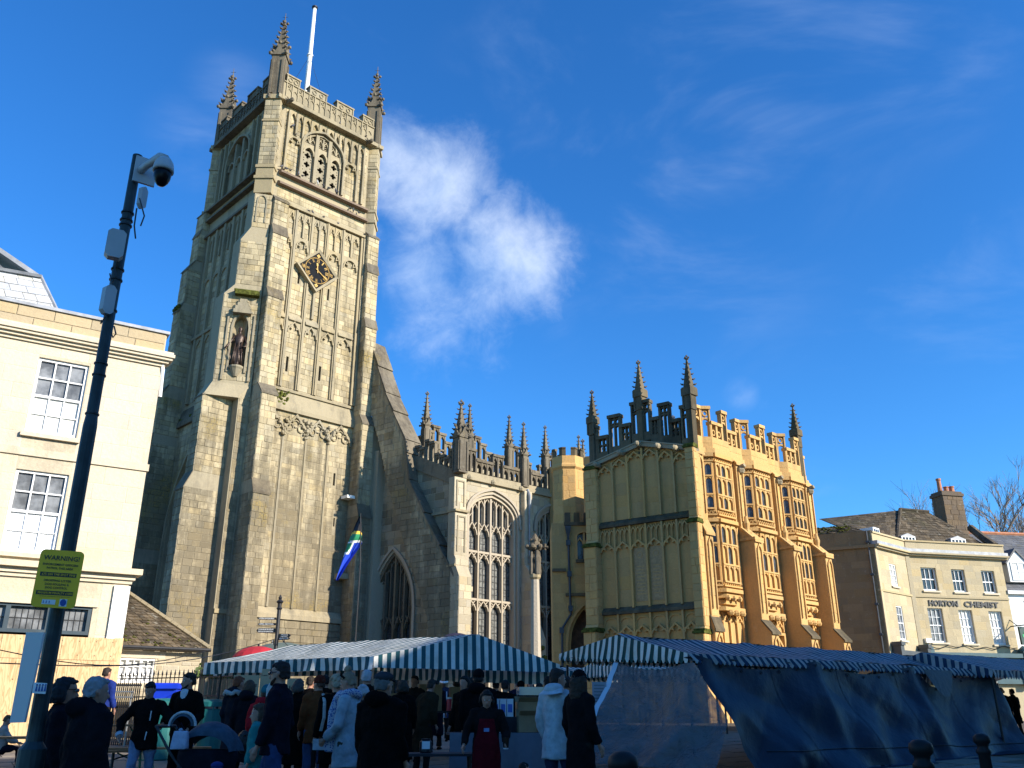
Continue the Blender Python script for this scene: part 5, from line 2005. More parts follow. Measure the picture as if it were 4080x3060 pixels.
def slope_tiles(owner, q, rows, width, mat, name, seed, thick=.035, lim=300, jit=.03):
	"""overlapping roof tiles on a sloping quadrilateral q = [eaves left, eaves right, top right, top left]; largest singly, rest joined"""
	q = [Vector(v) for v in q]
	r = random.Random(seed)
	nrm = (q[1] - q[0]).cross(q[3] - q[0]).normalized()
	if nrm.z < 0:
		nrm = -nrm
	items = []
	t = 0.0
	edges = [0.0]
	for j in range(rows):
		edges.append(edges[-1] + (1.25 - .5 * j / rows))
	edges = [e / edges[-1] for e in edges]
	for j in range(rows):
		t0, t1 = edges[j], min(edges[j + 1] + .35 / rows, 1.0)
		a0, b0 = q[0].lerp(q[3], t0), q[1].lerp(q[2], t0)
		a1, b1 = q[0].lerp(q[3], t1), q[1].lerp(q[2], t1)
		L = (b0 - a0).length
		if L < .08:
			continue
		x = -r.uniform(0, width)
		while x < L:
			w = width * r.uniform(.7, 1.3)
			u0, u1 = max(x, 0) / L, min(x + w - .012, L) / L
			x += w
			if u1 - u0 < .02 / L:
				continue
			h0, h1 = thick * r.uniform(.9, 1.7), thick * .25
			d = (q[0] - q[3]).normalized() * r.uniform(0, jit)
			p = [a0.lerp(b0, u0) + d, a0.lerp(b0, u1) + d, a1.lerp(b1, u1), a1.lerp(b1, u0)]
			items.append(([p[0], p[1], p[2], p[3], p[0] + nrm * h0, p[1] + nrm * h0, p[2] + nrm * h1, p[3] + nrm * h1], r.random()))
	cv = Vector((0, 0, CAM_Z))
	items.sort(key=lambda it: (it[0][4] - cv).length)
	for pts, tn in items[:lim]:
		m = MB()
		m.add(pts, [(4, 5, 6, 7), (0, 1, 5, 4), (1, 2, 6, 5), (3, 0, 4, 7)], tn)
		obj(name, m, mat, owner)
	if len(items) > lim:
		m = MB()
		for pts, tn in items[lim:]:
			m.add(pts, [(4, 5, 6, 7), (0, 1, 5, 4), (1, 2, 6, 5), (3, 0, 4, 7)], tn)
		obj(name + '_field', m, mat, owner, kind='stuff')


# ---- left-hand house
LO = at(600, 2100, 22)
LH = Fr((LO.x, LO.y), 57.7)
LW = Fr((LO.x, LO.y), 147.7)
hse = thing('town_house', 'cream stone town house with sash windows at the left, its ground floor behind plywood hoarding', 'house', (LH.P(-4, -3).x, LH.P(-4, -3).y, 0))
E0, E1 = -9.0, -.30
wins = [(-3.19, -2.04, 7.68, 9.64), (-3.19, -2.04, 4.80, 6.76), (-6.4, -5.25, 7.68, 9.64), (-6.4, -5.25, 4.80, 6.76)]
shop = (-8.6, -1.0, 3.0, 3.66)
m = MB()
m.wall(LH, [(E0, 0), (E1, 0), (E1, 10.95), (E0, 10.95)], [[(a, c), (b, c), (b, d), (a, d)] for a, b, c, d in wins] + [[(-8.6, .3), (-1.02, .3), (-1.02, 3.66), (-8.6, 3.66)]], 0, .25)
m.plan(LH, [(E0, -.6), (E1 - .02, -.6), (E1 - .02, -7), (E0, -7)], 0, 10.6)
m.plan(LH, [(E1 - .25, -.02), (E1, -.02), (E1, -7), (E1 - .25, -7)], 0, 10.9)
obj('wall', m, M_ASHLARW, hse)
hl = [rect_hole(a - .02, b + .02, c - .12, d + .02) for a, b, c, d in wins] + [rect_hole(-8.7, -.9, 0, 3.85)]
stones(hse, LH, E0, E1, .2, 4.25, 0, holes=hl, course=(.36, .44), length=(.6, 1.0), seed=500, mat=M_ASHLAR, proud=(.003, .006), gap=.006)
stones(hse, LH, E0, E1, 4.62, 7.1, 0, holes=hl, course=(.36, .44), length=(.6, 1.0), seed=501, mat=M_ASHLAR, proud=(.003, .006), gap=.006)
stones(hse, LH, E0, E1, 7.28, 9.98, 0, holes=hl, course=(.36, .44), length=(.6, 1.0), seed=502, mat=M_ASHLAR, proud=(.003, .006), gap=.006)
stones(hse, LH, E0, E1 - .02, 10.36, 10.92, .02, course=(.27, .28), length=(.75, .95), seed=503, mat=M_PARAPET, proud=(.004, .008), gap=.012, name='parapet_block')
m = MB()
m.box(LH, E0, E1 + .06, 10.92, 11.0, -.35, .08)
obj('lead_capping', m, M_LEADCAP, hse)
for z0, z1, n in ((9.98, 10.06, .06), (10.06, 10.13, .14), (10.13, 10.20, .22), (10.20, 10.29, .27), (10.29, 10.36, .23), (7.1, 7.28, .05), (4.25, 4.34, .06), (4.34, 4.46, .12), (4.46, 4.6, .26), (3.66, 3.86, .05)):
	m = MB()
	if z0 == 3.66:
		m.box(LH, -8.8, -.92, z0, z1, -.1, n)
	else:
		m.box(LH, E0, E1 + n * .9, z0, z1, -.3, n)
	obj('cornice_moulding', m, M_ASHLAR, hse)
sash(LH, *wins[0], 3, 4, hse, pane=M_PANE, pane2=M_FROST)
sash(LH, *wins[1], 3, 4, hse, pane=M_PANE, pane2=M_BRIGHTPANE)
sash(LH, *wins[2], 3, 4, hse, pane=M_PANE, pane2=M_FROST)
sash(LH, *wins[3], 3, 4, hse, pane=M_PANE, pane2=M_FROST)
M_SHOPBLUE = principled('dark_teal_paint', (0.03, 0.05, 0.065), 0.45, var=0.15)
m = MB()
m.box(LH, -8.6, -1.02, 3.02, 3.10, -.2, -.02)
m.box(LH, -8.6, -1.02, 3.60, 3.66, -.2, -.02)
for k in range(9):
	x = -1.06 - k * .86
	m.box(LH, x - .05, x + .05, 3.1, 3.6, -.2, -.02)
sf = obj('shop_window', m, M_SHOPBLUE, hse)
for k in range(8):
	x = -1.06 - k * .86
	m = MB()
	m.box(LH, x - .81, x - .05, 3.1, 3.6, -.16, -.13, rnd.random())
	obj('pane', m, M_PANE, sf)
	m = MB()
	for q in range(1, 6):
		m.box(LH, x - .81 + .76 * q / 6 - .008, x - .81 + .76 * q / 6 + .008, 3.1, 3.6, -.13, -.115)
	m.box(LH, x - .81, x - .05, 3.34, 3.36, -.13, -.115)
	obj('glazing_bar', m, M_IRON, sf)
m = MB()
m.box(LH, -8.6, -1.02, .3, 3.66, -.58, -.5)
obj('opening', m, M_VOID, hse)
m = MB()
m.tube([LH.P(-.33, .02, 10.25), LH.P(-.28, .02, 9.9), LH.P(-.22, -.15, 9.2)], .05, 6)
obj('downpipe', m, M_SASH, hse)
m = MB()
m.box(LH, E1 - .33, E1 + .03, .2, 4.2, .0, .07)
obj('pilaster', m, principled('white_render', (.82, .80, .74), .8, var=.05), hse)

# plywood hoarding in front of the ground floor: sheets of their own
M_PLY = bpy.data.materials.new('plywood')
M_PLY.use_nodes = True
T = NT(M_PLY.node_tree)
bs = T.n['Principled BSDF']
bs.inputs['Roughness'].default_value = .75
pos = T.add('ShaderNodeNewGeometry').outputs['Position']
oi = T.add('ShaderNodeObjectInfo').outputs['Random']
off_ = T.add('ShaderNodeCombineXYZ')
T.l.new(T.math('MULTIPLY', oi, 37.0), off_.inputs[2])
pv = T.vmath('ADD', pos, off_.outputs[0])
nz = T.noise(T.scale(pv, (2.6, 2.6, .5)), 1.6, 3.0, .55, .3)
rg = T.math('FRACT', T.math('MULTIPLY', nz, 11.0))
gr = T.ramp(rg, 0.0, .55, 0, 1)
fine = T.noise(T.scale(pv, (40, 40, 1.0)), 2.0, 3.0, .6)
c = T.mix(gr, (.44, .27, .12), (.62, .43, .225))
c = T.mix(T.ramp(fine, .4, .7, 0, .3), c, (.40, .25, .11))
kn = T.n.new('ShaderNodeTexVoronoi')
T.set(kn.inputs['Vector'], T.scale(pv, (1, 1, .6)))
kn.inputs['Scale'].default_value = 2.4
c = T.mix(T.ramp(kn.outputs['Distance'], .085, .03, 0, .85), c, (.15, .07, .03))
T.set(bs.inputs['Base Color'], c)
hoard = thing('plywood_hoarding', 'pale plywood hoarding of tall sheets covering the shopfront at the left', 'hoarding', (LH.P(-3, .3).x, LH.P(-3, .3).y, 0))
for k in range(7):
	a = -.36 - 1.22 * (k + 1)
	m = MB()
	m.box(LH, a + .004, a + 1.216, .05, 2.44, .22, .245)
	obj('plywood_sheet', m, M_PLY, hoard)
	m = MB()
	m.box(LH, a + .004, a + 1.216, 2.448, 2.95, .222, .247)
	obj('plywood_sheet', m, M_PLY, hoard)
	for zz in (.4, 1.2, 2.0, 2.38, 2.6):
		pass
M_PINE = principled('pine_batten', (.62, .43, .22), .8, var=.2, vscale=8)
for a in (-.36, -.46):
	m = MB()
	m.box(LH, a + .0, a + .09, .05, 2.97, .12, .21)
	obj('corner_post', m, M_PINE, hoard)
m = MB()
hr = Fr((LH.P(-.27, .25).x, LH.P(-.27, .25).y), 147.7 + 180)
m.box(LH, -.36, -.33, .05, 2.95, -.3, .22)
obj('return_sheet', m, M_PLY, hoard)
m = MB()
r = random.Random(2)
for k in range(7):
	for zz in (.5, 1.3, 2.0, 2.36, 2.55, 2.86):
		for q in range(4):
			c_ = LH.P(-.5 - 1.22 * k - q * .36, .247, zz)
			m.ball(c_, .012, 5, 3)
obj('screw_heads', m, M_IRON, hoard, kind='stuff')

# slated mansard gable behind the parapet
RO = LH.P(-3.0, -.9)
mans = thing('slated_dormer', 'silvery slate-hung mansard end rising above the parapet at far left', 'roof', (RO.x - 1, RO.y, 10.6))
mg = Fr((RO.x, RO.y), 66)
quad = [(-4.2, 10.6), (.30, 10.6), (-.62, 12.5), (-4.2, 12.75)]
m = MB()
P = mg.P
m.hexa([P(-4.2, -1.5, 10.5), P(.5, -1.5, 10.5), P(.5, -.05, 10.5), P(-4.2, -.05, 10.5), P(-4.2, -2.2, 12.5), P(-.7, -2.2, 12.5), P(-.7, -.55, 12.5), P(-4.2, -.55, 12.5)])
obj('roof_body', m, M_SLATE, mans)
slope_tiles(mans, [P(-4.2, 0, 10.55), P(.45, 0, 10.55), P(-.62, -.5, 12.45), P(-4.2, -.5, 12.45)], 8, .42, M_SLATEPALE, 'slate', 61, thick=.02, jit=.01)
m = MB()
m.tube([P(.5, -.02, 10.55), P(-.6, -.52, 12.5)], .05, 5)
m.hexa([P(-4.2, -.6, 12.42), P(-.55, -.6, 12.42), P(-.55, -.4, 12.40), P(-4.2, -.4, 12.42), P(-4.2, -.6, 12.52), P(-.55, -.6, 12.5), P(-.55, -.36, 12.46), P(-4.2, -.36, 12.5)])
obj('lead_flashing', m, M_LEADCAP, mans)
m = MB()
m.prism(mg, [(-1.35, 12.5), (-2.1, 13.05), (-2.9, 12.5)][::1], -1.4, -.7)
obj('gablet', m, M_SLATE, mans)
m = MB()
m.path(mg, [(-.6, 12.46), (-2.1, 13.3), (-3.6, 12.46)], .12, -1.5, -.55)
obj('lead_flashing', m, M_LEADCAP, mans)

# ---- little stone house with a stone-tiled roof in front of the tower
SO = at(462, 2580, 25.0)
SH = Fr((SO.x, SO.y), 57.7)
sh = thing('stone_cottage', 'low rubble-stone outbuilding with mossy stone-tiled roof and white window below the tower', 'cottage', (SH.P(1.2, -1.5).x, SH.P(1.2, -1.5).y, 0))
e = [SH.at(462, 2568), SH.at(825, 2580)]
L1 = e[1][0]
zE = 3.05
wA, wB = SH.at(455, 2622)[0], SH.at(620, 2622)[0]
wZ1, wZ0 = SH.at(520, 2622)[1], SH.at(520, 2720)[1]
m = MB()
m.wall(SH, [(-1.2, 0), (L1 - .12, 0), (L1 - .12, zE), (-1.2, zE)], [[(wA, wZ0), (wB, wZ0), (wB, wZ1), (wA, wZ1)]], 0, .2)
m.plan(SH, [(-1.2, -.4), (L1 - .13, -.4), (L1 - .13, -3), (-1.2, -3)], 0, zE)
obj('wall', m, M_ASHLARW, sh)
stones(sh, SH, -1.2, L1 - .13, .1, zE - .02, 0, holes=[rect_hole(wA - .05, wB + .05, wZ0 - .1, wZ1 + .22)], course=(.09, .17), length=(.18, .5), seed=510, mat=M_AISLE, proud=(.008, .022), gap=.018)
m = MB()
m.box(SH, wA - .1, wB + .25, wZ1 + .01, wZ1 + .2, -.1, .02)
obj('lintel', m, M_ASHLAR, sh)
cw = MB()
cw.box(SH, wA, wB, wZ0, wZ0 + .05, -.16, -.02)
cw.box(SH, wA, wB, wZ1 - .05, wZ1, -.16, -.02)
for k in range(7):
	x = wA + (wB - wA) * k / 6
	w_ = .035 if k % 2 == 0 else .014
	cw.box(SH, max(x - w_, wA), min(x + w_, wB), wZ0 + .05, wZ1 - .05, -.15, -.025 if k % 2 == 0 else -.04)
for q in (1, 2):
	z = wZ0 + (wZ1 - wZ0) * q / 3
	cw.box(SH, wA + .03, wB - .03, z - .013, z + .013, -.14, -.045)
cwo = obj('window', cw, M_SASH, sh)
for k in range(6):
	for q in range(3):
		m = MB()
		x0, x1 = wA + (wB - wA) * k / 6, wA + (wB - wA) * (k + 1) / 6
		z0, z1 = wZ0 + (wZ1 - wZ0) * q / 3, wZ0 + (wZ1 - wZ0) * (q + 1) / 3
		m.box(SH, x0, x1, z0, z1, -.125, -.115, rnd.random())
		obj('pane', m, M_BRIGHTPANE if q < 2 else M_FROST, cwo)
P = SH.P
ridge_t = (SH.at(470, 2340, -1.9)[0], SH.at(462, 2325, -1.9)[1])
rq = [P(-1.3, .18, zE - .02), P(L1, .18, zE - .02), P(-.1, -1.9, ridge_t[1]), P(-1.3, -1.9, ridge_t[1])]
m = MB()
m.add([rq[0], rq[1], rq[2], rq[3], P(L1, -2.8, zE)], [(0, 1, 2, 3), (1, 4, 2)])
obj('roof', m, M_SLATE, sh)
slope_tiles(sh, rq, 23, .15, M_STONETILE, 'roof_tile', 62, thick=.028, jit=.03)
m = MB()
a_, b_ = rq[1], rq[2]
for k in range(16):
	p0, p1 = a_.lerp(b_, k / 16), a_.lerp(b_, (k + .93) / 16)
	m.tube([p0 + Vector((0, 0, .05)), p1 + Vector((0, 0, .05))], .07, 6)
obj('hip_tiles', m, M_DRESS, sh, kind='stuff')
m = MB()
m.tube([P(-1.3, .27, zE - .04), P(L1 + .05, .27, zE - .05)], .05, 8)
obj('gutter', m, M_IRON, sh)
m = MB()
r = random.Random(12)
for k in range(150):
	t = r.random() ** 1.5
	p = rq[0].lerp(rq[1], r.random() * (1 - .6 * t)).lerp(rq[3].lerp(rq[2], r.random()), t)
	m.ball(p + Vector((0, 0, .05)), r.uniform(.02, .06), 5, 3, sz=.5)
obj('moss', m, M_MOSS, sh, kind='stuff')

# ---- the chemist's: angled wing, main front, dark side wall
M_CHEM = stone_mat('chemist_stone', (0.43, 0.355, 0.225), dark=(0.2, 0.155, 0.1), pale=(0.56, 0.48, 0.34), stain=0.35, stain_lo=0.52, tonevar=0.12, lich=0.0)
M_CHEMW = stone_mat('chemist_wall', (0.45, 0.375, 0.24), dark=(0.24, 0.19, 0.12), tonevar=0.03, stain=0.35, stain_lo=0.5, lich=0.0)
M_CHEMSHADE = stone_mat('chemist_shaded_wall', (0.24, 0.165, 0.09), dark=(0.10, 0.07, 0.04), tonevar=0.15, stain=0.5, lich=0.0)  # darker copy of the chemist stone: the side wall's shade is in its colour
KO = at(3536, 2554, 52)
CWf = Fr((KO.x, KO.y), 48)
k2 = CWf.P(4.08)
CM = Fr((k2.x, k2.y), 76)
CS = Fr((KO.x, KO.y), 118)
chem = thing('chemist_building', 'three-storey stone chemist shop with sash windows, stone-tiled mansard roof and tall chimney at right', 'shop building', (CM.P(2, -4).x, CM.P(2, -4).y, 0))
LM = 7.0
wW = [(1.62, 2.44, 8.55, 9.86), (1.68, 2.46, 5.44, 7.4)]
wM = [(.9, 2.0, 8.52, 9.93), (3.1, 4.08, 8.5, 9.9), (5.3, 6.28, 8.5, 9.9), (.92, 1.98, 5.45, 7.47), (3.12, 4.1, 5.42, 7.42), (5.3, 6.28, 5.4, 7.4)]
m = MB()
m.wall(CWf, [(0, 0), (4.08, 0), (4.08, 10.7), (0, 10.7)], [[(a, c), (b, c), (b, d), (a, d)] for a, b, c, d in wW], 0, .22)
m.wall(CM, [(0, 0), (LM, 0), (LM, 10.7), (0, 10.7)], [[(a, c), (b, c), (b, d), (a, d)] for a, b, c, d in wM], 0, .22)
m.box(CWf, .1, 3.9, 0, 10.6, -4, -.4)
m.box(CM, 0, LM, 0, 10.6, -5, -.4)
obj('wall', m, M_CHEMW, chem)
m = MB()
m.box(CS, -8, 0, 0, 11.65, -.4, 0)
obj('side_wall', m, M_CHEMSHADE, chem, label='side wall coloured dark brown for its shade')
stones(chem, CS, -6, -.05, 4.5, 10.6, 0, course=(.35, .45), length=(.5, .9), seed=520, mat=M_CHEMSHADE, proud=(.004, .012), name='side_wall_stone')
hl = [rect_hole(a - .02, b + .02, c - .12, d + .02) for a, b, c, d in wW]
stones(chem, CWf, .02, 4.0, 4.4, 8.1, 0, holes=hl, course=(.36, .5), length=(.5, 1.0), seed=521, mat=M_CHEM, proud=(.003, .007), gap=.006)
stones(chem, CWf, .02, 4.0, 8.22, 10.6, 0, holes=hl, course=(.36, .5), length=(.5, 1.0), seed=522, mat=M_CHEM, proud=(.003, .007), gap=.006)
hl = [rect_hole(a - .02, b + .02, c - .12, d + .02) for a, b, c, d in wM]
stones(chem, CM, .2, LM, 4.4, 8.1, 0, holes=hl, course=(.36, .5), length=(.5, 1.0), seed=523, mat=M_CHEM, proud=(.003, .007), gap=.006)
stones(chem, CM, .2, LM, 8.22, 10.6, 0, holes=hl, course=(.36, .5), length=(.5, 1.0), seed=524, mat=M_CHEM, proud=(.003, .007), gap=.006)
for fr, a, b in ((CWf, -.05, 4.1), (CM, 0.05, LM + .35)):
	for z0, z1, n, mt in ((10.62, 10.72, .22, M_CHEM), (10.72, 10.82, .36, M_CHEM), (10.82, 11.02, .28, M_LEADCAP), (11.02, 11.5, .0, M_CHEM), (11.5, 11.6, .08, M_CHEM), (8.1, 8.22, .07, M_CHEM)):
		m = MB()
		m.box(fr, a if z0 < 11 else a + .02, b if z0 != 8.1 else min(b, LM), z0, z1, -.3, n)
		obj('cornice_moulding', m, mt, chem)
m = MB()
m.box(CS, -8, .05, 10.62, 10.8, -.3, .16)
obj('cornice_moulding', m, M_CHEMSHADE, chem)
m = MB()
m.box(CM, -.12, .16, 4.4, 10.6, 0, .10)
obj('pilaster', m, M_CHEM, chem)
m = MB()
m.box(CWf, 0, .25, 4.4, 10.6, 0, .06)
obj('pilaster', m, M_CHEM, chem)
for i, w in enumerate(wW):
	sash(CWf, *w, 2, 4, chem, n=-.04, pane=M_FROST if i == 0 else M_PANE, bar=.024)
for i, w in enumerate(wM):
	sash(CM, *w, 3, 2 if i < 3 else 4, chem, n=-.14, pane=M_DKPANE if i < 3 else (M_FROST if i > 3 else M_PANE), bar=.026)
lm = principled('black_letter', (.015, .016, .02), .5)
for tx, s0, s1 in (('HORTON', 1.08, 3.15), ('CHEMIST', 3.6, 6.12)):
	lettering(tx, lm, chem, face_matrix(CM, (s0 + s1) / 2, .03, 7.77), .36, s1 - s0, .035, .03, 'shop_sign_letters')
# stone-tiled roofs
P, Q = CM.P, CWf.P
rz = 13.6
q = [P(-.2, -.4, 11.3), P(LM + .0, -.4, 11.3), P(5.0, -3.4, 14.3), P(2.8, -3.4, 14.35)]
farp = at(3262, 2068, 59)
m = MB()
m.add([q[0], q[1], q[2], q[3], farp, Q(.4, -.6, 11.3)], [(0, 1, 2, 3), (0, 3, 4, 5)])
obj('roof', m, M_SLATE, chem)
slope_tiles(chem, q, 15, .34, M_STONETILE, 'roof_tile', 63, thick=.035)
slope_tiles(chem, [Q(.3, -.5, 11.35), q[0], q[3], farp], 12, .36, M_STONETILE, 'roof_tile', 64, thick=.035, lim=120)
slope_tiles(chem, [CS.P(-4.6, -.25, 11.6), CS.P(-.3, -.25, 11.6), CS.P(-1.5, -1.5, 12.35), CS.P(-4.6, -1.5, 12.35)], 7, .36, M_STONETILE, 'roof_tile', 65, thick=.035, lim=100)
m = MB()
r = random.Random(3)
for k in range(120):
	m.ball(CS.P(r.uniform(-4.5, -1.2), -.3 - r.random() * 1.0, 11.66 + r.random() * .6), r.uniform(.06, .13), 5, 3, sz=.5)
obj('moss', m, M_MOSS, chem, kind='stuff')
m = MB()
m.tube([q[0] + Vector((0, 0, .08)), q[3] + Vector((0, 0, .08))], .12, 6)
m.tube([q[3] + Vector((0, 0, .05)), q[2] + Vector((0, 0, .05))], .13, 6)
obj('ridge_tiles', m, M_STONETILE, chem)
for a, b in ((.35, 1.35), (4.0, 5.1)):          # dormers behind the parapet
	d = MB()
	d.box(CM, a, b, 11.45, 11.95, -1.6, -.62)
	d.prism(CM, [(a - .06, 11.95), (b + .06, 11.95), ((a + b) / 2, 12.16)], -1.6, -.56)
	dm = obj('dormer', d, M_LEADCAP, chem)
	d = MB()
	for k in range(5):
		x = a + .03 + (b - a - .06) * k / 4
		d.box(CM, x - .03, x + .03, 11.5, 11.95, -.62, -.56)
	for z in (11.5, 11.72, 11.92):
		d.box(CM, a + .05, b - .05, z - .025, z + .025, -.62, -.565)
	obj('dormer_window', d, M_SASH, dm)
	for k in range(4):
		for z0, z1 in ((11.5, 11.72), (11.72, 11.92)):
			x0, x1 = a + .03 + (b - a - .06) * k / 4, a + .03 + (b - a - .06) * (k + 1) / 4
			d = MB()
			d.box(CM, x0 + .03, x1 - .03, z0 + .02, z1 - .02, -.618, -.60)
			obj('pane', d, M_DKPANE, dm)
d = MB()
d.box(CWf, 1.3, 2.1, 11.6, 12.1, -1.4, -.5)
obj('dormer', d, M_SASH, chem)
for k in (0, 1, 2):
	d = MB()
	d.box(CWf, 1.38 + .23 * k, 1.56 + .23 * k, 11.7, 12.0, -.5, -.49)
	obj('pane', d, M_DKPANE, chem)
# chimney
cb = CM.P(6.7, -3.4)
m = MB()
f = Fr((cb.x, cb.y), 76)
m.box(f, -.8, .8, 11, 15.45, -.55, .55)
ch = obj('chimney', m, stone_mat('sooty_stone', (.15, .11, .075), dark=(.07, .05, .035), stain=.6, tonevar=.15, lich=.1), chem)
stones(chem, f, -.8, .8, 12, 15.4, .55, course=(.3, .4), length=(.4, .8), seed=530, mat=MATS['sooty_stone'], name='chimney_stone')
m = MB()
m.box(f, -.88, .88, 15.45, 15.65, -.63, .63)
m.box(f, -.8, .8, 15.65, 15.78, -.55, .55)
obj('chimney_cap', m, MATS['sooty_stone'], ch)
M_TERRA = principled('terracotta', (.42, .17, .085), .8, var=.2)
for x, h, rr in ((-.45, 1.0, .17), (.05, .45, .19), (.5, .5, .2)):
	m = MB()
	m.lathe(f.P(x, 0, 15.76), [(rr, 0), (rr * .85, h * .5), (rr * .8, h * .85), (rr, h * .88), (rr, h)], 10)
	obj('chimney_pot', m, M_TERRA, ch, smooth=False)
# gable kneeler on the right of the roof
m = MB()
gp = [CM.P(LM - .1, -.2, 11.5), CM.P(LM - .1, -.9, 12.1), CM.P(LM - .1, -2.0, 13.1)]
m.tube(gp, [.3, .26, .24], 6)
obj('gable_coping', m, M_STONETILE, chem)
# drain pipe down the corner
m = MB()
m.tube([CS.P(-.28, .1, 11.6), CS.P(-.28, .1, 3.0)], .055, 6)
pp = obj('downpipe', m, M_PIPE, chem)
for z in (10.9, 9.0, 7.3, 5.6):
	m = MB()
	m.box(CS, -.38, -.18, z, z + .12, .0, .2)
	obj('collar', m, M_PIPE, pp)
# shopfronts
M_TEAL = principled('teal_shop_paint', (.03, .075, .09), .4, var=.12)
M_GREYP = principled('grey_shop_paint', (.06, .065, .07), .45, var=.12)
m = MB()
m.box(CWf, .4, 4.0, 3.35, 4.55, -.1, .35)
m.box(CWf, .3, 4.05, 4.55, 4.8, -.1, .55)
sfa = obj('shopfront', m, M_GREYP, chem, label='grey shopfront fascia')
for s in (.45, 3.85):
	m = MB()
	m.box(CWf, s - .2, s + .2, 3.3, 5.05, .1, .62)
	m.box(CWf, s - .24, s + .24, 5.05, 5.25, .1, .7)
	obj('console', m, M_GREYP, sfa)
M_CREAML = principled('cream_lettering', (.8, .76, .62), .5)
lettering('BLUSHES', M_CREAML, sfa, face_matrix(CWf, 2.25, .37, 4.1), .36, 2.0, .01, .01, 'shop_sign_letters')
m = MB()
m.box(CM, .2, LM + .1, 3.1, 4.6, -.1, .3)
m.box(CM, .1, LM + .2, 4.6, 4.85, -.1, .5)
sfb = obj('shopfront', m, M_TEAL, chem, label='teal shopfront fascia')
for s in (.3, LM + .05):
	m = MB()
	m.box(CM, s - .22, s + .22, 3.0, 5.0, .1, .55)
	m.lathe(CM.P(s, .32, 5.0), [(.3, 0), (.3, .12), (.05, .32)], 8)
	obj('console', m, M_TEAL, sfb)
lettering('HORTONS', M_CREAML, sfb, face_matrix(CM, 3.7, .32, 3.62), .34, 2.3, .01, .01, 'shop_sign_letters')
m = MB()
pts = [CM.P(.2 + 6.6 * k / 24, .1, 5.2 + .07 * math.sin(k * 1.3) - .05 * math.sin(k * .5)) for k in range(25)]
m.tube(pts, .025, 4)
obj('cable', m, M_IRON, chem)
m = MB()
m.box(CM, .35, .75, 5.4, 5.66, 0, .2)
obj('alarm_box', m, M_SASH, chem)
# hanging pharmacy sign
hs0 = thing('hanging_sign', 'small dark hanging sign with green cross on an iron bracket at the chemist corner', 'sign', CM.P(6.75, .1, 5.6))
m = MB()
m.tube([CM.P(6.75, .0, 6.5), CM.P(6.85, 1.25, 6.5)], .035, 5)
m.tube([CM.P(6.75, .0, 6.9), CM.P(6.8, .5, 6.5)], .025, 5)
obj('bracket', m, M_IRON, hs0)
hp_ = CM.P(6.83, .85)
hf = Fr((hp_.x, hp_.y), 76 - 8)
m = MB()
m.box(hf, -.38, .38, 5.35, 6.4, -.06, .06)
obj('sign_board', m, principled('dark_green_board', (.02, .045, .035), .4), hs0)
m = MB()
m.box(hf, -.24, .24, 5.78, 5.96, .06, .08)
m.box(hf, -.09, .09, 5.62, 5.78, .06, .08)
m.box(hf, -.09, .09, 5.96, 6.12, .06, .08)
obj('green_cross', m, principled('green_cross_paint', (.05, .3, .12), .4), hs0)

# ---- white house and the slate roof beyond
WO = CM.P(LM + .05, -.15)
WF = Fr((WO.x, WO.y), 80)
wh = thing('white_house', 'white rendered house with slate roof and pointed dormer at the right edge', 'house', (WF.P(4, -4).x, WF.P(4, -4).y, 0))
M_WRENDER = principled('white_render_wall', (.72, .73, .71), .85, var=.05, vscale=2)
hw_ = [(1.05, 2.1, 6.0, 8.2), (3.6, 4.7, 6.0, 8.2)]
m = MB()
m.wall(WF, [(0, 0), (9, 0), (9, 8.6), (0, 8.6)], [[(a, c), (b, c), (b, d), (a, d)] for a, b, c, d in hw_], 0, .2)
m.box(WF, 0, 9, 0, 8.5, -6, -.3)
obj('wall', m, M_WRENDER, wh)
for w in hw_:
	sash(WF, *w, 3, 4, wh, n=-.04, pane=M_PANE)
m = MB()
m.box(WF, -.05, 9.1, 8.5, 8.7, -.2, .25)
obj('eaves', m, M_SASH, wh)
P = WF.P
rq = [P(-.1, .2, 8.65), P(9, .2, 8.65), P(9, -4.5, 13.3), P(-2.4, -4.5, 13.3)]
m = MB()
m.add(rq, [(0, 1, 2, 3)])
obj('roof', m, M_SLATE, wh)
slope_tiles(wh, rq, 22, .42, M_SLATE, 'slate', 66, thick=.02, jit=.008, lim=200)
m = MB()
m.tube([P(-2.4, -4.5, 13.35), P(9, -4.5, 13.35)], .13, 6)
obj('ridge_tiles', m, M_TERRA, wh)
d = MB()
d.box(WF, .55, 2.0, 9.3, 10.6, -2.2, -.1)
d.prism(WF, [(.55, 10.6), (2.0, 10.6), (1.27, 11.3)], -2.6, -.1)
dm = obj('dormer', d, M_WRENDER, wh)
d = MB()
d.path(WF, [(.42, 10.45), (1.27, 11.38), (2.12, 10.45)], .1, -3, -.02)
obj('dormer_roof', d, M_SLATE, dm)
sash(WF, .75, 1.8, 9.4, 10.55, 2, 2, dm, n=-.05, pane=M_PANE, sill=False)

# ---- bare trees beyond the roofs
M_BARK = principled('winter_twigs', (.27, .21, .16), .9, var=.3)


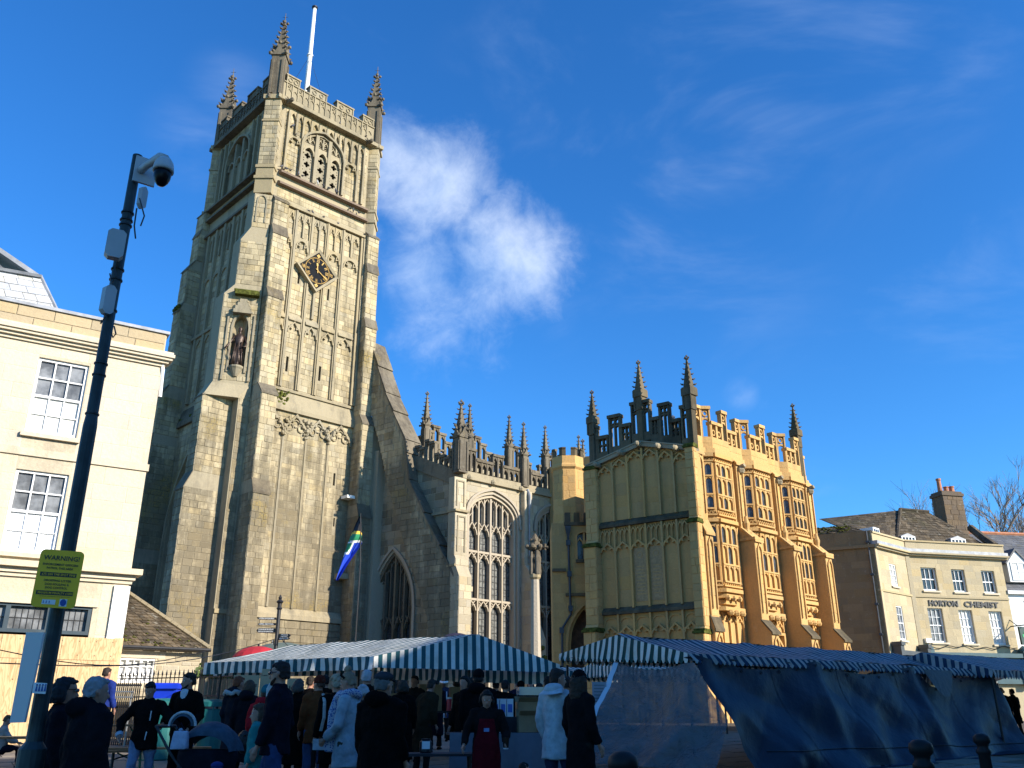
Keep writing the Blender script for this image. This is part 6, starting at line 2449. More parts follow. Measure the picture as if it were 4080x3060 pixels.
def bare_tree(x, y, h, seed, label, spread=.55):
	t = thing('bare_tree', label, 'tree', (x, y, 0), 'bare winter trees beyond the roofs')
	r = random.Random(seed)
	tr, tw = MB(), MB()

	def grow(p, d, L, rad, lev):
		q = p + d * L
		mid = (p + q) / 2 + Vector((r.uniform(-.06, .06), r.uniform(-.06, .06), 0)) * L
		(tr if lev < 3 else tw).tube([p, mid, q], [rad, rad * .85, rad * .65], 5 if lev < 3 else 3, cap=False)
		if lev >= 6:
			return
		n = 3 if lev < 5 else 4
		for k in range(n):
			a = r.uniform(0, 6.28)
			nd = (d + Vector((math.cos(a), math.sin(a), r.uniform(-.1, .5))) * spread * r.uniform(.6, 1.2)).normalized()
			grow(p.lerp(q, r.uniform(.6, 1.0)), nd, L * r.uniform(.58, .8), rad * .56, lev + 1)
	grow(Vector((x, y, 0)), Vector((0, 0, 1)), h * .34, h * .016, 0)
	obj('trunk', tr, M_BARK, t)
	obj('twigs', tw, M_BARK, t)


p = at(3900, 2300, 85)
bare_tree(p.x, p.y, 25, 1, 'bare winter tree showing just right of the chemist chimney')
p = at(4060, 2300, 88)
bare_tree(p.x, p.y, 25.5, 5, 'bare winter tree above the slate roof at right edge')
p = at(4200, 2300, 90)
bare_tree(p.x, p.y, 25, 8, 'bare winter tree half outside the right edge')

# ---- the terrace on the sunny side of the market place, whose shade covers the stalls
def terrace(name, x0, y0, phi, L, H, dep, label, seed):
	f = Fr((x0, y0), phi)
	t = thing(name, label, 'house', (f.P(L / 2, -dep / 2).x, f.P(L / 2, -dep / 2).y, 0))
	m = MB()
	m.box(f, 0, L, 0, H, -dep, 0)
	obj('wall', m, M_ASHLARW, t)
	m = MB()
	m.box(f, 0, L, H - .1, H + .1, -dep, .3)
	obj('cornice', m, M_ASHLAR, t)
	k = 0
	x = 1.0
	while x < L - 1.5:
		for z in (4.6, 8.0):
			if z + 2 < H:
				w = MB()
				w.box(f, x, x + 1.1, z, z + 1.9, 0, .03)
				wo_ = obj('window', w, M_SASH, t)
				w = MB()
				w.box(f, x + .08, x + .52, z + .08, z + 1.82, .03, .04)
				w.box(f, x + .58, x + 1.02, z + .08, z + 1.82, .03, .04)
				obj('pane', w, M_DKPANE, wo_)
		x += 2.6
	return t

terrace('shop_terrace', 17.5, .3, 181, 36, 17.0, 9, 'tall plain stone shop terrace standing behind the viewer on the sunny side', 1)
ct = terrace('corner_house', 17.8, 16.6, 182, 16.1, 11.8, 9, 'plain stone corner house right of the blue market tarpaulin, outside the picture', 2)
# ---------------------------------------------------------------- the market place: paving, stalls, street furniture
M_PAVE = stone_mat('paving', (0.23, 0.195, 0.155), dark=(0.10, 0.085, 0.07), pale=(.34, .3, .25), stain=.4, tonevar=.15, lich=0.0)
M_JOINT = stone_mat('paving_bed', (0.12, 0.10, 0.08), tonevar=.05, stain=.4, lich=0.0)
gm_ = MB()
xs_ = [-300, -60, -30, -20, -14, -10, -6, -3, 0, 3, 6, 10, 16, 24, 40, 80, 300]
ys_ = [-120, -40, -10, 0, 5, 9, 13, 17, 21, 26, 29, 36, 50, 80, 150, 600]
for i in range(len(xs_) - 1):
	for j in range(len(ys_) - 1):
		gm_.add([(a, b, gz(a, b)) for a, b in ((xs_[i], ys_[j]), (xs_[i + 1], ys_[j]), (xs_[i + 1], ys_[j + 1]), (xs_[i], ys_[j + 1]))], [(0, 1, 2, 3)])
ground = obj('ground', gm_, M_JOINT, None, kind='structure')
r = random.Random(21)
slabs, rest = [], []
SF = Fr((-11, 12), 57.7)
for j in range(-22, 16):
	n = j * .62
	s = -8 + r.uniform(0, .8)
	while s < 22:
		w = r.choice((.6, .75, .9, 1.05))
		c = SF.P(s + w / 2, n + .3)
		if 6 < c.y < 24.5 and abs(c.x) < c.y * .62 + 1 and c.x < 9:
			pts = []
			dz = r.uniform(.008, .02)
			for a, b in ((s + .012, n + .012), (s + w - .012, n + .012), (s + w - .012, n + .608), (s + .012, n + .608)):
				p = SF.P(a, b)
				pts.append(Vector((p.x, p.y, gz(p.x, p.y) + dz + .004)))
			slabs.append(((c.x + 6.5) ** 2 * .6 + (c.y - 17) ** 2, pts, r.random()))
		s += w
slabs.sort(key=lambda q: q[0])
sm = MB()
for k, (d, pts, tn) in enumerate(slabs):
	pp_ = [p - Vector((0, 0, .03)) for p in pts] + pts
	fc = [(4, 5, 6, 7), (0, 1, 5, 4), (1, 2, 6, 5), (2, 3, 7, 6), (3, 0, 4, 7)]
	if k < 300:
		m = MB()
		m.add(pp_, fc, tn)
		obj('paving_slab', m, M_PAVE, ground)
	else:
		sm.add(pp_, fc, tn)
obj('paving', sm, M_PAVE, ground, kind='stuff')


def stripes_mat(name, teal, white, rough=.6, trans=.12):
	m = bpy.data.materials.new(name)
	m.use_nodes = True
	T = NT(m.node_tree)
	b = T.n['Principled BSDF']
	b.inputs['Roughness'].default_value = rough
	b.inputs['Specular IOR Level'].default_value = .12
	pos = T.add('ShaderNodeNewGeometry').outputs['Position']
	at_ = T.add('ShaderNodeAttribute', attribute_name='tone').outputs['Fac']
	nz = T.noise(pos, 2.2, 5, .65)
	w = T.mix(T.ramp(nz, .38, .72, 0, .7), white, tuple(x * k_ for x, k_ in zip(white, (.62, .58, .5))))
	c = T.mix(T.math('GREATER_THAN', at_, .5), w, teal)
	T.set(b.inputs['Base Color'], c)
	n2_ = T.noise(pos, 5.0, 4, .6, .4)
	bm = T.add('ShaderNodeBump', i_Height=n2_)
	bm.inputs['Strength'].default_value = .35
	bm.inputs['Distance'].default_value = .05
	T.l.new(bm.outputs[0], b.inputs['Normal'])
	tr = T.add('ShaderNodeBsdfTranslucent')
	T.set(tr.inputs[0], c)
	mx = T.add('ShaderNodeMixShader')
	mx.inputs[0].default_value = trans
	T.l.new(b.outputs[0], mx.inputs[1])
	T.l.new(tr.outputs[0], mx.inputs[2])
	T.l.new(mx.outputs[0], T.n['Material Output'].inputs[0])
	MATS[name] = m
	return m


M_STRIPE = stripes_mat('striped_canvas', (.02, .085, .105), (.72, .71, .66))
M_STRIPE2 = stripes_mat('green_striped_canvas', (.014, .06, .055), (.68, .68, .62))
M_STRIPEB = stripes_mat('blue_striped_canvas', (.014, .042, .085), (.36, .365, .36))
M_POLE = principled('black_pole', (.012, .012, .014), .45, .3)
nzv = lambda p, s=1.0: noise.noise(Vector(p) * s)


def sheet(A0, B0, B1, A1, pair, mat, name, parent, rows=7, sag=.05, wr=.02, seed=0, lift=None):
	"""striped canvas between a ridge A0-B0 and an eave A1-B1; the stripes run down the slope"""
	A0, B0, A1, B1 = map(Vector, (A0, B0, A1, B1))
	L = max((B1 - A1).length, (B0 - A0).length)
	n = max(2, int(round(L / (pair / 2))))
	m = MB()
	nr = (B1 - A1).cross(A0 - A1)
	nr = nr.normalized() if nr.length > 1e-6 else Vector((0, 0, 1))
	if nr.z < 0:
		nr = -nr
	def pt(u, v):
		p = A0.lerp(B0, u).lerp(A1.lerp(B1, u), v)
		d = -sag * math.sin(math.pi * v) * (0.6 + .4 * math.sin(u * L * 1.1 + seed)) + wr * nzv((p.x * 2 + seed, p.y * 2, p.z * 3))
		return p + nr * d
	for i in range(n):
		u0, u1 = i / n, (i + 1) / n
		for j in range(rows):
			m.add([pt(u0, j / rows), pt(u1, j / rows), pt(u1, (j + 1) / rows), pt(u0, (j + 1) / rows)], [(0, 1, 2, 3)], float(i % 2))
	return obj(name, m, mat, parent)


def valance(A1, B1, h, pair, mat, name, parent, scallop=True, out=Vector((0, 0, 0)), seed=0, amp=.03, skew=0.0):
	A1, B1 = Vector(A1), Vector(B1)
	L = (B1 - A1).length
	n = max(2, int(round(L / (pair / 2))))
	d = (B1 - A1).normalized()
	nn = Vector((d.y, -d.x, 0)).normalized()
	m = MB()
	sub = 4
	for i in range(n):
		for q in range(sub):
			u0, u1 = (i + q / sub) / n, (i + (q + 1) / sub) / n
			col = []
			for u, f in ((u0, q / sub), (u1, (q + 1) / sub)):
				p = A1.lerp(B1, u)
				hh = h * (1 + .10 * nzv((p.x, p.y, seed)))
				if scallop:
					hh *= .72 + .28 * math.sin(math.pi * f)
				c_ = []
				for k in range(4):
					v = k / 3
					w = amp * v * (math.sin(u * L * 9 + seed) + 1.2 * nzv((p.x * 3, p.y * 3, v + seed)))
					c_.append(p + nn * w + out * v + d * (skew * v * (1 + .5 * nzv((p.x * 4, 1, seed)))) - Vector((0, 0, hh * v)))
				col.append(c_)
			for k in range(3):
				m.add([col[0][k], col[1][k], col[1][k + 1], col[0][k + 1]], [(0, 1, 2, 3)], float(i % 2))
	return obj(name, m, mat, parent)


def gable(A1, R0, B1, zb, pair, mat, name, parent, scallop=False, bulge=.12, seed=0):
	"""hanging gable sheet: top follows A1-R0-B1, bottom at height zb below the eaves"""
	A1, R0, B1 = map(Vector, (A1, R0, B1))
	L = (Vector((B1.x, B1.y, 0)) - Vector((A1.x, A1.y, 0))).length
	n = int(round(L / (pair / 2)))
	d = Vector((B1.x - A1.x, B1.y - A1.y, 0)).normalized()
	nn = Vector((d.y, -d.x, 0))
	ur = max(.05, min(.95, (R0 - A1).dot(d) / L))
	m = MB()
	sub = 3
	def col(u, f):
		p = A1.lerp(B1, u)
		zt = A1.z + (R0.z - A1.z) * u / ur if u < ur else R0.z + (B1.z - R0.z) * (u - ur) / (1 - ur)
		z0 = zb[0] + (zb[1] - zb[0]) * u
		if scallop:
			z0 += .07 * (1 - math.sin(math.pi * f))
		out = []
		for k in range(7):
			v = k / 6
			z = zt + (z0 - zt) * v
			w = bulge * (1 - abs(u - ur) * 1.6) * (.3 + .7 * v) + .03 * nzv((u * 9 + seed, z * 3, 2)) * v + .02 * math.sin(u * L * 11) * v * v
			out.append(Vector((p.x, p.y, z)) + nn * w)
		return out
	for i in range(n):
		for q in range(sub):
			c0, c1 = col((i + q / sub) / n, q / sub), col((i + (q + 1) / sub) / n, (q + 1) / sub)
			for k in range(6):
				m.add([c0[k], c1[k], c1[k + 1], c0[k + 1]], [(0, 1, 2, 3)], float(i % 2))
	return obj(name, m, mat, parent)


def pole(x, y, zt, parent, rr=.024):
	m = MB()
	m.tube([(x, y, gz(x, y) - .02), (x, y, zt)], rr, 8)
	return obj('pole', m, M_POLE, parent)


# ---- left stall
E1, E4 = at(1490, 2615, 16.0), at(2230, 2648, 16.8)
R1 = at(1900, 2528, 16.45)
E2, R2 = at(815, 2640, 18.2), at(1160, 2571, 19.0)
E3 = E2 + (E4 - E1) * .9 + Vector((0, 0, .1))
stA = thing('market_stall', 'open market stall under a teal and white striped gabled canopy before the tower', 'market stall', ((E1.x + E3.x) / 2, (E1.y + E3.y) / 2, gz(0, 17.5)), 'striped market stalls')
sheet(R2, R1, E1, E2, .19, M_STRIPE, 'canopy', stA, sag=.05, wr=.025)
sheet(R1, R2, E3, E4, .15, M_STRIPE, 'canopy', stA, sag=.06, wr=.02, seed=2)
sheet(R2, R2 + Vector((.02, .02, 0)), E2, E3, .15, M_STRIPE, 'canopy', stA, sag=.03, seed=3)
zb0, zb1 = at(1490, 2660, 16).z, at(2230, 2680, 16.8).z
gable(E1, R1, E4, (zb0, zb1), .15, M_STRIPE, 'gable_sheet', stA, bulge=.14)
valance(E2, E1, .22, .19, M_STRIPE, 'valance', stA, scallop=False, amp=.035, seed=1)
valance(E3 + Vector((0, 0, -.05)), E4 + Vector((.05, .1, -.1)), .24, .15, M_STRIPE, 'valance', stA, scallop=False, seed=4)
valance(E2 + Vector((.1, .3, 0)), E3, .24, .15, M_STRIPE, 'valance', stA, scallop=False, seed=5)
for p in (E1 + Vector((.12, .12, -.05)), E2 + Vector((.35, 0, -.05)), E3, E4 + Vector((-.1, .1, -.05)), E1.lerp(E2, .5) + Vector((.1, .1, -.02)), E1.lerp(E4, .5) + Vector((.0, .12, -.1))):
	pole(p.x, p.y, p.z, stA)
for a, b in ((E1, E2), (E4, E3), (R1, R2), (E2, E3)):
	m = MB()
	ov = Vector((.06, .10, -.03))
	m.tube([a + ov, b + ov], .016, 6)
	obj('rail', m, M_POLE, stA)

# ---- long right-hand stall with the blue tarpaulin
F1 = at(2740, 2602, 14.5)
dR = Vector((math.sin(R(54.6)), math.cos(R(54.6)), 0))
dL = Vector((-dR.y, dR.x, 0))
WD, LEN = 3.26, 9.3
F2 = F1 + dL * WD
F2.z = at(2223, 2606, 17.2).z
RP = F1 + dL * (WD / 2)
RP.z = at(2453, 2531, RP.y).z
stB = thing('market_stall', 'long market stall with scalloped striped canopy, closed along the front by blue tarpaulin', 'market stall', (F1.x + 3.5, F1.y + 3.5, gz(0, 17)), 'striped market stalls')
RQ, F1b, F2b = RP + dR * LEN, F1 + dR * LEN, F2 + dR * LEN
sheet(RP, RQ, F1b, F1, .16, M_STRIPEB, 'canopy', stB, sag=.10, wr=.05, rows=9, seed=6)
sheet(RQ, RP, F2, F2b, .16, M_STRIPE2, 'canopy', stB, sag=.06, wr=.03, seed=7)
gable(F2, RP, F1, (at(2223, 2636, 17.2).z, at(2740, 2648, 14.5).z), .16, M_STRIPE2, 'gable_sheet', stB, scallop=True, bulge=.1, seed=3)
valance(F1, F1b, .16, .16, M_STRIPEB, 'valance', stB, scallop=True, amp=.03, seed=8, skew=.07, out=Vector((.02, -.06, 0)))
valance(F2b, F2, .18, .16, M_STRIPE2, 'valance', stB, scallop=True, seed=9)
for p in (F1 + dR * .1 + dL * .1, F2 + dR * .1 - dL * .1, F1 + dR * 3.0 + dL * .1, F1 + dR * 6 + dL * .1, F1b + dL * .1, F2b, F2 + dR * 3, F2 + dR * 6):
	pole(p.x, p.y, F1.z - .04, stB)
for a, b in ((F1, F1b), (F2, F2b), (RP, RQ), (F1, F2)):
	m = MB()
	m.tube([a - Vector((0, 0, .07)), b - Vector((0, 0, .07))], .018, 6)
	obj('rail', m, M_POLE, stB)

# ---- further stalls
def far_stall(px, py, D, wd, ln, rise, label, mat, ang=54.6, sc=True):
	a = at(px, py, D)
	dr = Vector((math.sin(R(ang)), math.cos(R(ang)), 0))
	dl = Vector((-dr.y, dr.x, 0))
	b = a + dl * wd
	rp = a + dl * (wd / 2) + Vector((0, 0, rise))
	st = thing('market_stall', label, 'market stall', (a.x + dr.x * ln / 2, a.y + dr.y * ln / 2, gz(a.x, a.y)), 'striped market stalls')
	a2, b2, rp2 = a + dr * ln, b + dr * ln, rp + dr * ln
	sheet(rp, rp2, a2, a, .17, mat, 'canopy', st, sag=.05, wr=.03, seed=px)
	sheet(rp2, rp, b, b2, .17, mat, 'canopy', st, sag=.05, seed=px + 1)
	gable(b, rp, a, (b.z - .16, a.z - .16), .17, mat, 'gable_sheet', st, scallop=sc, bulge=.05)
	valance(a, a2, .18, .17, mat, 'valance', st, scallop=sc, seed=2)
	valance(b2, b, .18, .17, mat, 'valance', st, scallop=sc, seed=3)
	for p in (a + dr * .1 + dl * .1, b + dr * .1 - dl * .1, a2, b2, a.lerp(a2, .5), b.lerp(b2, .5)):
		pole(p.x, p.y, a.z - .05, st)
	return st


far_stall(3955, 2668, 19.0, 3.0, 6, .42, 'striped market stall beyond the far right end of the blue tarpaulin', M_STRIPEB)
far_stall(2560, 2662, 22.5, 3.2, 5, .40, 'striped market stall showing low between the two large canopies', M_STRIPE, ang=62)
far_stall(2020, 2668, 24.0, 2.6, 4.5, .15, 'striped stall in the dark behind the left gabled canopy', M_STRIPE, ang=70)

# ---- blue tarpaulin hung along the eaves
M_TARP = principled('blue_tarpaulin', (.004, .021, .046), .5, 0, .25, bump=(7, .35, .04), var=.07, vscale=1.2)
eb = F1b - F1
U0 = Vector((F1.x, F1.y, F1.z - .02)) + dR * .12 - dL * .02
out_ = -dL
m = MB()
NU, NV = 170, 60
grid = []
anch = [(.0, 0), (.33, 0), (.66, 0), (1, 0)]
for j in range(NV + 1):
	v = j / NV
	row = []
	for i in range(NU + 1):
		u = i / NU
		x0 = 3.4 * v ** 1.35 * .28                 # left edge is drawn back to the right
		x = x0 + (LEN - .25 - x0) * u
		z = U0.z - v * (U0.z - .12)
		sw = 0
		for a in (0.2, 3.0, 6.0, 9.0):             # vertical pleats at the poles
			dx = x - a - .15 * v
			sw += .13 * math.exp(-(dx / .22) ** 2) * (.3 + .7 * v)
		diag = math.sin((x * 1.15 + z * 2.1) * 2.1 + 1.1 * nzv((x * .5, z * .8, 3)))
		diag2 = math.sin((x * 1.9 - z * 2.6) * 1.7 + 1.4 * nzv((x * .45, z * .6, 8)))
		vert = math.sin(x * 5.2 + 2.2 * nzv((x * .6, z * .5, 1)))
		w = sw + v * (.14 * diag * math.exp(-((x - 2.6) / 3.2) ** 2) + .09 * diag2 + .05 * vert) + .05 * nzv((x * 1.4, z * 1.6, 0)) * min(1, v * 3) - .045 * min(1, v * 4) * (1 - min(1, 2.6 * abs(nzv((x * .8 + z * .9, z * .35 - x * .25, 4))))) - .012 * min(1, v * 4) * (1 - min(1, 3 * abs(nzv((x * 2.1 - z * 1.4, z * 1.0, 7)))))
		w += .75 * v ** 1.4                         # pulled out at the foot
		sag = .18 * math.sin(math.pi * ((x % 3.0) / 3.0)) * (1 - v) ** 2 + (.24 if 6.2 < x < 7.2 else 0) * math.sin(math.pi * (x - 6.2)) * (1 - v) ** 2
		p = U0 + dR * x + out_ * w
		row.append(Vector((p.x, p.y, max(z - sag, gz(p.x, p.y) + .02))))
	grid.append(row)
pts = [p for r_ in grid for p in r_]
m.add(pts, [(j * (NU + 1) + i, j * (NU + 1) + i + 1, (j + 1) * (NU + 1) + i + 1, (j + 1) * (NU + 1) + i) for j in range(NV) for i in range(NU)])
tp = obj('tarpaulin', m, M_TARP, None, smooth=True)
tag(tp, 'large blue tarpaulin hanging in folds from the eaves of the long stall', 'tarpaulin')
m = MB()
line = [grid[42][i] + out_ * .012 for i in range(10, NU, 3)]
m.tube(line, .008, 4)
obj('cord', m, M_IRON, tp)
for q in range(1, 5):
	m = MB()
	c_ = int(NU * q / 5)
	for j in range(NV):
		a, b_ = grid[j][c_], grid[j][c_ + 1]
		c2, d2 = grid[j + 1][c_], grid[j + 1][c_ + 1]
		m.add([a + out_ * .006, a.lerp(b_, .6) + out_ * .006, c2.lerp(d2, .6) + out_ * .006, c2 + out_ * .006], [(0, 1, 2, 3)])
	obj('seam', m, M_TARP, tp)
m = MB()
for i in range(2, NU, 9):
	a = grid[2][i] + out_ * .012
	m.tube([a + dR * (.022 * math.cos(t)) + Vector((0, 0, .022 * math.sin(t))) for t in [k * math.pi / 4 for k in range(9)]], .006, 4)
obj('eyelets', m, MATS['dull_steel'] if 'dull_steel' in MATS else M_POLE, tp, kind='stuff')
m = MB()
q0 = U0 + dR * 6.25 + out_ * .12
gr2 = []
for j in range(9):
	v = j / 8
	for i in range(13):
		u = i / 12
		z = U0.z - .05 - v * (.06 + .5 * math.sin(math.pi * u) ** 1.0 * .9)
		gr2.append(q0 + dR * (1.0 * u) + out_ * (.10 * math.sin(math.pi * u) * v + .02) + Vector((0, 0, z - q0.z)))
m.add(gr2, [(j * 13 + i, j * 13 + i + 1, (j + 1) * 13 + i + 1, (j + 1) * 13 + i) for j in range(8) for i in range(12)])
obj('sagging_fold', m, M_TARP, tp, smooth=True)

# ---- clear plastic sheet on the end of that stall
mp = bpy.data.materials.new('crinkled_plastic')
mp.use_nodes = True
T = NT(mp.node_tree)
b = T.n['Principled BSDF']
b.inputs['Base Color'].default_value = (.10, .098, .095, 1)
b.inputs['Roughness'].default_value = .22
b.inputs['Specular IOR Level'].default_value = .5
pos = T.add('ShaderNodeNewGeometry').outputs['Position']
h1 = T.noise(pos, 4.5, 5, .65, 1.2)
h2 = T.noise(T.scale(pos, (1, 1, .35)), 11, 4, .6, .8)
bm = T.add('ShaderNodeBump', i_Height=T.math('ADD', h1, T.math('MULTIPLY', h2, .5)))
bm.inputs['Strength'].default_value = .9
bm.inputs['Distance'].default_value = .07
T.l.new(bm.outputs[0], b.inputs['Normal'])
tr = T.add('ShaderNodeBsdfTransparent')
tr.inputs[0].default_value = (.85, .88, .92, 1)
mx = T.add('ShaderNodeMixShader')
T.set(mx.inputs[0], T.ramp(h1, .35, .7, .06, .22))
T.l.new(b.outputs[0], mx.inputs[1])
T.l.new(tr.outputs[0], mx.inputs[2])
T.l.new(mx.outputs[0], T.n['Material Output'].inputs[0])
TL, TR, BR, BL = at(2462, 2640, 15.75), at(2765, 2640, 14.35), at(2850, 3075, 12.9), at(2290, 3035, 13.9)
MR = at(2895, 2870, 13.4)
m = MB()
NU, NV = 48, 48
pts = []
for j in range(NV + 1):
	v = j / NV
	lft = TL.lerp(BL, v) + Vector((.06 * math.sin(math.pi * v), 0, 0))
	rgt = TR.lerp(MR, v / .55) if v < .55 else MR.lerp(BR, (v - .55) / .45)
	for i in range(NU + 1):
		u = i / NU
		p = lft.lerp(rgt, u)
		p = p + Vector((0, 0, -.11 * math.sin(math.pi * min(u * 1.1, 1)) * (1 - v) ** 2))
		w = .09 * math.sin(u * 9 + 3 * v) * math.sin(math.pi * v) + .10 * nzv((u * 4, v * 3, 5)) + .05 * nzv((u * 11, v * 9, 9)) + .04 * math.sin((u * 1.4 + v) * 16) * v
		p = p + Vector((-.5, -.85, 0)) * w
		pts.append(p)
m.add(pts, [(j * (NU + 1) + i, j * (NU + 1) + i + 1, (j + 1) * (NU + 1) + i + 1, (j + 1) * (NU + 1) + i) for j in range(NV) for i in range(NU)])
ps = obj('plastic_sheet', m, mp, None, smooth=True)
tag(ps, 'crinkled clear plastic sheet stretched down from the end of the long stall', 'plastic sheet')
m = MB()
rb = []
for j in range(NV + 1):
	a = pts[j * (NU + 1)]
	rb.append((a + Vector((-.075, -.02, 0)), a + Vector((.01, -.02, 0))))
for (a, b_), (c, d) in zip(rb, rb[1:]):
	m.add([a, b_, d, c], [(0, 1, 2, 3)])
obj('white_hem', m, principled('white_hem', (.55, .57, .6), .6), ps)
clipp = at(2292, 3015, 13.85)
cl = thing('clamp', 'blue and white spring clamp holding the foot of the plastic sheet', 'clamp', clipp)
m = MB()
for k in (-1, 1):
	m.tube([clipp + Vector((0, 0, .16)), clipp + Vector((k * .03, -.03, .02)), clipp + Vector((k * .015, -.03, -.16))], [.018, .022, .014], 6)
obj('jaw', m, principled('dark_blue_plastic', (.02, .04, .10), .4), cl)
m = MB()
m.tube([clipp + Vector((-.10, 0, .0)), clipp + Vector((-.03, -.01, -.02)), clipp + Vector((-.06, 0, -.2))], [.03, .04, .03], 6)
obj('bunched_cloth', m, MATS['white_hem'], cl)

# ---- tables, boxes and goods under the canopies
M_KRAFT = principled('kraft_box', (.30, .19, .10), .85, var=.15)
M_TABLE = principled('dark_table_cloth', (.02, .02, .024), .8)
M_WHITEC = principled('white_cloth', (.55, .56, .58), .75, var=.08)
M_PAPER = principled('white_card', (.62, .64, .66), .7)
M_BLUEL = principled('blue_label', (.04, .12, .45), .5)


def table(px, D, w, d, ang, label, zt=.78, cloth=None, name='trestle_table'):
	c = at(px, 2860, D)
	z = gz(c.x, c.y)
	f = Fr((c.x, c.y), ang)
	t = thing(name, label, 'table', (c.x, c.y, z))
	m = MB()
	m.box(f, -w / 2, w / 2, z + zt - .03, z + zt, -d / 2, d / 2)
	obj('tabletop', m, M_TABLE, t)
	for sx in (-1, 1):
		for sy in (-1, 1):
			m = MB()
			m.tube([f.P(sx * (w / 2 - .1), sy * (d / 2 - .08), z + zt - .03), f.P(sx * (w / 2 - .06), sy * (d / 2 - .04), z)], .018, 6)
			obj('leg', m, M_POLE, t)
	if cloth:
		m = MB()
		nseg = 24
		for i in range(nseg):
			a, b_ = -w / 2 + w * i / nseg, -w / 2 + w * (i + 1) / nseg
			wv = lambda x, v: d / 2 + .012 + .03 * v * math.sin(x * 14)
			for k in range(4):
				v0, v1 = k / 4, (k + 1) / 4
				m.add([f.P(a, wv(a, v0), z + zt - v0 * (zt - .1)), f.P(b_, wv(b_, v0), z + zt - v0 * (zt - .1)), f.P(b_, wv(b_, v1), z + zt - v1 * (zt - .1)), f.P(a, wv(a, v1), z + zt - v1 * (zt - .1))], [(0, 1, 2, 3)])
		obj('tablecloth', m, cloth, t)
	return f, z + zt


def carton(f, s, n, z, w, d, h, label, mat=None, name='cardboard_box', flaps=False, cat='box', rot=0.0, group=None):
	p = f.P(s, n)
	g = Fr((p.x, p.y), f.phi + rot)
	t = thing(name, label, cat, (p.x, p.y, z), group)
	m = MB()
	m.box(g, -w / 2, w / 2, z + .002, z + .012, -d / 2, d / 2)
	m.box(g, -w / 2, w / 2, z + .012, z + h, d / 2 - .008, d / 2)
	m.box(g, -w / 2, w / 2, z + .012, z + h, -d / 2, -d / 2 + .008)
	m.box(g, -w / 2, -w / 2 + .008, z + .012, z + h, -d / 2 + .008, d / 2 - .008)
	m.box(g, w / 2 - .008, w / 2, z + .012, z + h, -d / 2 + .008, d / 2 - .008)
	obj('carton', m, mat or M_KRAFT, t)
	m = MB()
	P = g.P
	if flaps:
		m.add([P(-w / 2, d / 2, z + h), P(w / 2, d / 2, z + h), P(w / 2, d * .85, z + h + .06), P(-w / 2, d * .85, z + h + .06)], [(0, 1, 2, 3)])
		m.add([P(-w / 2, -d / 2, z + h), P(w / 2, -d / 2, z + h), P(w / 2, -d * .8, z + h + .08), P(-w / 2, -d * .8, z + h + .08)], [(0, 1, 2, 3)])
	else:
		m.box(g, -w / 2, w / 2, z + h, z + h + .006, -d / 2, -.004)
		m.box(g, -w / 2, w / 2, z + h, z + h + .006, .004, d / 2)
	obj('flap', m, mat or M_KRAFT, t)
	return t, g


f1, z1 = table(2055, 13.2, 1.9, .75, 82, 'table with pale cloth and stacked cartons beside the white hooded jacket', cloth=principled('grey_table_cloth', (.13, .14, .17), .8, var=.1))
carton(f1, .12, .18, z1, .24, .26, .22, 'plain brown box low on the cloth-covered table in front of the white tray', flaps=True)
carton(f1, .20, -.1, z1, .34, .3, .40, 'tall brown carton behind white card on the cloth-covered table', flaps=True)
carton(f1, .62, .05, z1, .3, .3, .17, 'flat brown box at the right end of the cloth-covered table')
for k in range(4):
	p = f1.P(-.38 + .1 * k, -.06)
	t = thing('paper_bag', 'white paper packet with blue print, %s from the left of the row' % ('first', 'second', 'third', 'fourth')[k], 'packet', (p.x, p.y, z1 + .2), 'white packets on the cloth-covered table')
	m = MB()
	m.box(f1, -.425 + .1 * k, -.335 + .1 * k, z1 + .2, z1 + .44, -.12, .0)
	obj('bag', m, M_PAPER, t)
	m = MB()
	m.box(f1, -.41 + .1 * k, -.35 + .1 * k, z1 + .26, z1 + .37, .0, .003)
	obj('print', m, M_BLUEL, t)
carton(f1, -.22, -.06, z1, .5, .3, .197, 'dark shallow box under the row of white packets', mat=M_TABLE)
p = f1.P(.42, .26)
t = thing('price_card', 'tall white card propped in front of the brown carton', 'card', (p.x, p.y, z1))
m = MB()
P = f1.P
m.hexa([P(.36, .2, z1), P(.50, .3, z1), P(.50, .32, z1), P(.36, .22, z1), P(.30, .13, z1 + .36), P(.46, .18, z1 + .36), P(.46, .2, z1 + .36), P(.30, .15, z1 + .36)])
obj('card', m, M_PAPER, t)
p = f1.P(-.30, .25)
t = thing('tub', 'white plastic tub at the left end of the cloth-covered table', 'tub', (p.x, p.y, z1))
m = MB()
m.lathe((p.x, p.y, z1), [(.09, 0.001), (.11, .18), (.12, .18), (.12, .2)], 14)
obj('tub', m, M_WHITEC, t)
p = f1.P(.25, -.15)
t = thing('tray', 'shallow glass display tray on top of the tall carton', 'tray', (p.x, p.y, z1 + .49))
m = MB()
m.box(f1, .05, .5, z1 + .49, z1 + .6, -.3, .0)
obj('tray', m, principled('tray_glass', (.25, .27, .28), .12, spec=.8), t)

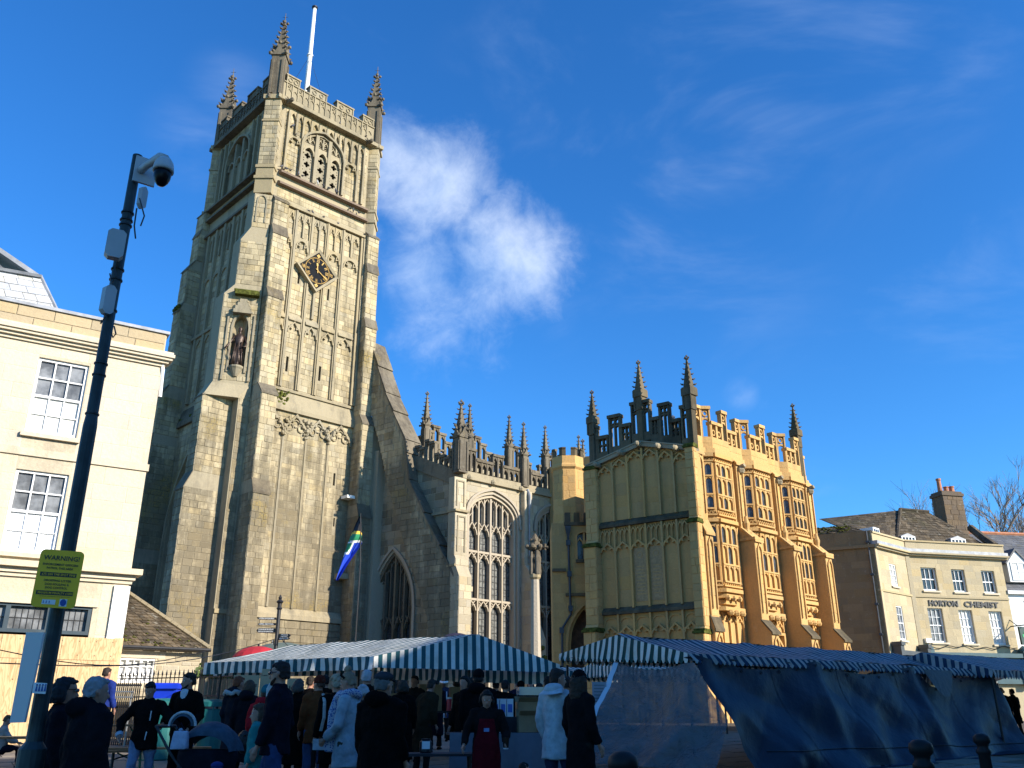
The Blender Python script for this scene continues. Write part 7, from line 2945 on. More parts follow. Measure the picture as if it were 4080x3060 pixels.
f2, z2 = table(1700, 12.0, 1.3, .6, 84, 'dark folding table with two black jars beside the big dark coat', zt=.62)
for k, (s, h, w) in enumerate(((-.42, .30, .13), (.0, .17, .14))):
	p = f2.P(s, .05)
	t = thing('jar', ('tall black jar with pale label at the left on the dark folding table', 'squat black jar with square pale label on the dark folding table')[k], 'jar', (p.x, p.y, z2))
	m = MB()
	m.lathe((p.x, p.y, z2), [(w * .5, .001), (w * .55, .02), (w * .55, h * .8), (w * .4, h * .88), (w * .42, h)], 14)
	obj('jar', m, principled('black_jar', (.012, .014, .02), .3), t)
	m = MB()
	m.box(f2, s - .05, s + .05, z2 + .05, z2 + .14, .05 + w * .55, .05 + w * .56)
	obj('label', m, MATS['white_card'], t)
f3, z3 = table(1700, 17.5, 2.2, .7, 80, 'long dark counter with brown cartons under the left canopy', zt=.85)
for k, (s, w, h, lb) in enumerate(((-.6, .4, .3, 'brown carton at the left end of the dark counter under the canopy'), (.05, .42, .46, 'tall brown carton in the middle of the dark counter under the canopy'), (.6, .36, .42, 'brown carton at the right end of the dark counter under the canopy'))):
	carton(f3, s, 0, z3, w, .35, h, lb)
p = at(1788, 2865, 16.8)
for k in range(2):
	q = at((1642, 1788)[k], 2870, 16.9)
	t = thing('candle', ('slim red candle standing left of the brown cartons', 'thick red candle with white rim beside the brown cartons')[k], 'candle', (q.x, q.y, z3))
	m = MB()
	h = (.13, .20)[k]
	m.lathe((q.x, q.y, z3), [((.025, .045)[k], .001), ((.025, .045)[k], h), (.01, h + .01)], 10)
	obj('wax', m, principled('red_wax_%d' % k, (.5, .02, .03), .4), t)
	m = MB()
	m.lathe((q.x, q.y, z3 + h), [((.026, .047)[k], .001), ((.026, .047)[k], .03)], 10)
	obj('rim', m, M_WHITEC, t)

# folding stool frame in front of the dark table
sp_ = at(1760, 3060, 11.2)
zg = gz(sp_.x, sp_.y)
t = thing('folding_stool', 'crossed metal legs of a folding stool in front of the dark table', 'stool', (sp_.x, sp_.y, zg))
sf_ = Fr((sp_.x, sp_.y), 80)
m = MB()
m.box(sf_, -.2, .2, zg + .46, zg + .49, -.16, .16)
obj('seat', m, M_TABLE, t)
for n in (-.15, .15):
	for k in (-1, 1):
		m = MB()
		m.tube([sf_.P(-.18 * k, n, zg + .46), sf_.P(.2 * k, n, zg)], .012, 6)
		obj('leg', m, principled('grey_tube', (.18, .18, .19), .4, .6), t)

# white notice hanging on the right stall's post
nb_ = at(2390, 2790, 15.2)
nf = Fr((nb_.x, nb_.y), 85)
w0, w1 = nf.at(2360, 2780)[0], nf.at(2417, 2780)[0]
h0, h1 = nf.at(2390, 2850)[1], nf.at(2390, 2717)[1]
t = thing('notice_board', 'pale sheet of notices hanging from the post left of the plastic sheet', 'notice', (nb_.x, nb_.y, h0))
m = MB()
m.box(nf, w0, w1, h0, h1, 0, .012)
obj('sheet', m, principled('pale_notice', (.24, .26, .3), .6), t)
m = MB()
for k in range(9):
	m.box(nf, w0 + .03, w1 - .03 - .02 * (k % 3), h1 - .06 - k * .05, h1 - .045 - k * .05, .012, .014)
obj('faint_print', m, principled('grey_print', (.12, .13, .16), .7), t)

# display boards of the sweet stall
M_BOARD = principled('kraft_board', (.42, .30, .18), .8, var=.05)
M_BROWNINK = principled('dark_brown_ink', (.03, .018, .012), .7)
bf = Fr((at(1000, 2800, 15.4).x, 15.4), 84)
for (a, b_, t0, b0, tx, lb) in ((925, 1028, 2690, 2830, 'Liquorice', 'brown display board left of the man in sunglasses, with dark lettering'), (1031, 1130, 2692, 2830, '', 'brown display board behind the teal bobble hat, with sweet drawings'), (1140, 1196, 2702, 2830, 'Just\nLiquorice', 'brown board lettered Just Liquorice right of the man in sunglasses'), (1036, 1150, 2665, 2690, 'Just', 'narrow brown header board above the sweet stall boards')):
	s0, s1 = bf.at(a, 2760)[0], bf.at(b_, 2760)[0]
	za, zb_ = bf.at(1000, b0)[1], bf.at(1000, t0)[1]
	t = thing('display_board', lb, 'display board', bf.P((s0 + s1) / 2, 0, za))
	m = MB()
	m.box(bf, s0, s1, za, zb_, -.02, 0)
	obj('board', m, M_BOARD, t)
	if tx:
		for k, part in enumerate(tx.split('\n')):
			lettering(part, M_BROWNINK, t, face_matrix(bf, s0 + (s1 - s0) * (.55 if len(tx) < 12 else .5), .004, zb_ - (.1 if t0 < 2690 else .16) - .15 * k if t0 > 2670 else (za + zb_) / 2), .09, min((s1 - s0) * .75, .075 * len(part)), .012, .003)
	else:
		for q in range(3):
			m = MB()
			for w in range(4):
				m.ball(bf.P(s0 + .15 + .1 * (q % 2) + .05 * w, .005, zb_ - .16 - .14 * q), .04, 6, 3, sz=.5)
			obj('printed_sweets', m, M_BROWNINK, t)

# red and green canopies showing over the left stall, purple parasol
def dome(px, py, D, w, h, col, name, label, cat='parasol'):
	c = at(px, py, D)
	t = thing(name, label, cat, (c.x, c.y, gz(c.x, c.y)))
	m = MB()
	rings = []
	for k in range(7):
		a = k / 6 * math.pi / 2
		rings.append([Vector((c.x + w * math.cos(a) * math.cos(q), c.y + w * math.cos(a) * math.sin(q), c.z - h + h * math.sin(a))) for q in [2 * math.pi * i / 16 for i in range(16)]])
	m.rings(rings[:-1] + [[Vector((c.x, c.y, c.z)) + Vector((.01 * math.cos(q), .01 * math.sin(q), 0)) for q in [2 * math.pi * i / 16 for i in range(16)]]], cap=False)
	obj('canopy', m, principled(name + '_cloth_%d' % px, col, .7, var=.15), t)
	m = MB()
	m.tube([(c.x, c.y, gz(c.x, c.y)), (c.x, c.y, c.z + .05)], .025, 6)
	obj('pole', m, M_POLE, t)
	return t


dome(1030, 2575, 23, .62, .35, (.42, .02, .03), 'parasol', 'red parasol top rising over the left canopy')
dome(1130, 2560, 24, .85, .38, (.10, .13, .11), 'awning', 'grey green awning hump beside the red parasol', 'awning')
dome(1820, 2522, 22.0, .5, .35, (.03, .022, .045), 'parasol', 'dark purple parasol tip in front of the flying buttress')

# ---- railings, bins and benches by the cottage
rf0, rf1 = at(448, 2800, 22.6), at(930, 2790, 21.0)
RF = Fr((rf0.x, rf0.y), math.degrees(math.atan2(rf1.x - rf0.x, rf1.y - rf0.y)))
LRF = (Vector((rf1.x - rf0.x, rf1.y - rf0.y))).length
zw = at(600, 2795, 22).z
t = thing('low_wall', 'low rubble wall carrying iron railings in front of the cottage', 'wall', RF.P(LRF / 2, -.1, 0))
m = MB()
m.box(RF, -2.5, LRF + .5, 0, zw - .06, -.3, 0)
obj('wall', m, M_AISLEW, t)
stones(t, RF, -2.5, LRF + .5, .5, zw - .06, 0, course=(.1, .16), length=(.2, .45), seed=700, mat=M_DARKST, proud=(.01, .03))
m = MB()
m.box(RF, -2.5, LRF + .5, zw - .06, zw, -.33, .04)
obj('coping', m, M_DRESS, t)
rl = thing('railings', 'black spiked iron railings on the low wall in front of the cottage', 'railings', RF.P(LRF / 2, -.15, zw))
for z in (zw + .1, zw + .52):
	m = MB()
	m.box(RF, -2.4, LRF + .4, z, z + .025, -.165, -.135)
	obj('rail', m, M_IRON, rl)
bar_ = MB()
bar_.tube([(0, 0, 0), (0, 0, .6)], .011, 5)
bar_.tube([(0, 0, .58), (0, 0, .63), (0, 0, .72)], [.012, .022, .003], 5)
bme = bar_.mesh('bar')
bme.materials.append(M_IRON)
s = -2.3
while s < LRF + .4:
	obj('bar', bme, None, rl, mat4=Matrix.Translation(RF.P(s, -.15, zw)))
	s += .135
# ivy on the wall behind, by the striped awning
m = MB()
r = random.Random(31)
ivf = Fr((at(880, 2650, 23.5).x, 23.5), 70)
for k in range(500):
	p = ivf.P(r.uniform(-.6, 1.4), r.uniform(-.1, .1), at(900, 2700, 23.5).z + abs(r.gauss(0, .13)))
	a = Vector((r.gauss(0, 1), r.gauss(0, 1), r.gauss(0, 1))).normalized() * .07
	b_ = a.orthogonal().normalized() * .05
	m.add([p - a, p + b_, p + a, p - b_], [(0, 1, 2, 3)])
iv = obj('ivy', m, principled('ivy_leaf', (.05, .075, .015), .6, var=.5, vscale=8), None, kind='stuff')
tag(iv, 'yellow green ivy along the wall top below the striped awning', 'ivy')
# dark slatted crate rack
rk0 = at(510, 2760, 20.5)
rkf = Fr((rk0.x, rk0.y), 78)
s0, s1 = rkf.at(440, 2760)[0], rkf.at(560, 2760)[0]
za, zb_ = rkf.at(500, 2830)[1], rkf.at(500, 2722)[1]
t = thing('slatted_screen', 'dark upright slatted screen leaning in front of the railings', 'screen', rkf.P((s0 + s1) / 2, 0, gz(rk0.x, rk0.y)))
s = s0
while s < s1:
	m = MB()
	m.box(rkf, s, s + .02, gz(rk0.x, rk0.y), zb_, -.02, .02)
	obj('slat', m, M_IRON, t)
	s += .042
m = MB()
for z in (za + .05, zb_ - .06):
	m.box(rkf, s0, s1, z, z + .04, -.04, -.02)
obj('cross_rail', m, M_IRON, t)
t = thing('steel_trolley', 'grey metal frame trolley standing before the slatted screen', 'trolley', rkf.P(s0 + .25, .4, gz(rk0.x, rk0.y)))
mt_ = principled('dull_steel', (.25, .25, .24), .45, .6)
zg = gz(rk0.x, rk0.y)
for a in (s0 + .02, s0 + .5):
	m = MB()
	m.tube([rkf.P(a, .35, zg), rkf.P(a, .35, zb_ - .2)], .02, 6)
	obj('upright', m, mt_, t)
for z in (zb_ - .2, za + .25):
	m = MB()
	m.box(rkf, s0 - .02, s0 + .54, z, z + .03, .3, .42)
	obj('shelf', m, mt_, t)
# blue and green bins
def bin_(px, D, w, zt, col, label, ribs=0, name='wheelie_bin'):
	c = at(px, 2860, D)
	z = gz(c.x, c.y)
	f = Fr((c.x, c.y), 84)
	t = thing(name, label, 'bin', (c.x, c.y, z))
	mt = principled(name + '_plastic_%d' % px, col, .45, var=.1)
	if name == 'wheelie_bin':
		m = MB()
		m.plan(f, rect(-w * .42, w * .42, -w * .4, w * .4), z + .06, zt - .12, rect(-w * .5, w * .5, -w * .5, w * .5))
		obj('body', m, mt, t)
		m = MB()
		m.box(f, -w * .55, w * .55, zt - .12, zt - .05, -w * .5, w * .6)
		m.box(f, -w * .52, w * .52, zt - .05, zt, -w * .5, w * .5)
		obj('lid', m, mt, t)
		for k in (-1, 1):
			m = MB()
			m.tube([f.P(k * w * .45, -w * .45, z + .09), f.P(k * w * .5, -w * .45, z + .09)], .09, 10)
			obj('wheel', m, M_IRON, t)
	else:
		m = MB()
		m.lathe((c.x, c.y, z), [(w * .45, 0), (w * .5, .02), (w * .5, zt - z - .2), (w * .46, zt - z - .18)], 20)
		obj('body', m, mt, t)
		m = MB()
		m.lathe((c.x, c.y, zt - .14), [(w * .56, 0), (w * .56, .08), (w * .4, .13), (w * .1, .14)], 20)
		obj('lid', m, mt, t)
		for k in range(5):
			m = MB()
			a = k * 1.256
			m.tube([(c.x + w * .46 * math.cos(a), c.y + w * .46 * math.sin(a), zt - .42), (c.x + w * .5 * math.cos(a), c.y + w * .5 * math.sin(a), zt - .1)], .02, 5)
			obj('post', m, mt, t)
	return t


bin_(645, 20.8, .62, at(645, 2723, 20.8).z, (.008, .04, .5), 'bright blue wheelie bin standing against the railings')
bin_(655, 17.6, .62, at(655, 2782, 17.6).z, (.012, .13, .125), 'round teal litter bin left of the bearded man', name='litter_bin')
bin_(845, 18.2, .55, at(845, 2785, 18.2).z, (.012, .12, .115), 'round teal litter bin right of the bearded man', name='litter_bin')

# folding beer-garden benches and table
M_TIMBER = principled('orange_brown_board', (.30, .12, .045), .55, var=.25, vscale=6)
M_GREENLEG = principled('green_steel', (.02, .16, .09), .45)


def bench(px, D, L, zt, ang, label, legm, name='bench', w=.26, cat='bench'):
	c = at(px, 2860, D)
	z = gz(c.x, c.y)
	f = Fr((c.x, c.y), ang)
	t = thing(name, label, cat, (c.x, c.y, z))
	m = MB()
	m.box(f, -L / 2, L / 2, z + zt - .03, z + zt, -w / 2, w / 2)
	obj('seat' if cat == 'bench' else 'tabletop', m, M_TIMBER, t)
	for k in (-1, 1):
		for q in (-1, 1):
			m = MB()
			m.tube([f.P(k * (L / 2 - .2), q * w * .3, z + zt - .03), f.P(k * (L / 2 - .2), q * w * .46, z)], .018, 5)
			obj('leg', m, legm, t)
		m = MB()
		m.tube([f.P(k * (L / 2 - .2), -w * .4, z + .2), f.P(k * (L / 2 - .2), w * .4, z + .2)], .012, 5)
		m.tube([f.P(k * (L / 2 - .2), 0, z + .3), f.P(k * (L / 2 - .6), 0, z + zt - .04)], .012, 5)
		obj('brace', m, legm, t)
	return t


bench(462, 15.2, 1.9, .76, 20, 'green-legged beer table with brown top behind the outstretched arm', M_GREENLEG, 'trestle_table', .5, 'table')
bench(420, 14.0, 1.9, .47, 20, 'brown bench with green legs left of the woman in black jacket', M_GREENLEG)
bench(640, 14.6, 1.6, .47, 70, 'brown bench with black legs right of the woman in black jacket', M_IRON)
bench(40, 13.0, 1.8, .74, 60, 'wooden table at the far left in front of the boy', M_IRON, 'trestle_table', .6, 'table')

# ---- bollards
bo = MB()
bo.lathe((0, 0, 0), [(.13, 0), (.13, .06), (.10, .1), (.085, .16), (.075, .74), (.095, .77), (.095, .80), (.07, .83), (.075, .87), (.105, .90), (.11, .94), (.10, .98), (.06, 1.01), (.01, 1.02)], 18)
bome = bo.mesh('bollard')
bome.materials.append(principled('black_gloss_paint', (.007, .007, .008), .55, spec=.25))
bome.polygons.foreach_set('use_smooth', [True] * len(bome.polygons))
for px, py, D, lb in ((2480, 2990, 6.6, 'black iron bollard before the clear plastic sheet'), (3663, 2944, 8.9, 'black iron bollard in front of the middle of the blue tarpaulin'), (3906, 2921, 11.4, 'black iron bollard near the right end of the blue tarpaulin')):
	p = at(px, py, D)
	o = bpy.data.objects.new('bollard', bome)
	sc_ = (p.z - gz(p.x, p.y)) / 1.02
	o.location = (p.x, p.y, gz(p.x, p.y))
	o.scale = (sc_, sc_, sc_)
	link(o)
	tag(o, lb, 'bollard', 'iron bollards before the stalls')

# ---- market cross column
xc = at(2135, 2600, 31)
k_ = 31 / 36
t = thing('market_cross', 'slender tapered stone column carrying a carved niche head between aisle and porch', 'cross column', (xc.x, xc.y, gz(xc.x, xc.y)))
Z = lambda z: CAM_Z + (z - CAM_Z) * k_
m = MB()
m.lathe((xc.x, xc.y, 0), [(.30, .8), (.27, 1.3), (.215 * k_, Z(3.6)), (.17 * k_, Z(6.3)), (.165 * k_, Z(6.42))], 8, rot=math.pi / 8)
obj('shaft', m, M_PALETR, t)
m = MB()
for z, w in ((.6, 1.1), (.85, .8), (1.05, .55)):
	m.box(Fr((xc.x, xc.y), 60), -w, w, z, z + .25, -w, w)
obj('steps', m, M_DRESS, t)
m = MB()
m.lathe((xc.x, xc.y, 0), [(.17 * k_, Z(6.42)), (.24 * k_, Z(6.5)), (.24 * k_, Z(6.6)), (.18 * k_, Z(6.66))], 8, rot=math.pi / 8)
obj('capital', m, M_DRESS, t)
m = MB()
for a in range(4):
	q = a * math.pi / 2 + .5
	px_, py_ = xc.x + .14 * math.cos(q), xc.y + .14 * math.sin(q)
	m.lathe((px_, py_, 0), [(.09, Z(6.62)), (.10, Z(6.75)), (.08, Z(7.1)), (.10, Z(7.3)), (.07, Z(7.42)), (.07, Z(7.55)), (.03, Z(7.62))], 7)
obj('carved_figures', m, M_DARKST, t)
m = MB()
m.lathe((xc.x, xc.y, 0), [(.2, Z(7.6)), (.26, Z(7.68)), (.2, Z(7.78)), (.16, Z(8.0)), (.1, Z(8.15)), (.04, Z(8.28))], 8)
for a in range(6):
	q = a * math.pi / 3 + .2
	m.ball((xc.x + .27 * math.cos(q), xc.y + .27 * math.sin(q), Z(7.74)), .085, 6, 4)
	m.ball((xc.x + .16 * math.cos(q + .4), xc.y + .16 * math.sin(q + .4), Z(8.0)), .06, 5, 3)
m.tube([(xc.x + .2, xc.y, Z(7.72)), (xc.x + .46, xc.y - .05, Z(7.72))], .045, 5)
m.tube([(xc.x + .36, xc.y, Z(7.62)), (xc.x + .36, xc.y - .05, Z(7.86))], .05, 5)
obj('canopy_head', m, M_DARKST, t)

# ---- finger post
fpz = at(1118, 2370, 21)
t = thing('fingerpost', 'black cast-iron fingerpost with white-lettered arms in front of the tower base', 'signpost', (fpz.x, fpz.y, gz(fpz.x, fpz.y)))
zz = lambda py: at(1118, py, 21).z
m = MB()
m.lathe((fpz.x, fpz.y, 0), [(.09, .6), (.07, .9), (.045, 1.0), (.045, zz(2430)), (.07, zz(2425)), (.045, zz(2418)), (.05, zz(2405)), (.085, zz(2398)), (.03, zz(2388)), (.045, zz(2382)), (.01, zz(2370))], 10)
obj('post', m, M_IRON, t)
M_SIGNBLK = principled('sign_black', (.012, .012, .014), .4)
M_SIGNWHT = principled('sign_white', (.75, .75, .73), .5)
for (a, b_, py, h, ph, tx) in ((1025, 1110, 2465, 9, 84, 'CITIZEN ADVICE BUREAU'), (1025, 1110, 2487, 9, 88, 'OPEN AIR POOL'), (1022, 1110, 2512, 18, 92, 'CORINIUM MUSEUM\nVISITOR INFORMATION i'), (1112, 1158, 2534, 13, 112, 'WOOLGATE\nLIBRARY'), (1112, 1155, 2546, 10, 118, 'ABBEY GROUNDS'), (1080, 1108, 2560, 20, 80, 'PARISH\nCHURCH')):
	f = Fr((fpz.x, fpz.y), ph)
	s0, s1 = f.at(a, py)[0], f.at(b_, py)[0]
	if b_ > 1130:
		s0, s1 = .05, s1
	else:
		s1 = -.05
	zc = zz(py)
	hh = h / 3740 * 21
	m = MB()
	if b_ > 1130:
		q = [(s0, zc - hh / 2), (s1 - .05, zc - hh / 2), (s1, zc), (s1 - .05, zc + hh / 2), (s0, zc + hh / 2)]
	else:
		q = [(s0 + .05, zc - hh / 2), (s1, zc - hh / 2), (s1, zc + hh / 2), (s0 + .05, zc + hh / 2), (s0, zc)]
	m.prism(f, q, -.015, .015)
	ar = obj('arm', m, M_SIGNBLK, t)
	ls = tx.split('\n')
	for k, l in enumerate(ls):
		lettering(l, M_SIGNWHT, ar, face_matrix(f, (s0 + s1) / 2, .017, zc + hh * (.0 if len(ls) == 1 else .24 - .48 * k)), hh / len(ls) * .62, (abs(s1 - s0) - .09) * (1 if len(l) > 8 else .75), .008, .002)

# ---- flag of South Africa on a slim pole by the tower buttress
fg = at(1418, 2500, 34)
t = thing('flag_and_pole', 'hanging South African flag in black, green, white, blue, red on a slim grey pole', 'flag', (fg.x, fg.y, 1.0))
ptop = at(1437, 2045, 34)
m = MB()
m.tube([(fg.x, fg.y, 1.0), (fg.x + .02, fg.y, at(1430, 2240, 34).z), (ptop.x, ptop.y, ptop.z)], [.035, .028, .016], 8)
obj('pole', m, M_IRON, t)
fa = [at(*q) for q in ((1437, 2050, 34), (1443, 2160, 34))]
NU, NV = 16, 36
FL = [(1436, 2046), (1418, 2085), (1400, 2130), (1384, 2168), (1363, 2235), (1338, 2312)]
FR_ = [(1438, 2048), (1440, 2090), (1442, 2130), (1444, 2164), (1394, 2236), (1347, 2312)]


def fpt(u, v):
	"""u across the hanging cloth, v down its length"""
	k = min(int(v * 5), 4)
	f = v * 5 - k
	a = [FL[k][i] + (FL[k + 1][i] - FL[k][i]) * f for i in (0, 1)]
	b = [FR_[k][i] + (FR_[k + 1][i] - FR_[k][i]) * f for i in (0, 1)]
	x, y = a[0] + (b[0] - a[0]) * u, a[1] + (b[1] - a[1]) * u
	return at(x, y, 34 + .12 * math.sin(u * 6 + v * 5) * min(1, v * 3) + .08 * math.sin(v * 11))


fc = {'k': (.008, .008, .01), 'y': (.75, .45, .05), 'g': (.02, .22, .10), 'w': (.75, .76, .76), 'r': (.5, .03, .03), 'b': (.015, .06, .5)}
mats_ = {q: principled('flag_' + q, c_, .75) for q, c_ in fc.items()}


def fcol(u, v):
	"""the hanging folds show black at the hoist, gold edge, green band, white edge, then the blue half with a little red"""
	w = v + .03 * math.sin(u * 3)
	if w < .07:
		return 'g'
	if w < .36:
		return 'k'
	if w < .41:
		return 'y'
	if w < .55:
		return 'g'
	if w < .60:
		return 'w'
	if u < .34 and w < .70:
		return 'g'
	if u < .42 and w < .74:
		return 'w'
	return 'b'


cells = {}
for i in range(NU):
	for j in range(NV):
		q = fcol((i + .5) / NU, (j + .5) / NV)
		cells.setdefault(q, MB()).add([fpt(i / NU, j / NV), fpt((i + 1) / NU, j / NV), fpt((i + 1) / NU, (j + 1) / NV), fpt(i / NU, (j + 1) / NV)], [(0, 1, 2, 3)])
fm = MB()
idx = []
order = list(cells)
for k, q in enumerate(order):
	c_ = cells[q]
	fm.add(c_.v, c_.f)
	idx += [k] * len(c_.f)
fo = obj('flag', fm, mats_[order[0]], t)
for q in order[1:]:
	fo.data.materials.append(mats_[q])
fo.data.polygons.foreach_set('material_index', idx)

# ---- string of wires
for k, (a, b_, D1, D2) in enumerate((((0, 2590), (830, 2592), 14, 18), ((0, 2642), (1100, 2545), 12, 21), ((1120, 2545), (1330, 2590), 21, 18))):
	m = MB()
	p, q = at(*a, D1), at(*b_, D2)
	m.tube([p.lerp(q, i / 12) - Vector((0, 0, .25 * math.sin(math.pi * i / 12))) for i in range(13)], .008, 4)
	o = obj('wire', m, M_IRON, None)
	tag(o, ('thin wire stretched across the plywood hoarding', 'thin wire running from the left edge to the fingerpost', 'thin wire from the fingerpost to the striped canopy')[k], 'wire')

# ---- CCTV post, its boxes and the warning sign
pb, pt_ = at(128, 3000, 6.9), at(549, 622, 6.9)
t = thing('cctv_post', 'tall dark green CCTV post with a domed camera at the top, at left', 'lamp post', (pb.x, pb.y, 0))
M_POST = principled('dark_green_post', (.022, .034, .036), .5, .2, .4, var=.35, vscale=5, bump=(30, .1, .01))
dp = (pt_ - pb)
on = lambda py: next(q for q in [pb + dp * (i / 400) for i in range(-60, 420)] if True and at_y(q) <= py)
def at_y(p):
	d = p - Vector((0, 0, CAM_Z))
	c, s_ = math.cos(TILT), math.sin(TILT)
	f = d.y * c + d.z * s_
	u = -d.y * s_ + d.z * c
	return 1530 - FPX * u / f
m = MB()
g0 = pb + dp * ((0 - pb.z) / dp.z)
k2_ = on(2965)
m.tube([g0, on(2990)], [.095, .095], 16)
m.tube([on(2990), on(2960), on(1700), on(1660), pt_], [.095, .058, .055, .047, .044], 16)
obj('post', m, M_POST, t, smooth=False)
m = MB()
for py in (1655, 1500, 1455, 1120, 1080, 900, 880, 850, 1240):
	q = on(py)
	m.tube([q - dp * .0012, q + dp * .0012], .056, 12)
obj('strap', m, M_IRON, t)
M_GREYBOX = principled('pale_grey_plastic', (.42, .42, .42), .5, var=.08)
pf = Fr((pt_.x, pt_.y), 60)


def panel(p0, ph, w, h, d, name, label=None):
	f = Fr((p0.x, p0.y), ph)
	m = MB()
	q = [(-w / 2 + .03, 0), (w / 2 - .03, 0), (w / 2, .03), (w / 2, h - .03), (w / 2 - .03, h), (-w / 2 + .03, h), (-w / 2, h - .03), (-w / 2, .03)]
	m.prism(f, [(a, p0.z + b) for a, b in q], -d / 2, d / 2)
	return obj(name, m, M_GREYBOX, t)


panel(at(450, 1030, 6.72), 62, .15, .27, .08, 'antenna_panel')
panel(at(420, 1252, 6.8), 35, .10, .27, .06, 'antenna_panel')
panel(at(560, 830, 6.82), 15, .08, .22, .04, 'antenna_panel')
cp = on(700)
m = MB()
bfm = Fr((cp.x, cp.y), 55)
m.box(bfm, -.02, .17, on(735).z, on(640).z, .05, .075)
m.box(bfm, .02, .13, on(700).z, on(660).z, -.05, .05)
obj('bracket', m, M_GREYBOX, t)
dm_ = at(652, 668, 6.55)
top = at(640, 625, 6.62)
m = MB()
m.tube([on(700) + Vector((.06, -.03, .02)), on(690).lerp(top, .5) + Vector((0, 0, .0)), top, dm_ + Vector((0, 0, .09))], [.036, .034, .04, .042], 10)
obj('bracket_arm', m, M_GREYBOX, t, smooth=True)
m = MB()
m.lathe(dm_, [(.02, .10), (.05, .09), (.078, .045), (.088, -.01), (.09, -.04), (.08, -.045)], 18)
obj('camera_hood', m, M_GREYBOX, t, smooth=True)
m = MB()
m.lathe(dm_, [(.072, -.04), (.074, -.07), (.07, -.11), (.055, -.15), (.032, -.18), (.01, -.19)], 18)
obj('camera_dome', m, principled('smoked_dome', (.005, .005, .007), .3, spec=.15), t, smooth=True)
for pts in (((560, 900), (575, 860), (556, 790)), ((438, 1090), (446, 1130), (462, 1100), (455, 1060)), ((405, 1275), (400, 1290), (420, 1262)), ((455, 1300), (462, 1330), (450, 1345), (440, 1320)), ((545, 830), (535, 900), (540, 950))):
	m = MB()
	m.tube([at(a, b_, 6.75) for a, b_ in pts], .007, 5)
	obj('cable', m, M_IRON, t)
# warning sign
sg0 = at(230, 2300, 6.7)
SG = Fr((sg0.x, sg0.y), 66)
cor = [SG.at(*q) for q in ((119, 2418), (297, 2425), (339, 2204), (166, 2182))]
M_SIGNY = principled('yellow_sign', (.92, .50, .0), .4, var=.04)
t2 = thing('warning_sign', 'yellow warning sign about litter fines strapped to the CCTV post', 'sign', SG.P(0, 0, cor[0][1]))
cx_ = sum(c_[0] for c_ in cor) / 4
cz_ = sum(c_[1] for c_ in cor) / 4
wS = ((cor[1][0] - cor[0][0]) + (cor[2][0] - cor[3][0])) / 2
hS = ((cor[3][1] - cor[0][1]) + (cor[2][1] - cor[1][1])) / 2
lean = ((cor[3][0] + cor[2][0]) - (cor[0][0] + cor[1][0])) / 2
lean_a = -math.atan2(lean, hS)
ca, sa = math.cos(lean_a), math.sin(lean_a)
loc = lambda x, y: (cx_ + x * ca - y * sa, cz_ + x * sa + y * ca)
def rrect(w, h, rr, k=4):
	o = []
	for qx, qy, a0 in ((1, -1, -90), (1, 1, 0), (-1, 1, 90), (-1, -1, 180)):
		for i in range(k + 1):
			a = R(a0 + 90 * i / k)
			o.append((qx * (w / 2 - rr) + rr * math.cos(a), qy * (h / 2 - rr) + rr * math.sin(a)))
	return o
m = MB()
m.prism(SG, [loc(*q) for q in rrect(wS, hS, .035)], -.008, .0)
obj('plate', m, M_SIGNY, t2)
M_SBLK = principled('sign_ink', (.008, .008, .008), .4)
def bar_s(x0, x1, y0, y1, mat, name, e=.002):
	m = MB()
	m.prism(SG, [loc(*q) for q in ((x0, y0), (x1, y0), (x1, y1), (x0, y1))], .0005, e)
	return obj(name, m, mat, t2)
def txt(s_, y, h, w, mat, e=.003):
	lettering(s_, mat, t2, face_matrix(SG, *((lambda q: (q[0], e, q[1]))(loc(0, y * hS))), lean_a), h * hS, w * wS, .012, .0008)
txt('WARNING!', .36, .085, .82, M_SBLK)
txt('ENFORCEMENT OFFICERS', .245, .038, .80, M_SBLK)
txt('PATROL THIS AREA', .18, .038, .60, M_SBLK)
bar_s(-.42 * wS, .40 * wS, .035 * hS, .105 * hS, M_SBLK, 'black_band')
txt('£75 ON THE SPOT FINE', .07, .04, .76, M_SIGNY)
txt('DROPPING LITTER', -.035, .038, .62, M_SBLK)
txt('DOG FOULING &', -.10, .038, .54, M_SBLK)
txt('DOG CONTROL', -.16, .038, .50, M_SBLK)
bar_s(-.43 * wS, .40 * wS, -.285 * hS, -.215 * hS, M_SBLK, 'black_band')
txt('MAXIMUM PENALTY £1000', -.25, .036, .78, M_SIGNY)
txt('www.cotswold.gov.uk', -.31, .014, .7, M_SBLK)
bar_s(-.26 * wS, .04 * wS, -.445 * hS, -.365 * hS, M_SIGNWHT, 'logo_panel')
bar_s(.13 * wS, .30 * wS, -.47 * hS, -.345 * hS, M_SIGNWHT, 'logo_panel')
m = MB()
for k in range(3):
	m.prism(SG, [loc(*q) for q in ((-.235 * wS + .02 * k, -.43 * hS), (-.22 * wS + .02 * k, -.43 * hS), (-.22 * wS + .02 * k, -.385 * hS), (-.235 * wS + .02 * k, -.385 * hS))], .0025, .004)
m.prism(SG, [loc(.215 * wS + .022 * math.cos(a), -.405 * hS + .026 * math.sin(a)) for a in [2 * math.pi * i / 10 for i in range(10)]], .0025, .004)
obj('logo_mark', m, principled('logo_blue', (.02, .07, .3), .5), t2)
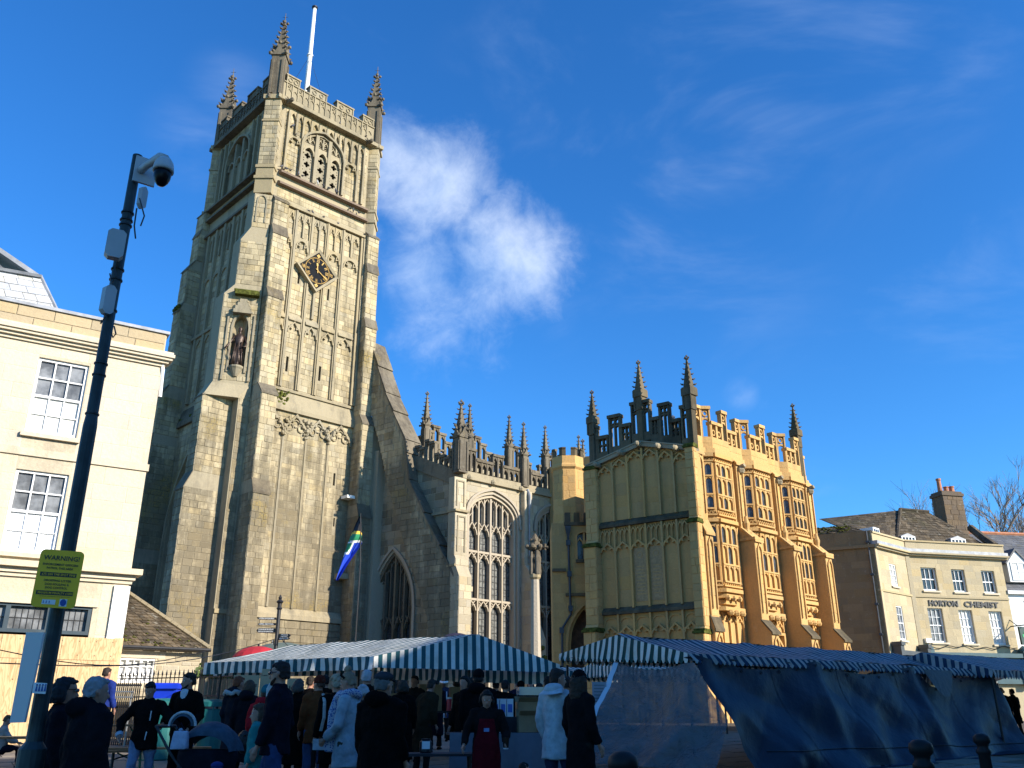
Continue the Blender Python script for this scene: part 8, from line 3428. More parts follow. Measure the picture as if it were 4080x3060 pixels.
# long white board tied to the post, and a small plate with figures
bd = Fr((at(120, 2700, 6.75).x, at(120, 2700, 6.75).y), 96)
q4 = [bd.at(*q) for q in ((42, 2880), (100, 2878), (178, 2520), (108, 2520))]
t3 = thing('white_board', 'long narrow white board tied upright to the foot of the CCTV post', 'board', bd.P(q4[0][0], 0, q4[0][1]))
m = MB()
m.prism(bd, q4, -.012, .012)
obj('board', m, principled('white_board', (.62, .58, .55), .5), t3)
pl = Fr((at(160, 2745, 6.72).x, at(160, 2745, 6.72).y), 88)
q4 = [pl.at(*q) for q in ((128, 2762), (180, 2765), (187, 2722), (135, 2719))]
t4 = thing('small_plate', 'small white plate with a row of blue figures on the CCTV post', 'sign', pl.P(q4[0][0], 0, q4[0][1]))
m = MB()
m.prism(pl, q4, -.006, .0)
obj('plate', m, M_SIGNWHT, t4)
m = MB()
for k in range(4):
	x = q4[0][0] + (q4[1][0] - q4[0][0]) * (.18 + .22 * k) + .008
	z = (q4[0][1] + q4[3][1]) / 2
	m.ball(pl.P(x, .002, z + .02), .007, 6, 4)
	m.prism(pl, [(x - .008, z - .025), (x + .008, z - .025), (x + .004, z + .012), (x - .004, z + .012)], .0005, .003)
obj('figure_marks', m, principled('figure_blue', (.05, .1, .3), .5), t4)

# ---- pigeons on the ledges of the tower
pg = MB()
pg.rings([[Vector((0, y, z)) + Vector((rx * math.cos(a), 0, rz * math.sin(a))) for a in [2 * math.pi * i / 8 for i in range(8)]] for y, z, rx, rz in ((-.17, .07, .015, .01), (-.1, .10, .05, .04), (0, .13, .075, .075), (.08, .16, .06, .065), (.11, .21, .035, .04), (.12, .25, .035, .035), (.13, .28, .02, .02))])
pg.tube([(0, .15, .255), (0, .185, .25)], [.012, .004], 5)
pg.tube([(0, -.12, .09), (0, -.26, .05)], [.045, .03], 6, flat=.35)
for k in (-1, 1):
	pg.tube([(k * .03, .0, .08), (k * .03, .02, 0)], .008, 4)
pgm = pg.mesh('pigeon')
pgm.materials.append(principled('pigeon_grey', (.10, .10, .12), .7, var=.5, vscale=9))
pgw = pgm.copy()
pgw.materials.clear()
pgw.materials.append(principled('pigeon_white', (.6, .6, .58), .7))
r = random.Random(77)
ORD = 'first second third fourth fifth sixth seventh eighth ninth tenth'.split()
spots = [(s, .14, 33.42) for s in (.98, 1.35, 1.62, 2.2, 2.5, 3.62, 4.05, 4.5, 5.0, 5.12)] + [(s, .12, 32.62) for s in (6.2, 6.45, 6.9)] + [(s, .1, 31.16) for s in (3.2, 3.5, 4.3, 5.4)] + [(1.55, -.02, 36.85), (1.8, -.0, 36.3), (7.0, .14, 38.75), (4.9, .12, 38.75)]
for k, (s, n, z) in enumerate(spots):
	o = bpy.data.objects.new('pigeon', pgw if k == 5 else pgm)
	o.matrix_basis = Matrix.Translation(A.P(s, n - .05, z)) @ Matrix.Rotation(r.uniform(0, 6.28), 4, 'Z') @ Matrix.Scale(r.uniform(.75, .95), 4)
	link(o)
	tag(o, 'white pigeon among the grey ones on the ledge below the belfry window' if k == 5 else 'grey pigeon %s, %s from the left' % (('on the ledge just below the belfry window', ORD[k]) if z == 33.42 else ('at the right end of the lower brown ledge', ORD[k - 10]) if z == 32.62 else ('on the moulding over the clock panels', ORD[k - 13]) if z == 31.16 else ('high up beside the belfry window or parapet', ORD[k - 17])), 'pigeon', None if k == 5 else 'pigeons on the tower ledges')
# ---------------------------------------------------------------- people: one continuous body each, clothes and hair on it
PM = {}


def pmat(col, rough=.9, spec=.04, bump=True):
	k = (col, rough)
	if k not in PM:
		PM[k] = principled('cloth_%02d' % len(PM), col, rough, 0, spec, bump=(22, .5, .02) if bump else None, var=.18, vscale=9)
	return PM[k]


SKIN = principled('skin', (.34, .17, .115), .55, spec=.35, var=.08, vscale=20)
SKIN2 = principled('dark_skin', (.10, .05, .035), .5, spec=.35, var=.1, vscale=20)
JEANS, NAVY, BLACK, DKGREY = (.04, .065, .13), (.008, .008, .014), (.0055, .0045, .004), (.016, .014, .013)


TEX, FOLD = {}, {'cloth': .045, 'hair': .028}
for nm_, ns_, dp_ in (('cloth', .16, 2), ('hair', .03, 2)):
	TEX[nm_] = bpy.data.textures.new(nm_ + '_folds', 'CLOUDS')
	TEX[nm_].noise_scale = ns_
	TEX[nm_].noise_depth = dp_


def fuse(o, vox, smooth=True, fold=None):
	md = o.modifiers.new('one_surface', 'REMESH')
	md.mode = 'VOXEL'
	md.voxel_size = vox
	md.use_smooth_shade = True
	if smooth:
		sm_ = o.modifiers.new('soften', 'SMOOTH')
		sm_.factor = .5
		sm_.iterations = 2
	if fold:
		dm = o.modifiers.new('folds', 'DISPLACE')
		dm.texture = TEX[fold]
		dm.texture_coords = 'GLOBAL'
		dm.strength = FOLD[fold]
		dm.mid_level = .5


def person(px, D, h, face, label, top=BLACK, legs=DKGREY, hair=(.03, .02, .014), coat=.52, hairlen=.0, hood=None, hat=None, hatkind='beanie', arms=None, walk=0.0, lean=0.0,
		   headturn=0.0, nod=0.0, skin=None, wide=1.0, tee=None, shoe=BLACK, puffy=False, glasses=False, beard=None, bun=False, sit=False, headpx=None, child=False, kinds=None, bald=False):
	skin = skin or SKIN
	base = at(px, 2860, D)
	g = gz(base.x, base.y)
	if headpx:                                   # the head's height above the ground follows from the photo
		h = at(px, headpx, D).z - g
	k = h / 1.75
	t = thing('person', label, 'person', (base.x, base.y, g), 'people at the market')
	M = Matrix.Translation((base.x, base.y, g)) @ Matrix.Rotation(-R(face), 4, 'Z')
	hk = 1.22 if child else 1.0
	vox = max(.0105, D * .00105) if D < 14 else .017
	Z = lambda x, y, z: M @ Vector((x * k, (y + lean * max(z - .95, 0)) * k, z * k))
	W = wide

	def ell(mb, rows, n=14):
		mb.rings([[Z(cx + rx * math.cos(a), cy + ry * math.sin(a), z) for a in [2 * math.pi * i / n for i in range(n)]] for z, rx, ry, cx, cy in rows])

	def limb(mb, pts, rad, n=10):
		mb.tube([Z(*p) for p in pts], [r_ * k for r_ in rad], n)

	def sx(p, s):
		return (p[0] * s, p[1], p[2])
	kneeZ, hipZ = .49, .93
	feet = {}
	for s in (-1, 1):
		ph = walk * s
		if sit:
			feet[s] = [(s * .1, 0, .50), (s * .12, .42, .50), (s * .12, .46, .08)]
		else:
			feet[s] = [(s * .095, 0, hipZ), (s * .11, ph * .5 + .03 + max(0, ph) * .1, kneeZ), (s * .115, ph * .95 - .02, .085 + (.06 if ph < -.1 else 0))]
	zo = -.43 if sit else 0
	A_ = {}
	for s in (-1, 1):
		d = ((.225, -.02, 1.12), (.245, .09, .88)) if not arms or arms.get(s) is None else arms[s]
		A_[s] = [(s * .172 * W, 0, 1.385)] + [(s * p[0], p[1], p[2]) for p in d]
	sh = lambda p: (p[0], p[1], p[2] + zo)
	# head frame: turn and nod about the neck
	hc = Vector((0, .015, 1.60 + zo))
	Rh = Matrix.Rotation(-R(headturn), 3, 'Z') @ Matrix.Rotation(-R(nod), 3, 'X')

	def H(x, y, z):
		v = Rh @ (Vector((x, y, z)) * hk)
		return Z(hc.x + v.x, hc.y + v.y + (.05 * math.sin(R(nod)) if nod else 0), hc.z + v.z + (0.0))
	b = MB()
	ell(b, [(.86 + zo, .12 * W, .09, 0, 0), (.95 + zo, .155 * W, .11, 0, 0), (1.08 + zo, .135 * W, .095, 0, 0), (1.25 + zo, .155 * W, .11, 0, .005), (1.36 + zo, .155 * W, .10, 0, 0), (1.43 + zo, .09, .075, 0, 0), (1.49 + zo, .06, .06, 0, 0)])
	b.tube([Z(0, 0, 1.42 + zo), H(0, -.01, -.08), H(0, 0, -.02)], [.062 * k, .056 * k, .06 * k], 12)
	head = []
	for z, rx, ry, cy in ((-.125, .022, .022, .055), (-.11, .045, .05, .035), (-.08, .058, .072, .018), (-.03, .068, .086, .006), (.02, .073, .094, 0), (.06, .072, .096, -.004), (.095, .058, .078, -.006), (.115, .032, .045, -.006), (.122, .01, .012, -.006)):
		head.append([H(rx * math.cos(a), cy + ry * math.sin(a), z) for a in [2 * math.pi * i / 16 for i in range(16)]])
	b.rings(head)
	b.tube([H(0, .085, .01), H(0, .103, -.022), H(0, .112, -.036), H(0, .095, -.046)], [.010 * k, .015 * k, .018 * k, .012 * k], 8)   # nose
	b.tube([H(-.026, .082, -.068), H(0, .09, -.066), H(.026, .082, -.068)], [.007 * k, .010 * k, .007 * k], 6)                          # mouth
	b.tube([H(-.05, .075, .03), H(0, .092, .028), H(.05, .075, .03)], [.012 * k, .013 * k, .012 * k], 6)                               # brow
	for s in (-1, 1):
		b.tube([H(s * .072, -.005, .022), H(s * .083, -.012, .0), H(s * .073, .0, -.03)], [.012 * k, .017 * k, .010 * k], 6)           # ears
		hip, kn, an = feet[s]
		limb(b, [hip, kn, an], [.078, .052, .036])
		limb(b, [(an[0], an[1] - .05, an[2] - .04), (an[0], an[1] + .06, an[2] - .05), (an[0] * 1.05, an[1] + .17, an[2] - .055)], [.034, .038, .022])
		a0, a1, a2 = [sh(p) for p in A_[s]]
		limb(b, [(a0[0] * .6, 0, a0[2] + .005), a0, a1, a2], [.055, .052, .038, .026])
		# hand: palm, four unequal curled fingers, thumb from the side of the palm
		d = (Vector(a2) - Vector(a1)).normalized()
		side = Vector((0, 1, 0)) if abs(d.y) < .8 else Vector((0, 0, -1))
		acr = d.cross(side).normalized()
		fw = acr.cross(d).normalized()
		pa = Vector(a2)
		pal = pa + d * .075
		b.tube([Z(*pa), Z(*(pa + d * .03)), Z(*pal)], [.027 * k, .036 * k, .034 * k], 8, flat=.62)
		for q, (off_, L_) in enumerate(((-.028, .062), (-.010, .074), (.010, .07), (.028, .055))):
			r0 = pal + fw * off_
			r1 = r0 + d * L_ * .5
			r2 = r1 + d * L_ * .38 - acr * (.018 * s)
			r3 = r2 + d * L_ * .15 - acr * (.022 * s)
			b.tube([Z(*(r0 - d * .02)), Z(*r0), Z(*r1), Z(*r2), Z(*r3)], [.010 * k, .0105 * k, .0095 * k, .0085 * k, .007 * k], 6)
		t0 = pa + d * .025 + fw * .03
		t1 = t0 + d * .03 + fw * .025
		b.tube([Z(*(t0 - fw * .02)), Z(*t0), Z(*t1), Z(*(t1 + d * .028))], [.013 * k, .0125 * k, .011 * k, .008 * k], 6)
	bo_ = obj('body', b, skin, t)
	fuse(bo_, vox)
	# eyes
	for s in (-1, 1):
		if D < 13.5:
			e = MB()
			e.ball(H(s * .031, .083, .010), .011 * k, 8, 6)
			obj('eye', e, pmat((.5, .48, .46), .3, .5, False), t)
	# trousers and shoes
	tr_ = MB()
	ell(tr_, [(.80 + zo, .12 * W, .095, 0, 0), (.90 + zo, .168 * W, .125, 0, 0), (1.02 + zo, .15 * W, .115, 0, 0)])
	for s in (-1, 1):
		hip, kn, an = feet[s]
		limb(tr_, [(hip[0], hip[1], hip[2] + (.0 if sit else -.02)), ((hip[0] + kn[0]) / 2, (hip[1] + kn[1]) / 2, (hip[2] + kn[2]) / 2), kn, (an[0], an[1], an[2] + .01)], [.098, .088, .07, .062], 12)
	fuse(obj('trousers', tr_, pmat(legs), t), max(vox, .014), fold='cloth')
	so_ = MB()
	for s in (-1, 1):
		an = feet[s][2]
		limb(so_, [(an[0], an[1] - .065, an[2] - .042), (an[0], an[1] + .04, an[2] - .04), (an[0] * 1.04, an[1] + .14, an[2] - .05), (an[0] * 1.05, an[1] + .2, an[2] - .058)], [.042, .048, .042, .024], 10)
	fuse(obj('shoes', so_, pmat(shoe), t), .016)
	# coat or top with sleeves
	c_ = MB()
	hem = .97 - coat * .0 if coat is None else coat
	p_ = .014 if not puffy else .04
	rows = [(max(hem, .2) + zo * (0 if hem > .9 else 1), (.165 + p_ + max(0, .9 - hem) * .09) * W, .125 + p_ + max(0, .9 - hem) * .09, 0, 0)]
	for z, rx, ry in ((.95, .168, .128), (1.08, .155, .118), (1.25, .172, .132), (1.355, .168, .12), (1.42, .115, .095), (1.465, .076, .078), (1.50, .068, .072)):
		if z > hem + .04:
			rows.append((z + zo, (rx + p_ * (1 if z < 1.4 else .4)) * W, ry + p_ * (1 if z < 1.4 else .4), 0, 0))
	ell(c_, rows, 18)
	for s in (-1, 1):
		a0, a1, a2 = [sh(p) for p in A_[s]]
		e_ = Vector(a1).lerp(Vector(a2), .93)
		limb(c_, [(a0[0] * .5, 0, a0[2] + .03), a0, Vector(a0).lerp(Vector(a1), .5), a1, Vector(a1).lerp(Vector(a2), .5), e_], [.062 + p_, .066 + p_, .060 + p_, .055 + p_, .049 + p_, .042 + p_ * .5], 12)
	if hood:
		c_.ball(Z(0, -.10, 1.47 + zo), .115 * k, 12, 8, sx=1.15, sy=.8, sz=.75)
	co_ = obj('coat', c_, pmat(top), t)
	fuse(co_, max(vox, .013), fold='cloth')
	if tee:
		m = MB()
		m.tube([Z(0, .118, 1.32 + zo), Z(0, .098, 1.44 + zo), Z(0, .078, 1.49 + zo)], [.03 * k, .055 * k, .05 * k], 8, flat=.5)
		obj('shirt', m, pmat(tee), t)
	# hair
	if not bald:
		hr = MB()
		rr_ = []
		for z, rx, ry, cy in ((-.045, .070, .052, -.052), (.0, .079, .072, -.036), (.045, .081, .092, -.016), (.085, .076, .092, -.010), (.115, .056, .070, -.010), (.134, .02, .03, -.010)):
			rr_.append([H(rx * math.cos(a), cy + ry * math.sin(a), z) for a in [2 * math.pi * i / 16 for i in range(16)]])
		hr.rings(rr_)
		hr.tube([H(-.055, .065, .085), H(0, .082, .092), H(.055, .065, .085)], [.014 * k, .018 * k, .014 * k], 8)
		if hairlen:
			for i in range(9):
				a = math.pi + math.pi * i / 8
				x, y = .078 * math.cos(a), -.02 + .08 * math.sin(a)
				hr.tube([H(x * .8, y * .8, .06), H(x * 1.05, y * 1.05, 0), H(x * 1.15, y * 1.1, -hairlen * .6), H(x * 1.0, y * 1.05, -hairlen)], [.03 * k, .034 * k, .034 * k, .018 * k], 7)
		if bun:
			hr.ball(H(0, -.03, .165), .05 * k, 10, 7)
		ho = obj('hair', hr, pmat(hair, .7, .25), t)
		fuse(ho, max(.009, vox * .85), fold='hair')
	if beard:
		m = MB()
		m.tube([H(-.066, .02, -.04), H(-.05, .06, -.085), H(0, .082, -.11), H(.05, .06, -.085), H(.066, .02, -.04)], [.012 * k, .02 * k, .026 * k, .02 * k, .012 * k], 8)
		fuse(obj('beard', m, pmat(beard), t), .009)
	if hat:
		m = MB()
		if hatkind == 'beanie':
			rr_ = [[H(r_ * math.cos(a), -.012 + r_ * 1.16 * math.sin(a), z) for a in [2 * math.pi * i / 18 for i in range(18)]] for z, r_ in ((.015, .084), (.05, .088), (.09, .082), (.13, .058), (.15, .02))]
			m.rings(rr_)
		elif hatkind == 'cap':
			rr_ = [[H(r_ * math.cos(a), -.005 + r_ * 1.18 * math.sin(a), z) for a in [2 * math.pi * i / 18 for i in range(18)]] for z, r_ in ((.045, .080), (.075, .095), (.105, .088), (.13, .05), (.138, .015))]
			m.rings(rr_)
			m.tube([H(-.06, .09, .052), H(0, .14, .046), H(.06, .09, .052)], [.02 * k, .025 * k, .02 * k], 8, flat=.4)
		elif hatkind == 'santa':
			rr_ = [[H(r_ * math.cos(a), -.008 + r_ * 1.16 * math.sin(a), z) for a in [2 * math.pi * i / 18 for i in range(18)]] for z, r_ in ((.02, .085), (.09, .08), (.15, .05), (.19, .02))]
			m.rings(rr_)
		obj('hat', m, pmat(hat), t, smooth=True)
		if hatkind == 'santa':
			m = MB()
			for i in range(14):
				a = 2 * math.pi * i / 14
				m.ball(H(.095 * math.cos(a), -.008 + .11 * math.sin(a), .035), .034 * k, 7, 5)
			fuse(obj('fur_trim', m, pmat((.8, .8, .78)), t), .01)
	if glasses:
		m = MB()
		for s in (-1, 1):
			m.tube([H(s * .012, .104, .012), H(s * .034, .102, .010), H(s * .058, .088, .012)], [.008 * k, .019 * k, .010 * k], 8, flat=1.0)
			m.tube([H(s * .058, .09, .018), H(s * .078, -.005, .02)], .004 * k, 5)
		m.tube([H(-.014, .106, .018), H(.014, .106, .018)], .004 * k, 5)
		obj('glasses', m, pmat((.008, .01, .03), .15, .6, False), t)
	return t, Z, H, k


# -- left side, near
person(235, 7.6, 1.6, 62, 'woman with dark bob and glasses in long dark coat just right of the CCTV post', top=(.009, .008, .012), hair=(.014, .014, .018), hairlen=.10, coat=.35, headpx=2688, glasses=True, wide=1.05)
person(360, 7.0, 1.6, 42, 'grey-haired man seen from behind in dark navy padded jacket with hood', top=(.008, .008, .011), hair=(.22, .23, .25), coat=.75, headpx=2686, hood=True, puffy=True, wide=1.12, headturn=8)
person(25, 16.0, 1.3, 55, 'boy with brown hair sitting at the far left table in beige and navy top', top=(.30, .24, .21), legs=NAVY, hair=(.09, .05, .028), coat=.9, sit=True, nod=20, headpx=2776, arms={1: ((.24, .15, 1.15), (.16, .36, 1.08)), -1: ((.24, .15, 1.15), (.16, .36, 1.08))})
tP, Z_, H_, k_p = person(397, 19.0, 1.75, 8, 'man with cropped hair and blue T-shirt walking away along the plywood', top=(.015, .03, .16), legs=DKGREY, hair=(.03, .02, .016), coat=.9, headpx=2656, headturn=10)
m = MB()
for s in (-1, 1):
	m.tube([Z_(s * .09, .13, 1.25), Z_(s * .10, .06, 1.44), Z_(s * .10, -.10, 1.42), Z_(s * .08, -.145, 1.15)], .03, 6, flat=.4)
obj('strap', m, pmat(BLACK), tP)
tP, Z_, H_, k_p = person(585, 12.4, 1.66, 172, 'short-haired woman in black jacket and light jeans with both arms spread, looking down', top=(.0055, .0048, .005), legs=(.13, .17, .26), hair=(.006, .005, .005), coat=.74, headpx=2712, nod=22, walk=.18, wide=1.06,
	   arms={1: ((.36, .06, 1.14), (.30, .26, .93)), -1: ((.40, .10, 1.17), (.58, .22, .98))})
m = MB()
m.tube([Z_(-.09, .150, 1.30), Z_(-.085, .150, 1.16)], .007, 5)
m.tube([Z_(-.06, .15, 1.0), Z_(-.05, .16, .88)], .007, 5)
obj('zip', m, pmat((.5, .52, .55), .3, .6, False), tP)
m = MB()
for s, p0, p1 in ((1, (.32, .22, .975), (.30, .255, .935)), (-1, (-.55, .205, 1.01), (-.575, .218, .985))):
	m.tube([Z_(*p0), Z_(*p1)], [.05, .045], 10)
obj('cuff', m, pmat((.32, .36, .42)), tP)
tP, Z_, H_, k_p = person(737, 12.7, 1.83, 196, 'bearded man in black jacket over white T-shirt pushing the pushchair, looking left', top=BLACK, legs=BLACK, hair=(.02, .012, .008), beard=(.03, .017, .010), coat=.84, headpx=2675, tee=(.5, .52, .55), headturn=34, wide=1.08,
	   arms={1: ((.25, .05, 1.14), (.16, .30, 1.0)), -1: ((.25, .0, 1.12), (.22, .22, .93))})
# pushchair
pc = at(795, 2860, 11.6)
pgz = gz(pc.x, pc.y)
pr = thing('pushchair', 'dark blue grey pushchair with domed hood pushed by the bearded man', 'pushchair', (pc.x, pc.y, pgz))
pfr = Fr((pc.x, pc.y), 96)
M_HOOD = pmat((.045, .07, .095), .7)
m = MB()
rings = []
for i in range(9):
	a = math.pi * (.02 + .86 * i / 8)
	rings.append([pfr.P(.18 + .36 * math.cos(a) * .95, .24 * math.cos(b_), pgz + .66 + (.36 * math.sin(a)) * (.55 + .45 * math.sin(b_) if True else 1)) for b_ in [math.pi * j / 10 for j in range(11)]])
m.rings(rings, cap=False, closed=False)
obj('hood', m, M_HOOD, pr, smooth=True)
m = MB()
m.rings([[pfr.P(.16 + rx * math.cos(a), .22 * math.sin(a), pgz + z) for a in [2 * math.pi * i / 16 for i in range(16)]] for z, rx in ((.28, .22), (.42, .34), (.62, .38), (.70, .36))])
obj('carrycot', m, pmat((.008, .01, .016)), pr, smooth=True)
m = MB()
for n in (-.25, .25):
	m.tube([pfr.P(-.42, n, pgz + .96), pfr.P(-.20, n, pgz + .66), pfr.P(.10, n, pgz + .34), pfr.P(.42, n, pgz + .12)], .016, 7)
	m.tube([pfr.P(.30, n, pgz + .42), pfr.P(-.28, n, pgz + .14)], .016, 7)
m.tube([pfr.P(-.42, -.25, pgz + .96), pfr.P(-.42, .25, pgz + .96)], .02, 8)
obj('frame', m, M_IRON, pr)
for s in (-.30, .44):
	for n in (-.26, .26):
		m = MB()
		q = [pfr.P(s + .12 * math.cos(a), n, pgz + .13 + .12 * math.sin(a)) for a in [2 * math.pi * i / 18 for i in range(19)]]
		m.tube(q, .02, 6)
		wh_ = obj('wheel', m, pmat((.012, .012, .012)), pr)
		m = MB()
		for i in range(5):
			a = i * 1.256
			m.tube([pfr.P(s, n, pgz + .13), pfr.P(s + .11 * math.cos(a), n, pgz + .13 + .11 * math.sin(a))], .006, 5)
		obj('spokes', m, pmat((.3, .3, .3), .4), wh_)
b0 = at(730, 2860, 11.3)
bg_ = thing('bag', 'pale checked bag hanging from the pushchair handle', 'bag', (b0.x, b0.y, at(730, 2975, 11.3).z))
m = MB()
bfx = Fr((b0.x, b0.y), 92)
za, zc = at(730, 2985, 11.3).z, at(730, 2912, 11.3).z
m.plan(bfx, rect(-.10, .10, -.05, .06), za, zc, rect(-.085, .085, -.025, .03))
bgo = obj('pouch', m, pmat((.30, .33, .42)), bg_)
fuse(bgo, .012)
m = MB()
m.tube([bfx.P(-.06, 0, zc - .01), bfx.P(-.02, 0, zc + .09), bfx.P(.05, 0, zc - .01)], .008, 6)
obj('handle', m, pmat(NAVY), bg_)
b1 = at(727, 2865, 11.35)
cu = thing('muff', 'fleece-lined grey hand muff arched over the pushchair handle', 'muff', (b1.x, b1.y, at(727, 2893, 11.35).z))
m = MB()
cz_m = at(727, 2893, 11.35).z
m.rings([[Vector((b1.x + .15 * math.cos(a) * f, b1.y + .1 * (f - .8), cz_m + .15 * math.sin(a) * f)) for a in [math.pi * i / 12 for i in range(13)]] for f in (.75, .95, 1.05, .98)], cap=False, closed=False)
obj('cover', m, M_HOOD, cu, smooth=True)
m = MB()
m.tube([Vector((b1.x + .158 * math.cos(math.pi * i / 12), b1.y + .02, cz_m + .158 * math.sin(math.pi * i / 12))) for i in range(13)], .016, 7)
obj('fleece_trim', m, pmat((.42, .42, .42)), cu)
# -- queue at the sweet stall
tP, Z_, H_, k_p = person(935, 14.0, 1.72, 20, 'red-haired youth in dark coat with pale fur-trimmed hood, seen from behind', top=(.012, .014, .02), hair=(.16, .045, .018), coat=.45, headpx=2689, hood=True, headturn=15)
m = MB()
r = random.Random(4)
for i in range(22):
	a = math.pi * (1.0 + i / 21)
	m.ball(Z_(.15 * math.cos(a), -.12 + .10 * math.sin(a), 1.45 + r.uniform(-.02, .03)), .032, 6, 4)
fuse(obj('fur_trim', m, pmat((.30, .31, .30)), tP), .012)
person(982, 13.8, 1.66, 5, 'brown-haired woman with dark hood behind the red coat, seen from behind', top=(.009, .009, .012), hair=(.07, .04, .022), hairlen=.12, coat=.4, headpx=2704, hood=True)
tP, Z_, H_, k_p = person(1052, 12.6, 1.62, 15, 'woman in long red padded coat and teal bobble hat, seen from behind', top=(.30, .012, .018), hair=(.05, .03, .02), hat=(.02, .13, .16), coat=.30, headpx=2726, hood=True, puffy=True, legs=BLACK, wide=1.05)
m = MB()
m.tube([Z_(-.2, -.05, 1.40), Z_(-.28, .05, 1.0), Z_(-.24, -.16, .95)], .012, 5)
m.ball(Z_(-.26, -.05, .86), .13, 10, 7, sy=.5, sz=1.2)
obj('shoulder_bag', m, pmat(BLACK, .5, .4), tP)
tP, Z_, H_, k_p = person(1036, 10.6, 1.3, 262, 'girl with long brown hair in teal padded coat beside the man in sunglasses', top=(.02, .17, .17), legs=NAVY, hair=(.055, .03, .017), hairlen=.34, coat=.52, headpx=2805, puffy=True, child=True, walk=.15)
tP, Z_, H_, k_p = person(1106, 9.9, 1.83, 276, 'tall man with sunglasses, cropped hair and stubble in navy jacket and blue jeans, facing left', top=NAVY, legs=(.025, .045, .11), hair=(.022, .013, .011), beard=(.05, .026, .018), coat=.80, headpx=2628, glasses=True, walk=.22, tee=(.45, .45, .45), wide=1.04,
	   arms={1: ((.24, -.03, 1.10), (.235, .12, .86)), -1: ((.24, .0, 1.12), (.24, .10, .88))})
tP, Z_, H_, k_p = person(1262, 13.4, 1.72, 340, 'person in rust cardigan and rust woolly hat with jeans, left of the black coat', top=(.11, .035, .013), legs=JEANS, hair=(.06, .03, .02), hat=(.085, .016, .010), coat=.70, headpx=2688, headturn=-40)
person(1285, 15.5, 1.75, 350, 'dark-haired person half hidden behind the rust woolly hat', top=BLACK, hair=(.008, .006, .006), coat=.5, headpx=2684)
tP, Z_, H_, k_p = person(1335, 12.0, 1.66, 335, 'curly white-blond person in black coat with a pale shoulder strap, seen from behind', top=BLACK, legs=DKGREY, hair=(.30, .24, .17), coat=.55, headpx=2683)
m = MB()
m.tube([Z_(-.19, .02, 1.47), Z_(-.2, -.14, 1.36), Z_(-.2, -.17, 1.15), Z_(-.22, -.12, .98)], .02, 6, flat=.4)
obj('bag_strap', m, pmat((.3, .3, .28)), tP)
m = MB()
r = random.Random(8)
for i in range(26):
	a, q = r.uniform(0, 6.28), r.uniform(-.3, 1)
	m.ball(H_(.082 * math.cos(a) * math.cos(q), -.015 + .09 * math.sin(a) * math.cos(q), .04 + .10 * math.sin(q)), .030, 6, 4)
fuse(obj('curls', m, pmat((.30, .24, .17)), tP), .011)
hbp = at(1290, 2970, 11.6)
hb = thing('handbag', 'pale grey square handbag with vertical bands held low beside the black coat', 'bag', (hbp.x, hbp.y, at(1290, 2985, 11.6).z))
f = Fr((hbp.x, hbp.y), 98)
za = at(1290, 2988, 11.6).z
for i in range(3):
	m = MB()
	m.box(f, -.13 + .085 * i, -.05 + .085 * i, za, za + .125, -.03 - .01 * (i % 2), .03 + .012 * (i % 2))
	obj('panel', m, pmat((.33, .35, .38)), hb)
m = MB()
m.tube([f.P(-.1, 0, za + .12), f.P(0, .0, za + .22), f.P(.1, 0, za + .12)], .008, 6)
obj('handle', m, pmat(BLACK), hb)
tP, Z_, H_, k_p = person(1388, 11.0, 1.65, 285, 'fair-haired woman with a topknot, blue and white scarf and pale coat', top=(.24, .29, .33), legs=(.05, .045, .03), hair=(.20, .14, .09), coat=.60, headpx=2672, bun=True, nod=16, wide=1.02,
	   arms={-1: ((.25, .02, 1.10), (.16, .22, .93)), 1: ((.25, .02, 1.10), (.16, .22, .93))})
scm = bpy.data.materials.new('patterned_scarf')
scm.use_nodes = True
T = NT(scm.node_tree)
vo = T.n.new('ShaderNodeTexVoronoi')
T.set(vo.inputs['Vector'], T.add('ShaderNodeNewGeometry').outputs['Position'])
vo.inputs['Scale'].default_value = 55
T.set(T.n['Principled BSDF'].inputs['Base Color'], T.mix(T.ramp(vo.outputs['Distance'], .35, .5), (.02, .05, .22), (.30, .33, .40)))
T.n['Principled BSDF'].inputs['Roughness'].default_value = .9
m = MB()
m.tube([Z_(.13 * math.cos(a), .01 + .12 * math.sin(a), 1.46 + .02 * math.sin(2 * a)) for a in [2 * math.pi * i / 14 for i in range(15)]], .05, 9)
m.tube([Z_(-.03, .15, 1.44), Z_(-.06, .18, 1.25), Z_(-.07, .19, 1.0), Z_(-.08, .19, .78)], [.05, .065, .06, .065], 9, flat=.5)
fuse(obj('scarf', m, scm, tP), .012)
m = MB()
m.tube([H_(-.083, .01, .06), H_(-.05, .06, .115), H_(0, .07, .135), H_(.05, .06, .115), H_(.083, .01, .06)], .013, 7)
obj('headband', m, pmat(BLACK), tP)
person(1452, 13.8, 1.74, 10, 'white-haired person in dark coat behind the topknot, seen from behind', top=BLACK, hair=(.33, .33, .35), coat=.5, headpx=2664)
person(1440, 12.2, 1.5, 320, 'small grey-haired woman between the scarf and the big dark coat', top=(.02, .02, .025), hair=(.30, .31, .33), coat=.5, headpx=2722, hairlen=.03)
person(1520, 8.9, 1.74, 25, 'big man in long black coat and grey flat cap, back turned, nearest the middle', top=(.0045, .004, .004), hair=(.10, .10, .10), hat=(.035, .037, .045), hatkind='cap', coat=.28, headpx=2670, wide=1.32, hood=True, headturn=12)
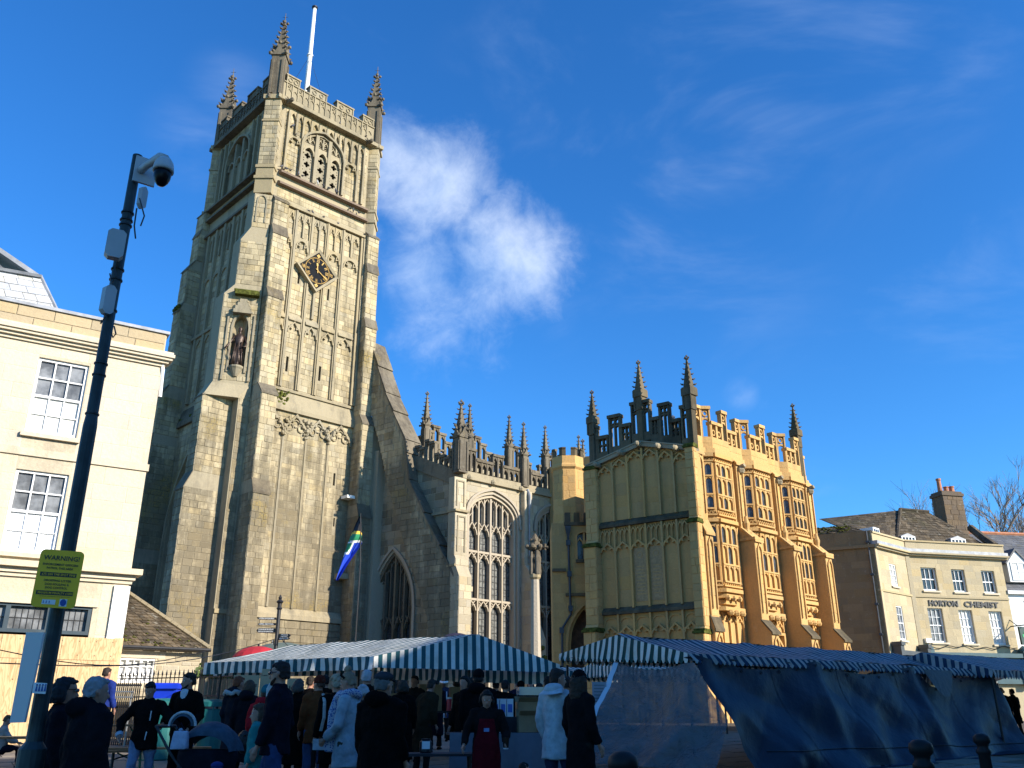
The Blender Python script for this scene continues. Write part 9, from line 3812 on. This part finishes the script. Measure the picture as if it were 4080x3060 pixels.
# -- under the canopies
person(1685, 15.2, 1.68, 30, 'stooping person in dark brown coat under the left canopy', top=(.028, .018, .010), hair=(.02, .013, .009), coat=.4, headpx=2700, lean=.35)
tP, Z_, H_, k_p = person(1765, 21.5, 1.6, 178, 'stallholder in red hat with white fur trim and striped apron', top=(.02, .03, .06), hair=(.01, .01, .01), hat=(.35, .02, .03), hatkind='santa', coat=.7, headpx=2700, skin=SKIN2, nod=12,
	   arms={1: ((.26, .08, 1.14), (.12, .30, 1.04)), -1: ((.26, .08, 1.14), (.12, .30, 1.04))})
for i in range(9):
	m = MB()
	x = -.13 + .032 * i
	m.tube([Z_(x, .165, 1.36), Z_(x, .175, 1.1), Z_(x, .185, .65)], .019, 5, flat=.4)
	obj('apron_stripe', m, pmat((.55, .55, .58) if i % 2 else (.02, .03, .09)), tP)
person(1905, 13.0, 1.85, 10, 'tall figure in black coat and hood beside the canopy post, back turned', top=(.004, .004, .005), hair=(.006, .006, .006), hat=(.006, .006, .007), coat=.3, headpx=2663, hood=True, wide=1.2)
person(1850, 14.5, 1.72, 215, 'dark-haired customer facing the viewer in the shade left of the black hood', top=BLACK, hair=(.008, .007, .006), coat=.5, headpx=2688, hairlen=.1)
tP, Z_, H_, k_p = person(1938, 11.4, 1.58, 176, 'dark-haired woman in dark red apron looking down, holding a paper cup', top=(.012, .009, .009), legs=BLACK, hair=(.008, .006, .005), hairlen=.10, coat=.7, headpx=2744, nod=18, wide=1.12,
	   arms={1: ((.30, .05, 1.12), (.34, .22, .95)), -1: ((.30, .05, 1.12), (.27, .27, 1.0))})
m = MB()
m.rings([[Z_(x * .5 + rx * math.cos(a), .135 + .055 * math.sin(a), z) for a in [math.pi * i / 10 for i in range(11)]] for z, rx, x in ((1.32, .11, 0), (1.15, .14, 0), (1.0, .19, 0), (.75, .21, 0), (.4, .23, 0))], cap=False, closed=False)
obj('apron', m, pmat((.085, .006, .010)), tP)
m = MB()
m.hexa([Z_(-.035, .195, 1.14), Z_(.045, .195, 1.14), Z_(.045, .2, 1.14), Z_(-.035, .2, 1.14), Z_(-.035, .195, 1.19), Z_(.045, .195, 1.19), Z_(.045, .2, 1.19), Z_(-.035, .2, 1.19)])
obj('badge', m, pmat((.12, .2, .4), .5, .3, False), tP)
q = Z_(-.275, .33, .96)
cp_ = thing('paper_cup', 'brown paper cup with pale base held by the woman in red apron', 'cup', q)
m = MB()
m.lathe(q, [(.030, -.03), (.040, .07), (.043, .07), (.043, .08)], 14)
obj('cup', m, pmat((.035, .022, .016), .6), cp_)
m = MB()
m.lathe(q, [(.029, -.045), (.031, -.03)], 14)
obj('base', m, M_WHITEC, cp_)
person(1975, 18.0, 1.7, 350, 'person in dark woolly hat among the customers under the canopy', top=BLACK, hair=(.01, .01, .01), hat=(.008, .008, .009), coat=.5, headpx=2708)
person(2066, 18.6, 1.74, 15, 'grey-haired man in dark blue coat under the canopy, seen from behind', top=(.012, .017, .04), hair=(.16, .16, .17), coat=.5, headpx=2698)
person(2076, 16.9, 1.66, 355, 'hooded figure in black before the grey-haired man', top=BLACK, hair=BLACK, hat=(.006, .006, .007), coat=.5, headpx=2711)
person(2150, 16.4, 1.62, 350, 'dark-haired customer in black left of the white hooded jacket', top=BLACK, hair=(.01, .008, .007), coat=.5, headpx=2718, hairlen=.1)
tP, Z_, H_, k_p = person(2222, 11.2, 1.78, 30, 'man with short dark hair in pale hooded jacket and blue jeans, seen from behind', top=(.36, .40, .43), legs=(.022, .032, .07), hair=(.022, .015, .012), coat=.66, headpx=2657, hood=True, headturn=38, wide=1.1,
	   arms={-1: ((.26, .02, 1.14), (.24, .12, .90)), 1: ((.25, .05, 1.16), (.17, .22, 1.0))})
m = MB()
m.rings([[Z_((.10 + .035 * f) * math.cos(a), -.075 - .055 * f + (.06 + .02 * f) * math.sin(a), 1.50 - .05 * f + .012 * math.cos(2 * a)) for a in [2 * math.pi * i / 16 for i in range(16)]] for f in (-.2, .4, 1.0, 1.6)], cap=False)
obj('hood', m, pmat((.36, .40, .43)), tP, smooth=True)
person(2310, 10.7, 1.72, 55, 'long-haired woman in black hat and dark coat right of the pale jacket', top=(.008, .007, .008), hair=(.03, .018, .012), hairlen=.26, hat=(.006, .006, .007), coat=.3, headpx=2666, headturn=-15)
person(4008, 22.5, 1.62, 200, 'pink-haired woman at the right edge beyond the blue tarpaulin', top=BLACK, hair=(.22, .10, .09), hairlen=.06, coat=.5, headpx=2738)
person(4052, 22.8, 1.64, 330, 'dark-haired person beside the pink-haired woman at the right edge', top=BLACK, hair=(.012, .01, .009), coat=.5, headpx=2742)
for i, (px, D, hp, fc, lb, cl, hr_) in enumerate(((1225, 16.5, 2690, 20, 'person in black behind the brown board lettered Just Liquorice', BLACK, (.02, .014, .01)), (1600, 14.6, 2705, 340, 'dark-coated woman with a ponytail left of the stooping brown coat', BLACK, (.03, .02, .014)),
		(1648, 17.2, 2688, 200, 'customer in charcoal coat behind the tall brown carton', DKGREY, (.012, .01, .01)), (1735, 19.5, 2702, 15, 'person in dark navy coat left of the stallholder in red hat', NAVY, BLACK), (1822, 18.2, 2690, 30, 'person in black coat right of the stallholder in red hat', BLACK, (.02, .015, .01)),
		(1880, 16.0, 2695, 330, 'bareheaded dark figure close behind the tall hooded figure', BLACK, BLACK), (2012, 15.8, 2705, 10, 'person in black padded coat left of the grey-haired man in blue', BLACK, (.015, .01, .01)),
		(2115, 19.8, 2712, 190, 'distant customer in black facing the viewer past the hooded figure', BLACK, (.05, .03, .02)), (2185, 15.0, 2690, 350, 'dark figure half hidden behind the pale hooded jacket', BLACK, BLACK), (2262, 13.4, 2690, 20, 'dark-coated person just right of the pale hooded jacket', BLACK, (.02, .012, .01)),
		(1180, 13.9, 2700, 25, 'short person in black coat behind the man in sunglasses', BLACK, (.06, .05, .045)), (3985, 23.5, 2738, 350, 'dark-coated person furthest back at the right edge', BLACK, BLACK))):
	person(px, D, 1.7, fc, lb, top=cl, hair=hr_, coat=.35, headpx=hp, hairlen=.1 if i % 3 == 1 else 0, wide=1.05)
# heads of children just inside the lower edge
person(885, 8.6, 1.06, 150, 'child in blue cap whose head just shows at the lower edge below the pushchair', top=NAVY, hair=(.03, .02, .015), hat=(.02, .04, .16), hatkind='cap', coat=.5, child=True, headpx=3038)
person(2085, 9.4, 1.0, 100, 'dark-haired child whose head just shows at the lower edge', top=BLACK, hair=(.01, .008, .007), coat=.5, child=True, headpx=3040)
flush_stones()
# carved work too fine to pick apart piece by piece
for o in bpy.data.objects:
	if o.parent is not None and o.name.split('.')[0] in ('tracery', 'tracery_head', 'moulding', 'niche_surround', 'blind_arcade', 'window_tracery', 'window_surround', 'light_frame', 'corbel', 'carved_capital',
														 'faint_carving', 'blind_panel', 'hood_mould', 'apron_stripe', 'twigs', 'trunk', 'minute_ring', 'dormer_window', 'spokes', 'printed_sweets', 'figure_marks', 'faint_print', 'logo_mark', 'glazing_bar'):
		o['kind'] = 'stuff'
